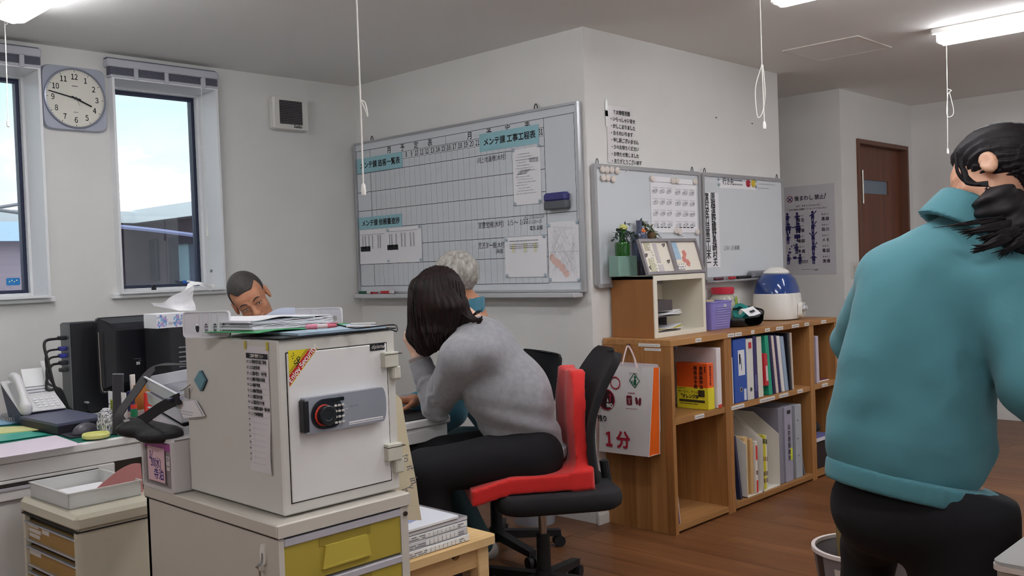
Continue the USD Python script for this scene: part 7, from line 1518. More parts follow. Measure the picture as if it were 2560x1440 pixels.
hu.p("lid", loft([(HXm*.52, .068, z_t-.002, 0), (HXm*.53, .069, z_t+.004, 0), (HXm*.46, .06, z_t+.016, 0), (HXm*.22, .04, z_c-.004, -.005), (HXm*.15, .03, z_c, -.005)], hc0), HWm, smooth=40)
# control face at the right front
kx_ = hc0[0]+.052; FH = frame((kx_, hc0[1]-.126, SZ+.052), (.96, .28, 0), (0, -.06, 1))
fp_ = hu.p("control_face", fr(ext(rrect(-.052, .060, -.036, .045, .022), .022, -.012), FH), HWm)
for x in (-.026, .036):
    kn = hu.p("dial", fr(lathe([[0, .009], [.019, .009], [.019, .013], [.014, .0135], [.0135, .022], [.011, .024], [0, .024]], (x, .014, 0), 28), FH), M("dial_grey", (206, 206, 210), .3))
    hu.p("dial_ring", fr(lathe([[.0165, .0135], [.0195, .0135], [.0195, .0142], [.0165, .0142]], (x, .014, 0), 28), FH), ALUD, parent=kn)
for k in range(7): hu.p("grille_slat", fr(bx(-.010, .020, -.032+.006*k, -.029+.006*k, .010, .0125), FH), M("grille_beige", (176, 172, 150), .5), smooth=False, parent=fp_)
hu.p("logo_print", fr(flat(dashes(-.004, .012, .055, .004, 2, .003, .005, .001), .012), FH), INKG, smooth=False, parent=fp_)
# ---- bins
TB = clear_plastic("bin_clear", (208, 208, 214), .35, .2)
bc_ = at(1378, 1300, z=.0); bc_ = np.array([at(1390, 1312, z=0.001)[0]-.02, at(1390, 1312, z=0.001)[1]+.12, .001])
solo("waste_bin", lathe([[0, 0], [.10, 0], [.125, .24], [.122, .24], [.097, .004], [0, .004]], bc_, 36), TB, "translucent waste bin by the wall behind the red chair", "bin")
tb_c = np.array([2.995, 1.355, .0]); rT = .155; hT = .30
tbn = Thing("waste_bin", "grey waste bin with white rim at the standing person's feet", "bin", tb_c)
GB = M("bin_grey", (128, 122, 124), .5)
tbn.p("body", lathe([[0, .0], [.115, 0], [rT, hT], [rT-.004, hT], [.111, .004], [0, .004]], tb_c, 48), GB, smooth=40)
tbn.p("rim", lathe([[rT-.007, hT-.006], [rT+.005, hT-.006], [rT+.005, hT+.006], [rT-.007, hT+.006], [rT-.007, hT-.006]], tb_c, 48), M("bin_rim", (214, 204, 200), .4))
def bin_patch(a0, a1, z0, z1, rgb, nm_):
    t = np.radians(np.linspace(a0, a1, 8)); r0, r1 = .115+(rT-.115)*z0/hT+.0012, .115+(rT-.115)*z1/hT+.0012
    V = np.vstack([np.c_[tb_c[0]+r0*np.cos(t), tb_c[1]+r0*np.sin(t), np.full(8, z0)], np.c_[tb_c[0]+r1*np.cos(t), tb_c[1]+r1*np.sin(t), np.full(8, z1)]])
    tbn.p(nm_, trimesh.Trimesh(V, [q for i in range(7) for q in ([i, i+1, 9+i], [i, 9+i, 8+i])], process=False), M("binp_%d_%d_%d" % rgb, rgb, .5), smooth=False)
bin_patch(138, 152, .20, .292, (58, 48, 44), "dark_label"); bin_patch(170, 182, .225, .262, (206, 198, 192), "white_label")
pbg = Thing("paper_bag", "brown paper bag with violet label standing in the grey bin", "bag", tb_c+[0, 0, .05])
KR = M("kraft_bag", (146, 120, 74), .8, vary=.15, vscale=(9, 9, 9))
A_ = np.array(rrect(-.085, .085, -.055, .055, .02, 4).exterior.coords)[:-1]; n_ = len(A_)
R_ = np.array([[.72, -.69], [.69, .72]])
Vb = []
for z, s_ in ((.03, .85), (.2, .95), (.37, 1.05)): Vb.append(np.c_[(A_*s_)@R_.T+tb_c[:2]+[.01, .01], z+ (0.02*np.sin(np.arange(n_)*.9) if z > .3 else 0)*np.ones(n_)])
Vb += [np.c_[(A_*1.02)@R_.T+tb_c[:2]+[.01, .01], .365+.02*np.sin(np.arange(n_)*.9)], np.c_[(A_*.9)@R_.T+tb_c[:2]+[.01, .01], np.full(n_, .10)]]
Fb2 = []
for i in range(4):
    for j in range(n_):
        k = (j+1) % n_; Fb2 += [[i*n_+j, i*n_+k, (i+1)*n_+k], [i*n_+j, (i+1)*n_+k, (i+1)*n_+j]]
pbg.p("paper", trimesh.Trimesh(np.vstack(Vb), Fb2, process=False), KR, smooth=25)
q0 = tb_c+np.array([-.1, .02, .2]); 
FV = frame(np.array([*( (np.array([-.0835, -.03]))@R_.T+tb_c[:2]+[.01, .01]), .235]), (*(np.array([0, -1.0])@R_.T), 0), (0, 0, 1))
pbg.p("violet_label", fr(bx(-.05, -.03, -.02, .03, -.001, .0025), FV), M("label_violet", (62, 44, 104), .5)); pbg.p("violet_label", fr(bx(-.026, -.008, -.02, .022, -.001, .0025), FV), M("label_violet"))
# ---- grey desk corner at the lower right
zD = .70
c0, c1, c2_ = at(2478, 1402, z=zD), at(2562, 1340, z=zD), at(2562, 1418, z=zD)
gd = Thing("desk", "grey topped steel desk whose corner shows at the lower right", "desk", (c0[0]+.3, c0[1]-.5, 0))
e1_ = (c1-c0)/np.linalg.norm(c1-c0); e2_ = np.array([e1_[1], -e1_[0], 0]); e2_ = e2_ if e2_@(c2_-c0) > 0 else -e2_
gP = [c0[:2], (c0+e1_*1.0)[:2], (c0+e1_*1.0+e2_*.7)[:2], (c0+e2_*.7)[:2]]
GPm = Polygon(gP).buffer(-.02).buffer(.02, quad_segs=6)
gd.p("top", ext(GPm, .006, zD-.006), M("desk_grey_top", (150, 148, 146), .4)); gd.p("edge_trim", ext(GPm.buffer(.002), .010, zD-.0165), M("trim_alu", (216, 208, 204), .3, .4)); gd.p("apron", ext(GPm.buffer(-.004), .10, zD-.117), M("apron_putty", (150, 140, 128), .45))
gd.p("leg", cat_([ext(Polygon([c0[:2]+e1_[:2]*.03+e2_[:2]*.03, c0[:2]+e1_[:2]*.07+e2_[:2]*.03, c0[:2]+e1_[:2]*.07+e2_[:2]*.07, c0[:2]+e1_[:2]*.03+e2_[:2]*.07]), .585, 0)]), M("apron_putty"))
gd.p("leg", ext(Polygon([c0[:2]+e1_[:2]*.90+e2_[:2]*.03, c0[:2]+e1_[:2]*.94+e2_[:2]*.03, c0[:2]+e1_[:2]*.94+e2_[:2]*.07, c0[:2]+e1_[:2]*.90+e2_[:2]*.07]), .585, 0), M("apron_putty"))
q_ = c0+e2_*.045; gd.p("screw", cyl(q_+[0, 0, -.05]-e1_*.0, q_+[0, 0, -.05]-e1_*.004, .006, n=12), SEAM)
# ================================================================== CHAIRS
CHB = M("chair_black", (26, 25, 28), .6); CHF = M("chair_fabric", (30, 29, 32), .9, bump=.3, bscale=700); REDC = M("cushion_red", (212, 34, 30), .8, vary=.10, vscale=(14, 14, 14), sheen=.2); CHR = M("gas_chrome", (176, 170, 164), .22, .95)
def swivel_base(t, c, rot, r=.30, hub=.085, col_top=.385):
    for k in range(5):
        a = rot+k*2*math.pi/5; e = c+np.array([math.cos(a)*r, math.sin(a)*r, 0]); dq = np.array([math.cos(a), math.sin(a), 0]); n_ = np.array([-math.sin(a), math.cos(a), 0])
        q = [c+np.array([0, 0, hub+.018])+n_*.022, c+np.array([0, 0, hub+.018])-n_*.022, c+np.array([0, 0, hub-.02])+n_*.020, c+np.array([0, 0, hub-.02])-n_*.020, e+[0, 0, .075]+n_*.018, e+[0, 0, .075]-n_*.018, e+[0, 0, .048]+n_*.016, e+[0, 0, .048]-n_*.016]
        lg = t.p("base_leg", _tm(manifold3d.Manifold.hull_points(np.array(q))), CHB, smooth=False)
        cc_ = e+np.array([0, 0, .025])-dq*.006
        t.p("caster", cat_([cyl(cc_+n_*.006, cc_+n_*.024, .025, n=20), cyl(cc_-n_*.006, cc_-n_*.024, .025, n=20), cyl(cc_-n_*.006, cc_+n_*.006, .010, n=10), cyl(e+[0, 0, .03], e+[0, 0, .055], .007, n=8)]), CHB, parent=lg)
    t.p("hub", cyl(c+[0, 0, hub-.03], c+[0, 0, hub+.03], .036, .032, 24), CHB)
    t.p("column_cover", cyl(c+[0, 0, hub+.02], c+[0, 0, col_top-.13], .027, .025, 24), CHB); t.p("gas_column", cyl(c+[0, 0, col_top-.13], c+[0, 0, col_top-.03], .0155, n=20), CHR)
    t.p("mechanism", bx(c[0]-.05, c[0]+.05, c[1]-.05, c[1]+.05, col_top-.04, col_top+.004, .012), CHB)
def lofted(sections):
    """Skin through closed sections of equal point count."""
    n = len(sections[0]); V = np.vstack(sections); F_ = []
    for i in range(len(sections)-1):
        for j in range(n):
            k = (j+1) % n; F_ += [[i*n+j, i*n+k, (i+1)*n+k], [i*n+j, (i+1)*n+k, (i+1)*n+j]]
    e = (len(sections)-1)*n
    F_ += [[0, j+1, j] for j in range(1, n-1)]+[[e, e+j, e+j+1] for j in range(1, n-1)]
    m = trimesh.Trimesh(V, F_, process=False)
    if m.volume < 0: m.invert()
    return m
def back_shell(c, f, path, w, t, round_=.02):
    """A chair back: path of (distance behind c, height, half width share) swept across its width."""
    s = np.array([-f[1], f[0], 0]); P = spline([(b, z, k) for b, z, k in path], 6); sec = []
    for i in range(len(P)):
        tan = P[min(i+1, len(P)-1)][:2]-P[max(i-1, 0)][:2]; tan = tan/np.linalg.norm(tan); nrm = np.array([-tan[1], tan[0]]); row = []
        for u in np.linspace(-1, 1, 13): row.append((u, -t/2))
        for u in np.linspace(1, -1, 13): row.append((u, t/2))
        q = []
        for u, o in row:
            b, z, k = P[i]; bow = .030*(u*u)
            q.append(c-f*(b-bow+nrm[0]*o*(1-.5*abs(u)**4))+np.array([0, 0, z+nrm[1]*o])+s*u*w*k)
        sec.append(np.array(q))
    return lofted(sec)
# ---- red cushioned chair
fR = np.array([-.80, .60, 0.0]); fR /= np.linalg.norm(fR); sR = np.array([-fR[1], fR[0], 0])
cR = at(1356, 1425, z=.10)*[1, 1, 0]; cR = np.array([2.585, 2.405, 0.0])
rc = Thing("office_chair", "black swivel chair with a bright red posture cushion under the woman in grey", "chair", cR)
swivel_base(rc, cR, math.radians(18), .31, .095, .39)
def seat_shape(c, f, L0, L1, w, z0, z1, r=.03):
    s = np.array([-f[1], f[0], 0]); A_ = np.array(rrect(-L1, L0, -w, w, .09, 6).exterior.coords)[:-1]; sec = []
    for k, (z, sc) in enumerate(((z0, .93), (z0+.012, .985), ((z0+z1)/2, 1.0), (z1-.012, .985), (z1, .93))):
        sec.append(np.array([c+f*p[0]*sc+s*p[1]*sc+np.array([0, 0, z+(.0)]) for p in A_]))
    return lofted(sec)
cs_ = cR-fR*.02
rc.p("seat", seat_shape(cs_, fR, .21, .25, .235, .385, .455), CHF, smooth=40)
rc.p("back", back_shell(cs_, fR, [(.205, .345, .25), (.195, .42, .40), (.165, .54, .85), (.160, .68, 1.0), (.200, .80, 1.0), (.265, .905, .85), (.285, .935, .6)], .20, .040), CHF, smooth=50)
rc.p("back_stem", tube([cs_-fR*.06+[0, 0, .375], cs_-fR*.20+[0, 0, .36], cs_-fR*.235+[0, 0, .40], cs_-fR*.225+[0, 0, .52]], .018, 10), CHB)
# red posture cushion: seat part and tall back part, one piece
cq_ = cR-fR*.02
def red_sdf(P):
    q = P-cq_; X = q@fR; Y = q@sR; Z = q[:, 2]
    zs_ = .487+.012*np.clip(-X, 0, .2)/.2-.030*np.clip(X-.16, 0, .2)/.12
    seat = np.maximum(np.maximum(np.abs(Z-zs_)-.012, np.abs(X-.085)-.200), np.abs(Y)-.170)-.018
    bx_ = -.110-.02*np.clip(Z-.50, 0, .5)+.015*np.sin(np.clip(Z-.5, 0, .45)*7)
    hw_ = .150-.05*np.clip((Z-.76)/.12, 0, 1)**2
    back = np.maximum(np.maximum(np.abs(X-bx_)-.010, np.abs(Z-.665)-.195), np.abs(Y)-hw_)-.016
    back = back+.010*np.cos(Y*40)*.35
    d = smin(seat, back, .05)
    return d-.004*nz(P, 16, 3)
rc.p("red_cushion", snet(red_sdf, cq_+[-.5, -.45, .42], cq_+[.5, .45, 1.0], .0085), REDC, smooth=True)
# ---- the older man's black chair
fO = np.array([-.92, .38, 0.0]); fO /= np.linalg.norm(fO)
cO = np.array([2.91, 2.985, 0.0])
oc = Thing("office_chair", "black swivel chair of the white-haired man by the wall", "chair", cO)
swivel_base(oc, cO, math.radians(-32), .29, .085, .37)
oc.p("seat", seat_shape(cO, fO, .22, .22, .23, .375, .445), CHF, smooth=40)
oc.p("back", back_shell(cO-fO*.0, fO, [(.23, .42, .45), (.255, .52, .55), (.255, .64, .7), (.265, .76, .9), (.275, .85, 1.0), (.28, .875, .9)], .20, .028), CHF, smooth=50)
oc.p("back_stem", tube([cO-fO*.06+[0, 0, .365], cO-fO*.22+[0, 0, .36], cO-fO*.255+[0, 0, .55]], .02, 10), CHB)
# ---- the chair of the man by the window, mostly hidden
fM = np.array([-.1, -1.0, 0.0]); fM /= np.linalg.norm(fM); cM = np.array([2.29, 4.02, 0.0])
mc = Thing("office_chair", "black swivel chair of the man sitting below the window wall", "chair", cM)
swivel_base(mc, cM, .3, .28, .085, .37); mc.p("seat", seat_shape(cM, fM, .22, .22, .23, .375, .445), CHF, smooth=40)

# ================================================================== PEOPLE
SKIN = M("skin", (206, 160, 132), .5, sss=.15, vary=.10, vscale=(14, 14, 14), rgb2=(190, 136, 108)); SKINM = M("skin_tan", (198, 142, 110), .48, sss=.12, vary=.10, vscale=(16, 16, 16), rgb2=(184, 124, 94)); SKINP = M("skin_pale", (222, 180, 156), .5, sss=.15)
TEAL = M("jacket_teal", (72, 128, 148), .82, vary=.08, vscale=(7, 7, 7), sheen=.15, bump=.25, bscale=900)
JEAN = M("trousers_black", (19, 18, 22), .92, bump=.3, bscale=900)
R3 = np.stack([RT, UP, FW], 1)          # picture-plane axes, used only to pose the figures as photographed
J = lambda px, py, d: at(px, py, d=d)
def caps(P, chain, k=.03):
    """Smooth union of tapered bones [(a, ra, b, rb), ...]."""
    d = None
    for a, ra, b, rb in chain:
        c = capsule(P, a, b, ra, rb); d = c if d is None else smin(d, c, k)
    return d
def hand_parts(wrist, fwd, nrm, s=1.0, curl=.6, thumb_side=1, spread=.16):
    """Bones of a hand: palm, four fingers and a thumb. fwd = wrist to knuckles, nrm = back of the hand."""
    f = np.asarray(fwd, float); f /= np.linalg.norm(f); n = np.asarray(nrm, float); n = n-f*n.dot(f); n /= np.linalg.norm(n); sd = np.cross(f, n)*thumb_side
    w = np.asarray(wrist, float); out = []; L = .085*s
    for k, o in enumerate((.030, .010, -.010, -.029)): out.append((w+sd*o*.55*s, .0135*s, w+f*L+sd*o*s+n*(.002-.003*abs(k-1.3))*s, .0115*s))
    fing = []
    for k, (o, ln) in enumerate(((.030, .068), (.010, .076), (-.010, .071), (-.029, .054))):
        b = w+f*L+sd*o*s; ang = 0; seg = [.42, .33, .25]; r = [.0098, .0088, .0078, .0066]
        if k == 3: r = [x*.88 for x in r]
        dirv = f+sd*spread*(o/.03)*.35
        dirv /= np.linalg.norm(dirv)
        for j in range(3):
            ang += curl*(.75 if j == 0 else .95); dv = dirv*math.cos(ang)-n*math.sin(ang); e = b+dv*ln*s*seg[j]*1.12
            fing.append((b, r[j]*s, e, r[j+1]*s)); b = e
    tb_ = w+f*.022*s+sd*.022*s; t1 = tb_+(f*.55+sd*.75-n*.25)*.040*s; t2 = t1+(f*.85+sd*.25-n*(.25+.3*curl))*.030*s; t3 = t2+(f*.9-sd*.05-n*(.3+.4*curl))*.024*s
    out.append((w+f*.012*s+sd*.008*s, .014*s, tb_+(t1-tb_)*.4, .013*s))
    fing += [(tb_, .0125*s, t1, .0105*s), (t1, .0105*s, t2, .0092*s), (t2, .0092*s, t3, .0075*s)]
    return out, fing
def hand_sdf(P, parts):
    palm = caps(P, parts[0], .014); d = palm
    for g in range(0, len(parts[1]), 3):
        fgr = caps(P, parts[1][g:g+3], .004); d = smin(d, fgr, .006)
    return d
def nails(parts, s=1.0):
    out = []
    for g in range(0, len(parts[1]), 3):
        a, ra, b, rb = parts[1][g+2]; out.append((a, b, rb))
    return out
class HeadFrame:
    """Head: X to the person's left, Y forward out of the face, Z up; origin midway between the ears."""
    def __init__(s, c, up, fwd, k=1.0):
        f = np.asarray(fwd, float); f /= np.linalg.norm(f); u = np.asarray(up, float); u = u-f*u.dot(f); u /= np.linalg.norm(u)
        s.R = np.stack([np.cross(f, u)*-1, f, u], 1); s.c = np.asarray(c, float); s.k = k
    def loc(s, P): return (P-s.c)@s.R/s.k
    def w(s, p): return s.c+s.R@np.asarray(p, float)*s.k
def head_sdf(q, male=True):
    """Skin of a head in its own frame (metres, adult)."""
    d = ell(q, (0, -.012, .038), (.074, .094, .088))
    d = smin(d, ell(q, (0, .030, -.028), (.058, .060, .078)), .03)                # face
    d = smin(d, ell(q, (0, .045, -.078), (.034, .036, .030)), .03)                # chin
    d = smin(d, ell(q, (0, .062, .030), (.052, .026, .030)), .02)                 # forehead and brow
    for s in (-1, 1):
        d = smin(d, ell(q, (s*.036, .062, -.026), (.022, .020, .020)), .018)       # cheek
        d = smin(d, capsule(q, np.array([s*.014, .089, .019]), np.array([s*.044, .076, .018]), .0085, .006), .010)   # brow ridge
        d = smax(d, -ell(q, (s*.031, .096, .002), (.017, .014, .0105)), .010)      # eye socket
        d = smin(d, ell(q, (s*.031, .078, .002), (.0145, .0125, .0125)), .004)     # eyeball under the lid
        d = smin(d, capsule(q, np.array([s*.018, .088, -.008]), np.array([s*.043, .079, -.010]), .004, .003), .006)   # lower lid
        d = smin(d, capsule(q, np.array([s*.017, .0885, .010]), np.array([s*.044, .080, .008]), .0042, .003), .005)   # upper lid fold
        d = smin(d, ell(q, (s*.0115, .098, -.034), (.0085, .010, .008)), .007)     # nostril wing
        d = smax(d, -capsule(q, np.array([s*.018, .097, -.040]), np.array([s*.034, .080, -.068]), .0022, .0016), .006)  # smile fold
        e = ell(q, (s*.079, -.006, -.006), (.010, .020, .033))                     # ear
        e = smax(e, -ell(q, (s*.088, .000, -.003), (.006, .011, .021)), .004)
        d = smin(d, e, .008)
    d = smin(d, capsule(q, np.array([0, .090, .010]), np.array([0, .108, -.032]), .0075, .0115), .012)   # nose
    d = smin(d, ell(q, (0, .088, -.056), (.022, .012, .007)), .006); d = smin(d, ell(q, (0, .086, -.068), (.019, .012, .007)), .006)    # lips
    d = smax(d, -capsule(q, np.array([-.021, .099, -.0605]), np.array([.021, .099, -.0605]), .0022, .0022), .003)
    return d
def shoe(t, a, f, mat, z0=0.0):
    f = np.asarray(f, float); f /= np.linalg.norm(f)
    sh_ = lambda P: smax(smin(capsule(P, a+f*.02+[0, 0, z0+.045-a[2]], a+f*.16+[0, 0, z0+.032-a[2]], .045, .038), capsule(P, a-f*.05+[0, 0, z0+.04-a[2]], a+f*.02+[0, 0, z0+.06-a[2]], .04, .045), .03), -(P[:, 2]-z0-.001), .004)
    t.p("shoe", snet(sh_, a+[-.28, -.28, z0-a[2]-.02], a+[.28, .28, z0-a[2]+.16], .008), mat, smooth=True)

# ---------------------------------------------------------------- woman in the grey sweater
GREY = M("sweater_grey", (152, 152, 157), .95, vary=.22, vscale=(45, 45, 45), sheen=.35, bump=.55, bscale=420, detail=5.0)
wg = Thing("person", "seated person with dark brown bob in a grey sweater, leaning on one hand", "person", (2.45, 2.45, 0))
pel, mid_, chs, nck, hd = J(1325, 1125, 3.56), J(1262, 985, 3.55), J(1196, 872, 3.56), J(1150, 805, 3.58), J(1098, 748, 3.58)
shN, shF = J(1150, 895, 3.42), J(1190, 850, 3.74); elN, wrN = J(1090, 1008, 3.60), J(1046, 893, 3.62)
elF = J(1090, 1000, 3.86); wrF = J(1010, 1010, 3.9)
hpN, hpF = J(1338, 1135, 3.47), J(1322, 1120, 3.66); knN, knF = J(1062, 1178, 3.40), J(1050, 1150, 3.62)
anN, anF = np.array([knN[0]+.08, knN[1]-.02, .09]), np.array([knF[0]+.02, knF[1]+.0, .09])
HFw = HeadFrame(hd, J(1122, 655, 3.55)-hd, J(1030, 810, 3.70)-hd+FW*.05, .96)
hN = hand_parts(wrN, J(1024, 838, 3.60)-wrN, -RT*.55-FW*.75+UP*.2, .92, .80, 1)
hF_ = hand_parts(wrF, J(985, 1012, 3.92)-wrF, UP, .92, .35, -1)
def skin_w(P):
    d = head_sdf(HFw.loc(P))*HFw.k
    d = smin(d, capsule(P, hd-UP*.06, nck, .050, .055), .03)
    d = smin(d, caps(P, [(nck, .06, chs, .10), (chs, .11, mid_, .10), (mid_, .10, pel, .12), (shN, .05, shF, .05)], .05), .04)
    d = smin(d, caps(P, [(shN, .045, elN, .036), (elN, .036, wrN, .025)], .015), .02); d = smin(d, caps(P, [(shF, .045, elF, .036), (elF, .036, wrF, .025)], .015), .02)
    d = smin(d, caps(P, [(hpN, .085, knN, .055), (knN, .055, anN, .035), (hpF, .085, knF, .055), (knF, .055, anF, .035)], .03), .03)
    d = smin(d, hand_sdf(P, hN), .010); return smin(d, hand_sdf(P, hF_), .010)
lo = np.min([pel, mid_, chs, hd, elN, wrN, knN, knF, anN, anF, wrF, elF], 0)-.2; hi = np.max([pel, mid_, chs, hd, elN, wrN, knN, knF, anN, anF, elF], 0)+.2
lo[2] = .03
wg.p("body", snet(skin_w, lo, hi, .0048), SKINP, smooth=True)
def folds(P, s1, amp, seed, ax=(1.0, 1.0, .35)): return amp*nz(P*np.asarray(ax), s1, seed)
def sweater(P):
    d = caps(P, [(chs, .118, mid_, .135), (mid_, .138, pel-RT*.0+UP*.012, .132)], .06)
    d = smin(d, ell(P, chs+UP*-.005+RT*.01, (.115, .10, .21), R3), .06)
    d = smin(d, ell(P, J(1300, 1005, 3.55), (.115, .15, .15), R3), .06)
    d = smin(d, capsule(P, shN, shF, .062, .062), .05)
    d = smin(d, caps(P, [(shN, .072, elN+RT*.004, .060), (elN, .060, wrN-(wrN-elN)*.04, .042)], .022), .022)
    d = smin(d, caps(P, [(shF, .070, elF, .056), (elF, .056, wrF-(wrF-elF)*.1, .042)], .022), .022)
    # sleeve creases round the elbow and armpit, soft hang of the knit
    u = (P-elN)@((wrN-elN)/np.linalg.norm(wrN-elN)); de = np.linalg.norm(P-elN, axis=1)
    d = d-.0045*np.sin(u*95+2.0*nz(P, 18, 1)*6)*np.clip(1-de/.20, 0, 1)
    da = np.linalg.norm(P-J(1185, 960, 3.45), axis=1); w_ = (P-shN)@(-RT*.5-UP*.86)
    d = d-.006*np.sin(w_*60+((P-shN)@RT)*35)*np.clip(1-da/.14, 0, 1)
    lowz = (P-pel)@UP
    d = d-.007*np.sin(lowz*70+((P-pel)@RT)*18)*np.clip(1-np.abs(lowz-.10)/.12, 0, 1)
    d = d-folds(P, 9, .016, 5)
    cut = (P-pel)@(UP*.97+RT*-.20)+.010          # hem plane
    nk = (P-nck)@((nck-chs)/np.linalg.norm(nck-chs))-.030
    cf = (P-wrN)@((wrN-elN)/np.linalg.norm(wrN-elN))+.012
    near = np.linalg.norm(P-wrN, axis=1) < .075
    d = smax(d, -cut, .004); d = smax(d, nk, .006); return np.where(near, smax(d, cf, .004), d)
wg.p("sweater", snet(sweater, lo, hi, .0055), GREY, smooth=True)
RIB = M("sweater_rib", (158, 158, 162), .95, bump=.5, bscale=500)
def ribband(P):
    d = caps(P, [(mid_, .126, pel-UP*.005, .128)], .05); d = smin(d, ell(P, pel+UP*.01, (.128, .10, .165), R3), .05)
    c = (P-pel)@(UP*.97+RT*-.20); ang = np.arctan2((P-pel)@RT, (P-pel)@FW)
    d = d-.0022*np.sin(ang*70); return smax(smax(d, c+.004, .004), -(c+.048), .006)
wg.p("waist_rib", snet(ribband, pel-.26, pel+.26, .005), RIB, smooth=True)
wdir = (wrN-elN)/np.linalg.norm(wrN-elN)
def cuff(P):
    q = P-wrN; a = q@wdir; r = np.linalg.norm(q-a[:, None]*wdir, axis=1); an = np.arctan2(q@FW, q@np.cross(wdir, FW))
    return np.maximum(np.abs(r-.034-.0008*np.sin(an*26))-.005, np.abs(a+.018)-.018)-.002
wg.p("cuff", snet(cuff, wrN-.07, wrN+.07, .004), M("cuff_taupe", (150, 140, 138), .95, bump=.5, bscale=500), smooth=True)
def trousers_w(P):
    d = caps(P, [(hpN, .100, knN, .078), (knN, .076, anN, .058)], .03); d = smin(d, caps(P, [(hpF, .100, knF, .078), (knF, .076, anF, .058)], .03), .02)
    d = smin(d, smax(ell(P, pel-UP*.03, (.125, .10, .17), R3), (P-pel)@(UP*.97+RT*-.20)-.01, .02), .04)
    return d-folds(P, 16, .010, 8)
wg.p("trousers", snet(trousers_w, lo, hi, .0075), JEAN, smooth=True)
for a_ in (anN, anF): shoe(wg, a_*[1, 1, 0]+[0, 0, .06], (-1, .1, 0), M("shoe_dark", (40, 38, 40), .6))
HAIRB = M("hair_dark_brown", (38, 22, 20), .55, spec=.25, vary=.5, vscale=(60, 60, 9), rgb2=(20, 13, 14), detail=4.0)
# bob: a cap plus locks that hang forward and left, flick at the nape
cr = J(1092, 668, 3.56)
def bob(P):
    d = ell(P, J(1096, 738, 3.58), (.100, .112, .108), R3)
    for (pa, ra, pb, rb, dd) in (((1062, 730), .062, (1046, 838), .042, 3.52), ((1085, 760), .075, (1078, 850), .045, 3.52), ((1118, 770), .070, (1120, 825), .036, 3.50), ((1046, 838), .040, (1052, 876), .014, 3.52), ((1070, 830), .046, (1068, 880), .014, 3.51), ((1095, 830), .040, (1098, 862), .012, 3.50), ((1140, 770), .050, (1165, 800), .028, 3.52), ((1165, 800), .026, (1193, 800), .010, 3.50), ((1060, 760), .06, (1050, 850), .03, 3.62)):
        d = smin(d, capsule(P, J(*pa, dd), J(*pb, dd), ra, rb), .025)
    q = (P-cr); a = q@RT; b = q@FW; h_ = q@UP
    th_ = np.arctan2(a+.10*h_, b+1e-6)
    d = d-.0030*np.sin(th_*34+6*nz(P, 9, 2))-.0035*nz(np.stack([a*3, b*3, h_*.5], 1), 26, 3)
    return d
wg.p("hair", snet(bob, J(1100, 760, 3.55)-.23, J(1100, 760, 3.55)+.23, .0042), HAIRB, smooth=True)
ls_ = []
hr_ = np.random.default_rng(5)
for k in range(70):
    u = hr_.random(); x0 = 1030+120*u; s0 = J(x0, 690+30*abs(u-.5), 3.50); s3 = J(1040+90*u+hr_.normal(0, 5), 872-40*u+hr_.normal(0, 9), 3.47+.02*hr_.normal()); s1 = J(1022+135*u, 760, 3.465); s2 = J(1030+112*u, 820, 3.465)
    ls_.append(tube([s0, s1, s2, s3], [.0030, .0034, .0026, .0006], 5, sub=5))
for k in range(9): ls_.append(tube([J(1140+3*k, 770, 3.47), J(1170+k, 795+k, 3.46), J(1196+hr_.normal(0, 3), 800+hr_.normal(0, 3), 3.46), J(1206-k*.6, 797+hr_.normal(0, 3), 3.46), J(1200-k, 808, 3.46), J(1192, 806, 3.46)], [.004, .0035, .003, .002, .001, .0006], 5, sub=5))
for k in range(5): ls_.append(tube([J(1178, 790, 3.5), J(1196, 784-k*2, 3.5), J(1207, 768+k*4, 3.5)], [.0015, .001, .0004], 4, sub=4))
wg.p("hair_strands", cat_(ls_), HAIRB, smooth=True, kind="stuff")

# ---------------------------------------------------------------- older man with white hair
om = Thing("person", "seated person with short white hair in a teal work jacket, seen from behind", "person", (2.85, 2.95, 0))
hO_ = J(1140, 708, 3.98); nO = J(1172, 772, 4.02); cO_ = J(1185, 868, 4.02); mO = J(1235, 985, 4.08); pO = J(1292, 1105, 4.14)
sNo, sFo = J(1165, 868, 3.86), J(1212, 850, 4.18); eNo, wNo = J(1130, 1030, 3.78), J(1062, 1092, 3.80)
eFo, wFo = J(1110, 1000, 4.02), J(1032, 1002, 3.80)
hpO1, hpO2 = J(1290, 1120, 4.02), J(1300, 1110, 4.24); kO1, kO2 = J(1085, 1130, 3.92), J(1080, 1115, 4.12)
aO1, aO2 = np.array([kO1[0]+.22, kO1[1]-.02, .08]), np.array([kO2[0]+.06, kO2[1]+.0, .08])
HFo = HeadFrame(hO_, UP+RT*-.20, -RT*.78+FW*.60-UP*.22, 1.0)
hnO = hand_parts(wNo, J(1028, 1122, 3.80)-wNo, UP*.7-RT*.2-FW*.4, 1.05, .42, 1); hnF = hand_parts(wFo, J(1004, 1000, 3.76)-wFo, UP, 1.0, .45, -1)
def skin_o(P):
    d = head_sdf(HFo.loc(P)); d = smin(d, capsule(P, hO_-UP*.05+RT*.01, nO, .054, .058), .03)
    d = smin(d, caps(P, [(nO, .06, cO_, .11), (cO_, .12, mO, .11), (mO, .11, pO, .12), (sNo, .05, sFo, .05)], .05), .04)
    d = smin(d, caps(P, [(sNo, .045, eNo, .036), (eNo, .036, wNo, .027), (sFo, .045, eFo, .036), (eFo, .036, wFo, .027)], .015), .02)
    d = smin(d, caps(P, [(hpO1, .08, kO1, .055), (kO1, .055, aO1, .035), (hpO2, .08, kO2, .055), (kO2, .055, aO2, .035)], .03), .03)
    d = smin(d, hand_sdf(P, hnO), .01); return smin(d, hand_sdf(P, hnF), .01)
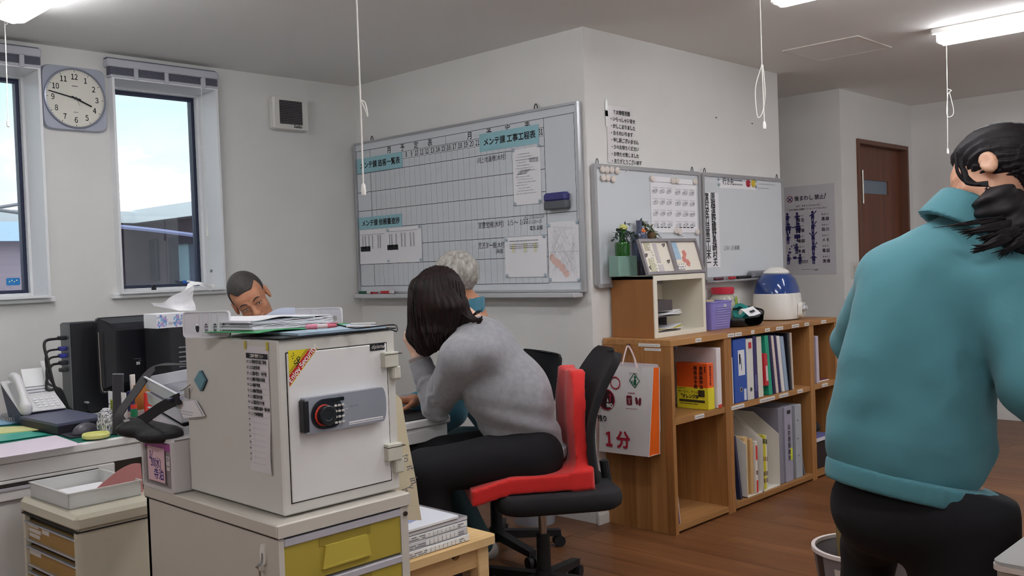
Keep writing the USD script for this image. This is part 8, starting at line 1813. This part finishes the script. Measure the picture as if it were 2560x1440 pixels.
K_ = [hO_, cO_, mO, pO, eNo, wNo, wFo, kO1, kO2, aO1, aO2]
lo, hi = np.min(K_, 0)-.2, np.max(K_, 0)+.2; lo[2] = .03
om.p("body", snet(skin_o, lo, hi, .0055), SKINM, smooth=True)
def jacket_o(P):
    d = caps(P, [(cO_, .105, mO, .125), (mO, .138, pO+UP*.03, .13)], .06); d = smin(d, ell(P, cO_, (.105, .09, .21), R3), .06)
    d = smin(d, caps(P, [(sNo, .070, eNo, .058), (eNo, .058, wNo-(wNo-eNo)*.12, .044)], .022), .02); d = smin(d, caps(P, [(sFo, .070, eFo, .056), (eFo, .056, wFo-(wFo-eFo)*.15, .044)], .022), .02)
    d = smin(d, np.maximum(np.abs(capsule(P, nO-UP*.01, nO+(nO-cO_)*.28, .066, .070))-.006, -(P-nO)@UP-.02), .012)
    d = d-folds(P, 11, .016, 9)
    return smax(d, (P-nO)@((nO-cO_)/np.linalg.norm(nO-cO_))-.045, .006)
om.p("jacket", snet(jacket_o, lo, hi, .008), TEAL, smooth=True)
om.p("trousers", snet(lambda P: smin(caps(P, [(hpO1, .095, kO1, .075), (kO1, .072, aO1, .058), (hpO2, .095, kO2, .075), (kO2, .072, aO2, .058)], .03), ell(P, pO-UP*.03, (.13, .09, .17), R3), .05)-folds(P, 15, .010, 4), lo, hi, .009), M("trousers_slate_teal", (44, 66, 72), .85), smooth=True)
om.p("watch_strap", snet(lambda P: np.maximum(np.abs(np.linalg.norm((P-wNo)-((P-wNo)@((wNo-eNo)/np.linalg.norm(wNo-eNo)))[:, None]*((wNo-eNo)/np.linalg.norm(wNo-eNo)), axis=1)-.030)-.003, np.abs((P-wNo)@((wNo-eNo)/np.linalg.norm(wNo-eNo))-.004)-.010)-.001, wNo-.06, wNo+.06, .004), BLK, smooth=True)
for a_ in (aO1, aO2): shoe(om, a_*[1, 1, 0]+[0, 0, .06], (-1, .2, 0), M("slipper_grey", (176, 172, 166), .8))
HAIRW = M("hair_white", (188, 184, 178), .6, vary=.35, vscale=(70, 70, 25), rgb2=(128, 122, 114), detail=4.0)
def hair_o(P):
    q = HFo.loc(P); d = ell(q, (0, -.016, .042), (.083, .103, .094))
    keep = smax(-(q[:, 2]+.048-.60*(q[:, 1]+.02).clip(-.03, .2)*1.0), (q[:, 1]-.060), .02)          # hairline: down at the nape, off the face
    d = smax(d, keep, .010)
    for s in (-1, 1): d = smax(d, -ell(q, (s*.082, .0, -.010), (.020, .026, .038)), .008)
    return d-.006*nz(q*[1, 1, .6], 60, 6)-.004*nz(q, 140, 7)
om.p("hair", snet(hair_o, hO_-.16, hO_+.16, .0045), HAIRW, smooth=True)

# ---------------------------------------------------------------- man facing the camera by the window wall
mm_ = Thing("person", "seated person in teal with cropped dark hair, smiling below the right window", "person", (2.2, 3.9, 0))
hM_ = J(627, 748, 4.12)
up_M = UP*.86-RT*.50; fw_M = -FW*.90+RT*.34-UP*.36
HFm = HeadFrame(hM_, up_M, fw_M, .98)
nM = J(672, 830, 4.20); cM_ = J(700, 905, 4.26); mM = J(700, 1040, 4.36); pM = np.array([cM[0], cM[1]-.0, .52])
sLm, sRm = J(735, 815, 4.24), J(590, 850, 4.18)
eLm, wLm = J(770, 960, 4.10), J(690, 985, 3.95); eRm, wRm = J(570, 990, 4.05), J(630, 1000, 3.92)
hm1 = hand_parts(wLm, -RT*.9-FW*.3, UP, 1.0, .4, 1); hm2 = hand_parts(wRm, RT*.9-FW*.3, UP, 1.0, .4, -1)
k1m, k2m = pM+np.array([.12, -.40, -.02]), pM+np.array([-.14, -.40, -.02]); a1m, a2m = k1m*[1, 1, 0]+[0, .05, .08], k2m*[1, 1, 0]+[0, .05, .08]
def skin_m(P):
    d = head_sdf(HFm.loc(P))*HFm.k; d = smin(d, capsule(P, hM_-up_M*.07-fw_M*.02, nM, .052, .058), .03)
    d = smin(d, caps(P, [(nM, .06, cM_, .11), (cM_, .12, mM, .11), (mM, .11, pM, .12), (sLm, .05, sRm, .05)], .05), .04)
    d = smin(d, caps(P, [(sLm, .045, eLm, .036), (eLm, .036, wLm, .027), (sRm, .045, eRm, .036), (eRm, .036, wRm, .027)], .015), .02)
    d = smin(d, caps(P, [(pM+[.1, 0, 0], .08, k1m, .055), (k1m, .055, a1m, .035), (pM-[.1, 0, 0], .08, k2m, .055), (k2m, .055, a2m, .035)], .03), .03)
    d = smin(d, hand_sdf(P, hm1), .01); return smin(d, hand_sdf(P, hm2), .01)
K_ = [hM_, cM_, pM, eLm, eRm, wLm, wRm, k1m, k2m, a1m, a2m]; lo, hi = np.min(K_, 0)-.19, np.max(K_, 0)+.19; lo[2] = .03
mm_.p("body", snet(skin_m, lo, hi, .0036), SKINM, smooth=True)
def jacket_m(P):
    d = caps(P, [(cM_, .125, mM, .13), (mM, .13, pM, .13)], .06); d = smin(d, capsule(P, sLm, sRm, .075, .075), .05)
    d = smin(d, caps(P, [(sLm, .075, eLm, .058), (eLm, .058, wLm-(wLm-eLm)*.15, .044), (sRm, .072, eRm, .058), (eRm, .058, wRm-(wRm-eRm)*.15, .044)], .022), .02)
    d = smin(d, np.maximum(np.abs(capsule(P, nM-UP*.01, nM+(nM-cM_)*.22, .064, .070))-.006, -(P-nM)@UP-.02), .012)
    return smax(d-folds(P, 11, .014, 12), (P-nM)@((nM-cM_)/np.linalg.norm(nM-cM_))-.022, .006)
mm_.p("jacket", snet(jacket_m, lo, hi, .008), TEAL, smooth=True)
mm_.p("trousers", snet(lambda P: smin(caps(P, [(pM+[.1, 0, 0], .095, k1m, .072), (k1m, .07, a1m, .056)], .03), caps(P, [(pM-[.1, 0, 0], .095, k2m, .072), (k2m, .07, a2m, .056)], .03), .03), lo, hi, .012), M("trousers_slate_teal"), smooth=True)
for a_ in (a1m, a2m): shoe(mm_, a_*[1, 1, 0]+[0, 0, .06], (0, -1, 0), M("slipper_grey"))
HAIRK = M("hair_black_cropped", (44, 40, 40), .65, vary=.4, vscale=(150, 150, 150), rgb2=(70, 64, 62), detail=4.0)
def hair_m(P):
    q = HFm.loc(P); d = ell(q, (0, -.014, .040), (.0785, .0985, .0925))
    z0 = .074-.020*np.cos(np.clip(q[:, 0]/.03, -math.pi, math.pi))*(np.abs(q[:, 0]) < .094)
    hl = np.where(q[:, 1] > .02, (z0-q[:, 2]), -1.0)
    side = np.maximum(-(q[:, 2]-.000-.75*np.clip(q[:, 1]+.01, -.06, .2)), 0)*1.0
    d = smax(d, hl, .006); d = smax(d, -(q[:, 2]+.012-1.0*np.clip(q[:, 1]+.005, -.05, .2)), .006)
    for s in (-1, 1): d = smax(d, -ell(q, (s*.082, .004, -.010), (.020, .024, .036)), .006)
    return (d-.0022*nz(q, 220, 2))*HFm.k
mm_.p("hair", snet(hair_m, hM_-.15, hM_+.15, .0032), HAIRK, smooth=True)
BROW = M("eyebrow_dark", (58, 44, 38), .7); EYEW = M("eye_white", (206, 196, 188), .3); IRIS = M("eye_dark", (24, 18, 16), .2); LIP = M("lip_rose", (156, 92, 80), .5)
for s in (-1, 1):
    br = [HFm.w((s*x, y, z)) for x, y, z in ((.014, .0965, .0225), (.026, .0955, .0285), (.038, .090, .028), (.048, .080, .021))]
    mm_.p("eyebrow", tube(br, [.0022, .0034, .0030, .0012], 6), BROW)
    e0 = [HFm.w((s*x, y, z)) for x, y, z in ((.019, .0915, .000), (.028, .0935, .0035), (.037, .0905, .0025), (.044, .0845, -.0005))]
    mm_.p("eye", tube(e0, [.0012, .0034, .0032, .0010], 6), EYEW); mm_.p("iris", trimesh.creation.icosphere(2, .0036).apply_translation(HFm.w((s*.031+.002, .0932, .0020))), IRIS)
    l0 = [HFm.w((s*x, y, z)) for x, y, z in ((.017, .0925, .0015), (.028, .0965, .0068), (.038, .0930, .0055), (.047, .085, .0000))]
    mm_.p("eyelid_line", tube(l0, [.0010, .0016, .0016, .0009], 5), BROW)
mm_.p("upper_lip", tube([HFm.w(p_) for p_ in ((-.026, .0885, -.0585), (-.010, .0985, -.0568), (0, .0990, -.0575), (.010, .0985, -.0568), (.026, .0885, -.0585))], [.0008, .0028, .0026, .0028, .0008], 6), LIP)
mm_.p("lower_lip", tube([HFm.w(p_) for p_ in ((-.022, .0885, -.064), (0, .0975, -.0675), (.022, .0885, -.064))], [.0008, .0032, .0008], 6), LIP)
mm_.p("mouth_line", tube([HFm.w(p_) for p_ in ((-.029, .0865, -.0585), (-.012, .0965, -.0615), (0, .0985, -.0625), (.012, .0965, -.0615), (.029, .0865, -.0585))], [.0006, .0012, .0014, .0012, .0006], 5), M("mouth_dark", (84, 44, 40), .6))

# ---------------------------------------------------------------- person standing at the right
sw_ = Thing("person", "standing person in a teal work jacket and black trousers with a dark ponytail", "person", (2.35, .95, 0))
D0 = 2.20
hS = J(2492, 452, 2.22)
HFs = HeadFrame(hS, UP*.80+RT*.42+FW*.20, -RT*.80-UP*.46+FW*.50, 1.02)
nS = J(2440, 565, 2.24); ctS = J(2330, 700, 2.22); mdS = J(2275, 930, 2.20); lwS = J(2265, 1130, 2.20); hpS = J(2290, 1265, 2.22)
sLs, sRs = J(2215, 690, 2.26), J(2500, 720, 2.14)
eRs, wRs = J(2590, 960, 2.02), J(2700, 1120, 2.10); eLs, wLs = J(2140, 860, 2.46), J(2230, 1010, 2.58)
hr1 = hand_parts(wRs, RT*.6-UP*.6+FW*.3, RT, .95, .4, 1); hl1 = hand_parts(wLs, RT*.5-UP*.7, -RT, .95, .4, -1)
kLs, kRs = J(2170, 1335, 2.42), J(2420, 1660, 2.34); aLs, aRs = kLs*[1, 1, 0]+np.array([.02, .06, .09]), kRs*[1, 1, 0]+[.0, .0, .09]
kLs = kLs-[0, 0, .03]
def skin_s(P):
    d = head_sdf(HFs.loc(P))*HFs.k; d = smin(d, capsule(P, hS-UP*.05-RT*.02, nS, .050, .056), .03)
    d = smin(d, caps(P, [(nS, .06, ctS, .10), (ctS, .11, mdS, .10), (mdS, .10, hpS, .12), (sLs, .05, sRs, .05)], .05), .04)
    d = smin(d, caps(P, [(sLs, .043, eLs, .034), (eLs, .034, wLs, .025), (sRs, .043, eRs, .034), (eRs, .034, wRs, .025)], .015), .02)
    d = smin(d, caps(P, [(hpS-RT*.07, .085, kLs, .055), (kLs, .055, aLs, .035), (hpS+RT*.08, .085, kRs, .055), (kRs, .055, aRs, .035)], .03), .03)
    d = smin(d, hand_sdf(P, hr1), .01); return smin(d, hand_sdf(P, hl1), .01)
K_ = [hS, ctS, mdS, hpS, eRs, wRs, eLs, wLs, kLs, kRs, aLs, aRs]; lo, hi = np.min(K_, 0)-.2, np.max(K_, 0)+.2; lo[2] = .03
sw_.p("body", snet(skin_s, lo, hi, .006), SKIN, smooth=True)
TEALS = M("jacket_teal_light", (76, 132, 142), .85, vary=.06, vscale=(6, 6, 6), sheen=.12, bump=.25, bscale=1100)
def jacket_s(P):
    d = ell(P, J(2335, 760, 2.20), (.182, .165, .115), R3)
    d = smin(d, ell(P, J(2290, 930, 2.19), (.185, .20, .125), R3), .06)
    d = smin(d, ell(P, J(2275, 1100, 2.20), (.190, .16, .135), R3), .06)
    d = smin(d, caps(P, [(nS-RT*.055-UP*.02, .050, sLs, .062), (nS+RT*.0-UP*.03, .06, sRs, .085)], .05), .06)
    d = smin(d, caps(P, [(sLs, .072, eLs, .062), (eLs, .060, wLs-(wLs-eLs)*.12, .046)], .03), .03)
    arm = caps(P, [(sRs, .092, eRs, .080), (eRs, .078, wRs-(wRs-eRs)*.12, .055)], .03)
    d = smin(d, arm, .028)
    X, Y = (P-mdS)@RT, (P-mdS)@UP
    # drag folds fan from the left shoulder down the back, crease under the right arm, blouson sag over the waistband
    d = d-.0050*np.sin((X*.80-Y*.40)*46+3*nz(P, 6, 3))*np.clip((-X+.02)/.16, 0, 1)*np.clip((Y+.25)/.2, 0, 1)
    da = np.linalg.norm(P-J(2420, 860, 2.10), axis=1); d = d-.012*np.sin((X*.9+Y*.5)*38+1.0)*np.clip(1-da/.20, 0, 1)
    db = np.abs((P-lwS)@UP-.01); d = d-.008*np.sin(X*42+4*nz(P, 8, 6))*np.clip(1-db/.10, 0, 1)*np.clip((X+.02)/.1, 0, 1)
    d = d-folds(P, 8, .020, 21)-.006*nz(P, 20, 22)
    hem = (P-J(2265, 1195, 2.2))@(UP*.97+RT*.20)
    nk = (P-nS)@(UP*.8+RT*.45)-.012
    return smax(smax(d, -hem, .005), nk, .01)
sw_.p("jacket", snet(jacket_s, lo, hi, .0072), TEALS, smooth=True)
def hemband(P):
    d = ell(P, J(2278, 1185, 2.20), (.196, .20, .140), R3)
    h_ = (P-J(2265, 1195, 2.2))@(UP*.97+RT*.20); X = (P-mdS)@RT
    d = d-.003*np.sin(X*150)*np.clip((X+.04)/.06, 0, 1)
    return smax(smax(d, h_-.012, .006), -(h_+.036), .006)
sw_.p("waistband", snet(hemband, J(2278, 1190, 2.2)-.27, J(2278, 1190, 2.2)+.27, .006), TEALS, smooth=True)
def collar(P):
    """Folded collar standing round the nape, open to the front left."""
    c0_ = J(2418, 540, 2.22); ax = UP*.82+RT*.42+FW*-.05; ax = ax/np.linalg.norm(ax)
    q = P-c0_; a = q@ax; r = np.linalg.norm(q-a[:, None]*ax, axis=1)
    return np.maximum(np.abs(r-.080+.30*(a+.0))-.006, np.abs(a)-.034)-.004-.004*nz(P, 22, 2)
sw_.p("collar", snet(collar, J(2418, 540, 2.22)-.14, J(2418, 540, 2.22)+.14, .005), TEALS, smooth=True)
def trousers_s(P):
    d = ell(P, J(2285, 1270, 2.21), (.175, .13, .135), R3)
    d = smin(d, caps(P, [(hpS-RT*.085-UP*.0, .095, kLs, .062), (kLs, .066, aLs, .055)], .03), .04)
    d = smin(d, caps(P, [(J(2405, 1290, 2.16), .120, J(2420, 1480, 2.18), .115), (J(2420, 1480, 2.18), .115, kRs, .08), (kRs, .08, aRs, .060)], .04), .05)
    d = d-folds(P, 12, .014, 31)
    return smax(d, (P-J(2265, 1195, 2.2))@(UP*.97+RT*.20)-.01, .01)
sw_.p("trousers", snet(trousers_s, lo, hi, .0085), JEAN, smooth=True)
for a_ in (aLs, aRs): shoe(sw_, a_*[1, 1, 0]+[0, 0, .06], (.9, .6, 0), M("shoe_dark"))
HAIRS = M("hair_black", (30, 24, 28), .55, spec=.3, vary=.5, vscale=(40, 40, 12), rgb2=(18, 15, 18), detail=4.0)
def hair_s(P):
    q = HFs.loc(P); d = ell(q, (0, -.018, .042), (.086, .108, .098)); 
    keep = (q[:, 1]-.040-.4*np.clip(q[:, 2]-.02, -.02, .2))
    low = -(q[:, 2]+.050-.55*np.clip(q[:, 1]+.03, -.2, .2))
    d = smax(smax(d, keep, .02), low, .03)
    for s in (-1, 1): d = smax(d, -ell(q, (s*.086, .002, -.006), (.018, .020, .032)), .010)
    d = smin(d, capsule(P, J(2500, 520, 2.12), J(2555, 580, 2.09), .055, .05), .04)
    th_ = np.arctan2(q[:, 0], q[:, 2]+.02); return d-.004*np.sin(th_*30+5*nz(q, 14, 2))-.007*nz(q, 26, 4)
sw_.p("hair", snet(hair_s, hS-.21, hS+.21, .0052), HAIRS, smooth=True)
pt_ = []
hrs = np.random.default_rng(8)
for (ax_, ay_, ex, ey, n, w) in ((2560, 560, 2408, 583, 16, .006), (2560, 580, 2440, 628, 26, .008), (2580, 560, 2480, 610, 24, .008), (2590, 590, 2505, 632, 22, .008), (2545, 545, 2362, 565, 6, .0022), (2560, 575, 2460, 598, 18, .007), (2600, 560, 2540, 622, 20, .009)):
    for k in range(n):
        j = hrs.normal(0, 7, 6); b = J(ax_+j[0], ay_+j[1]*1.4-8, 2.10); e = J(ex+j[2]*1.6, ey+j[3]*.9, 2.07); m1 = J(ax_*.66+ex*.34+j[4]*.6, ay_*.66+ey*.34-6+j[5]*.6, 2.055); m2 = J(ax_*.3+ex*.7+j[4]*.5, ay_*.3+ey*.7-3+j[5]*.5, 2.055)
        pt_.append(tube([J(2500+j[0], 505+j[1], 2.115), b, m1, m2, e] if n > 10 else [b, m1, m2, e], [w*.8, w, w*.9, w*.6, .0004], 5, sub=4))
for k in range(12):
    j = hrs.normal(0, 5, 4); pt_.append(tube([J(2400+j[0], 395+j[1], 2.16), J(2408+j[1], 430, 2.15), J(2425+j[2], 458+j[3]*.4, 2.14), J(2470, 462+j[0]*.5, 2.115)], [.003, .004, .004, .003], 5, sub=4))
sw_.p("ponytail_strands", cat_(pt_), HAIRS, smooth=True, kind="stuff")
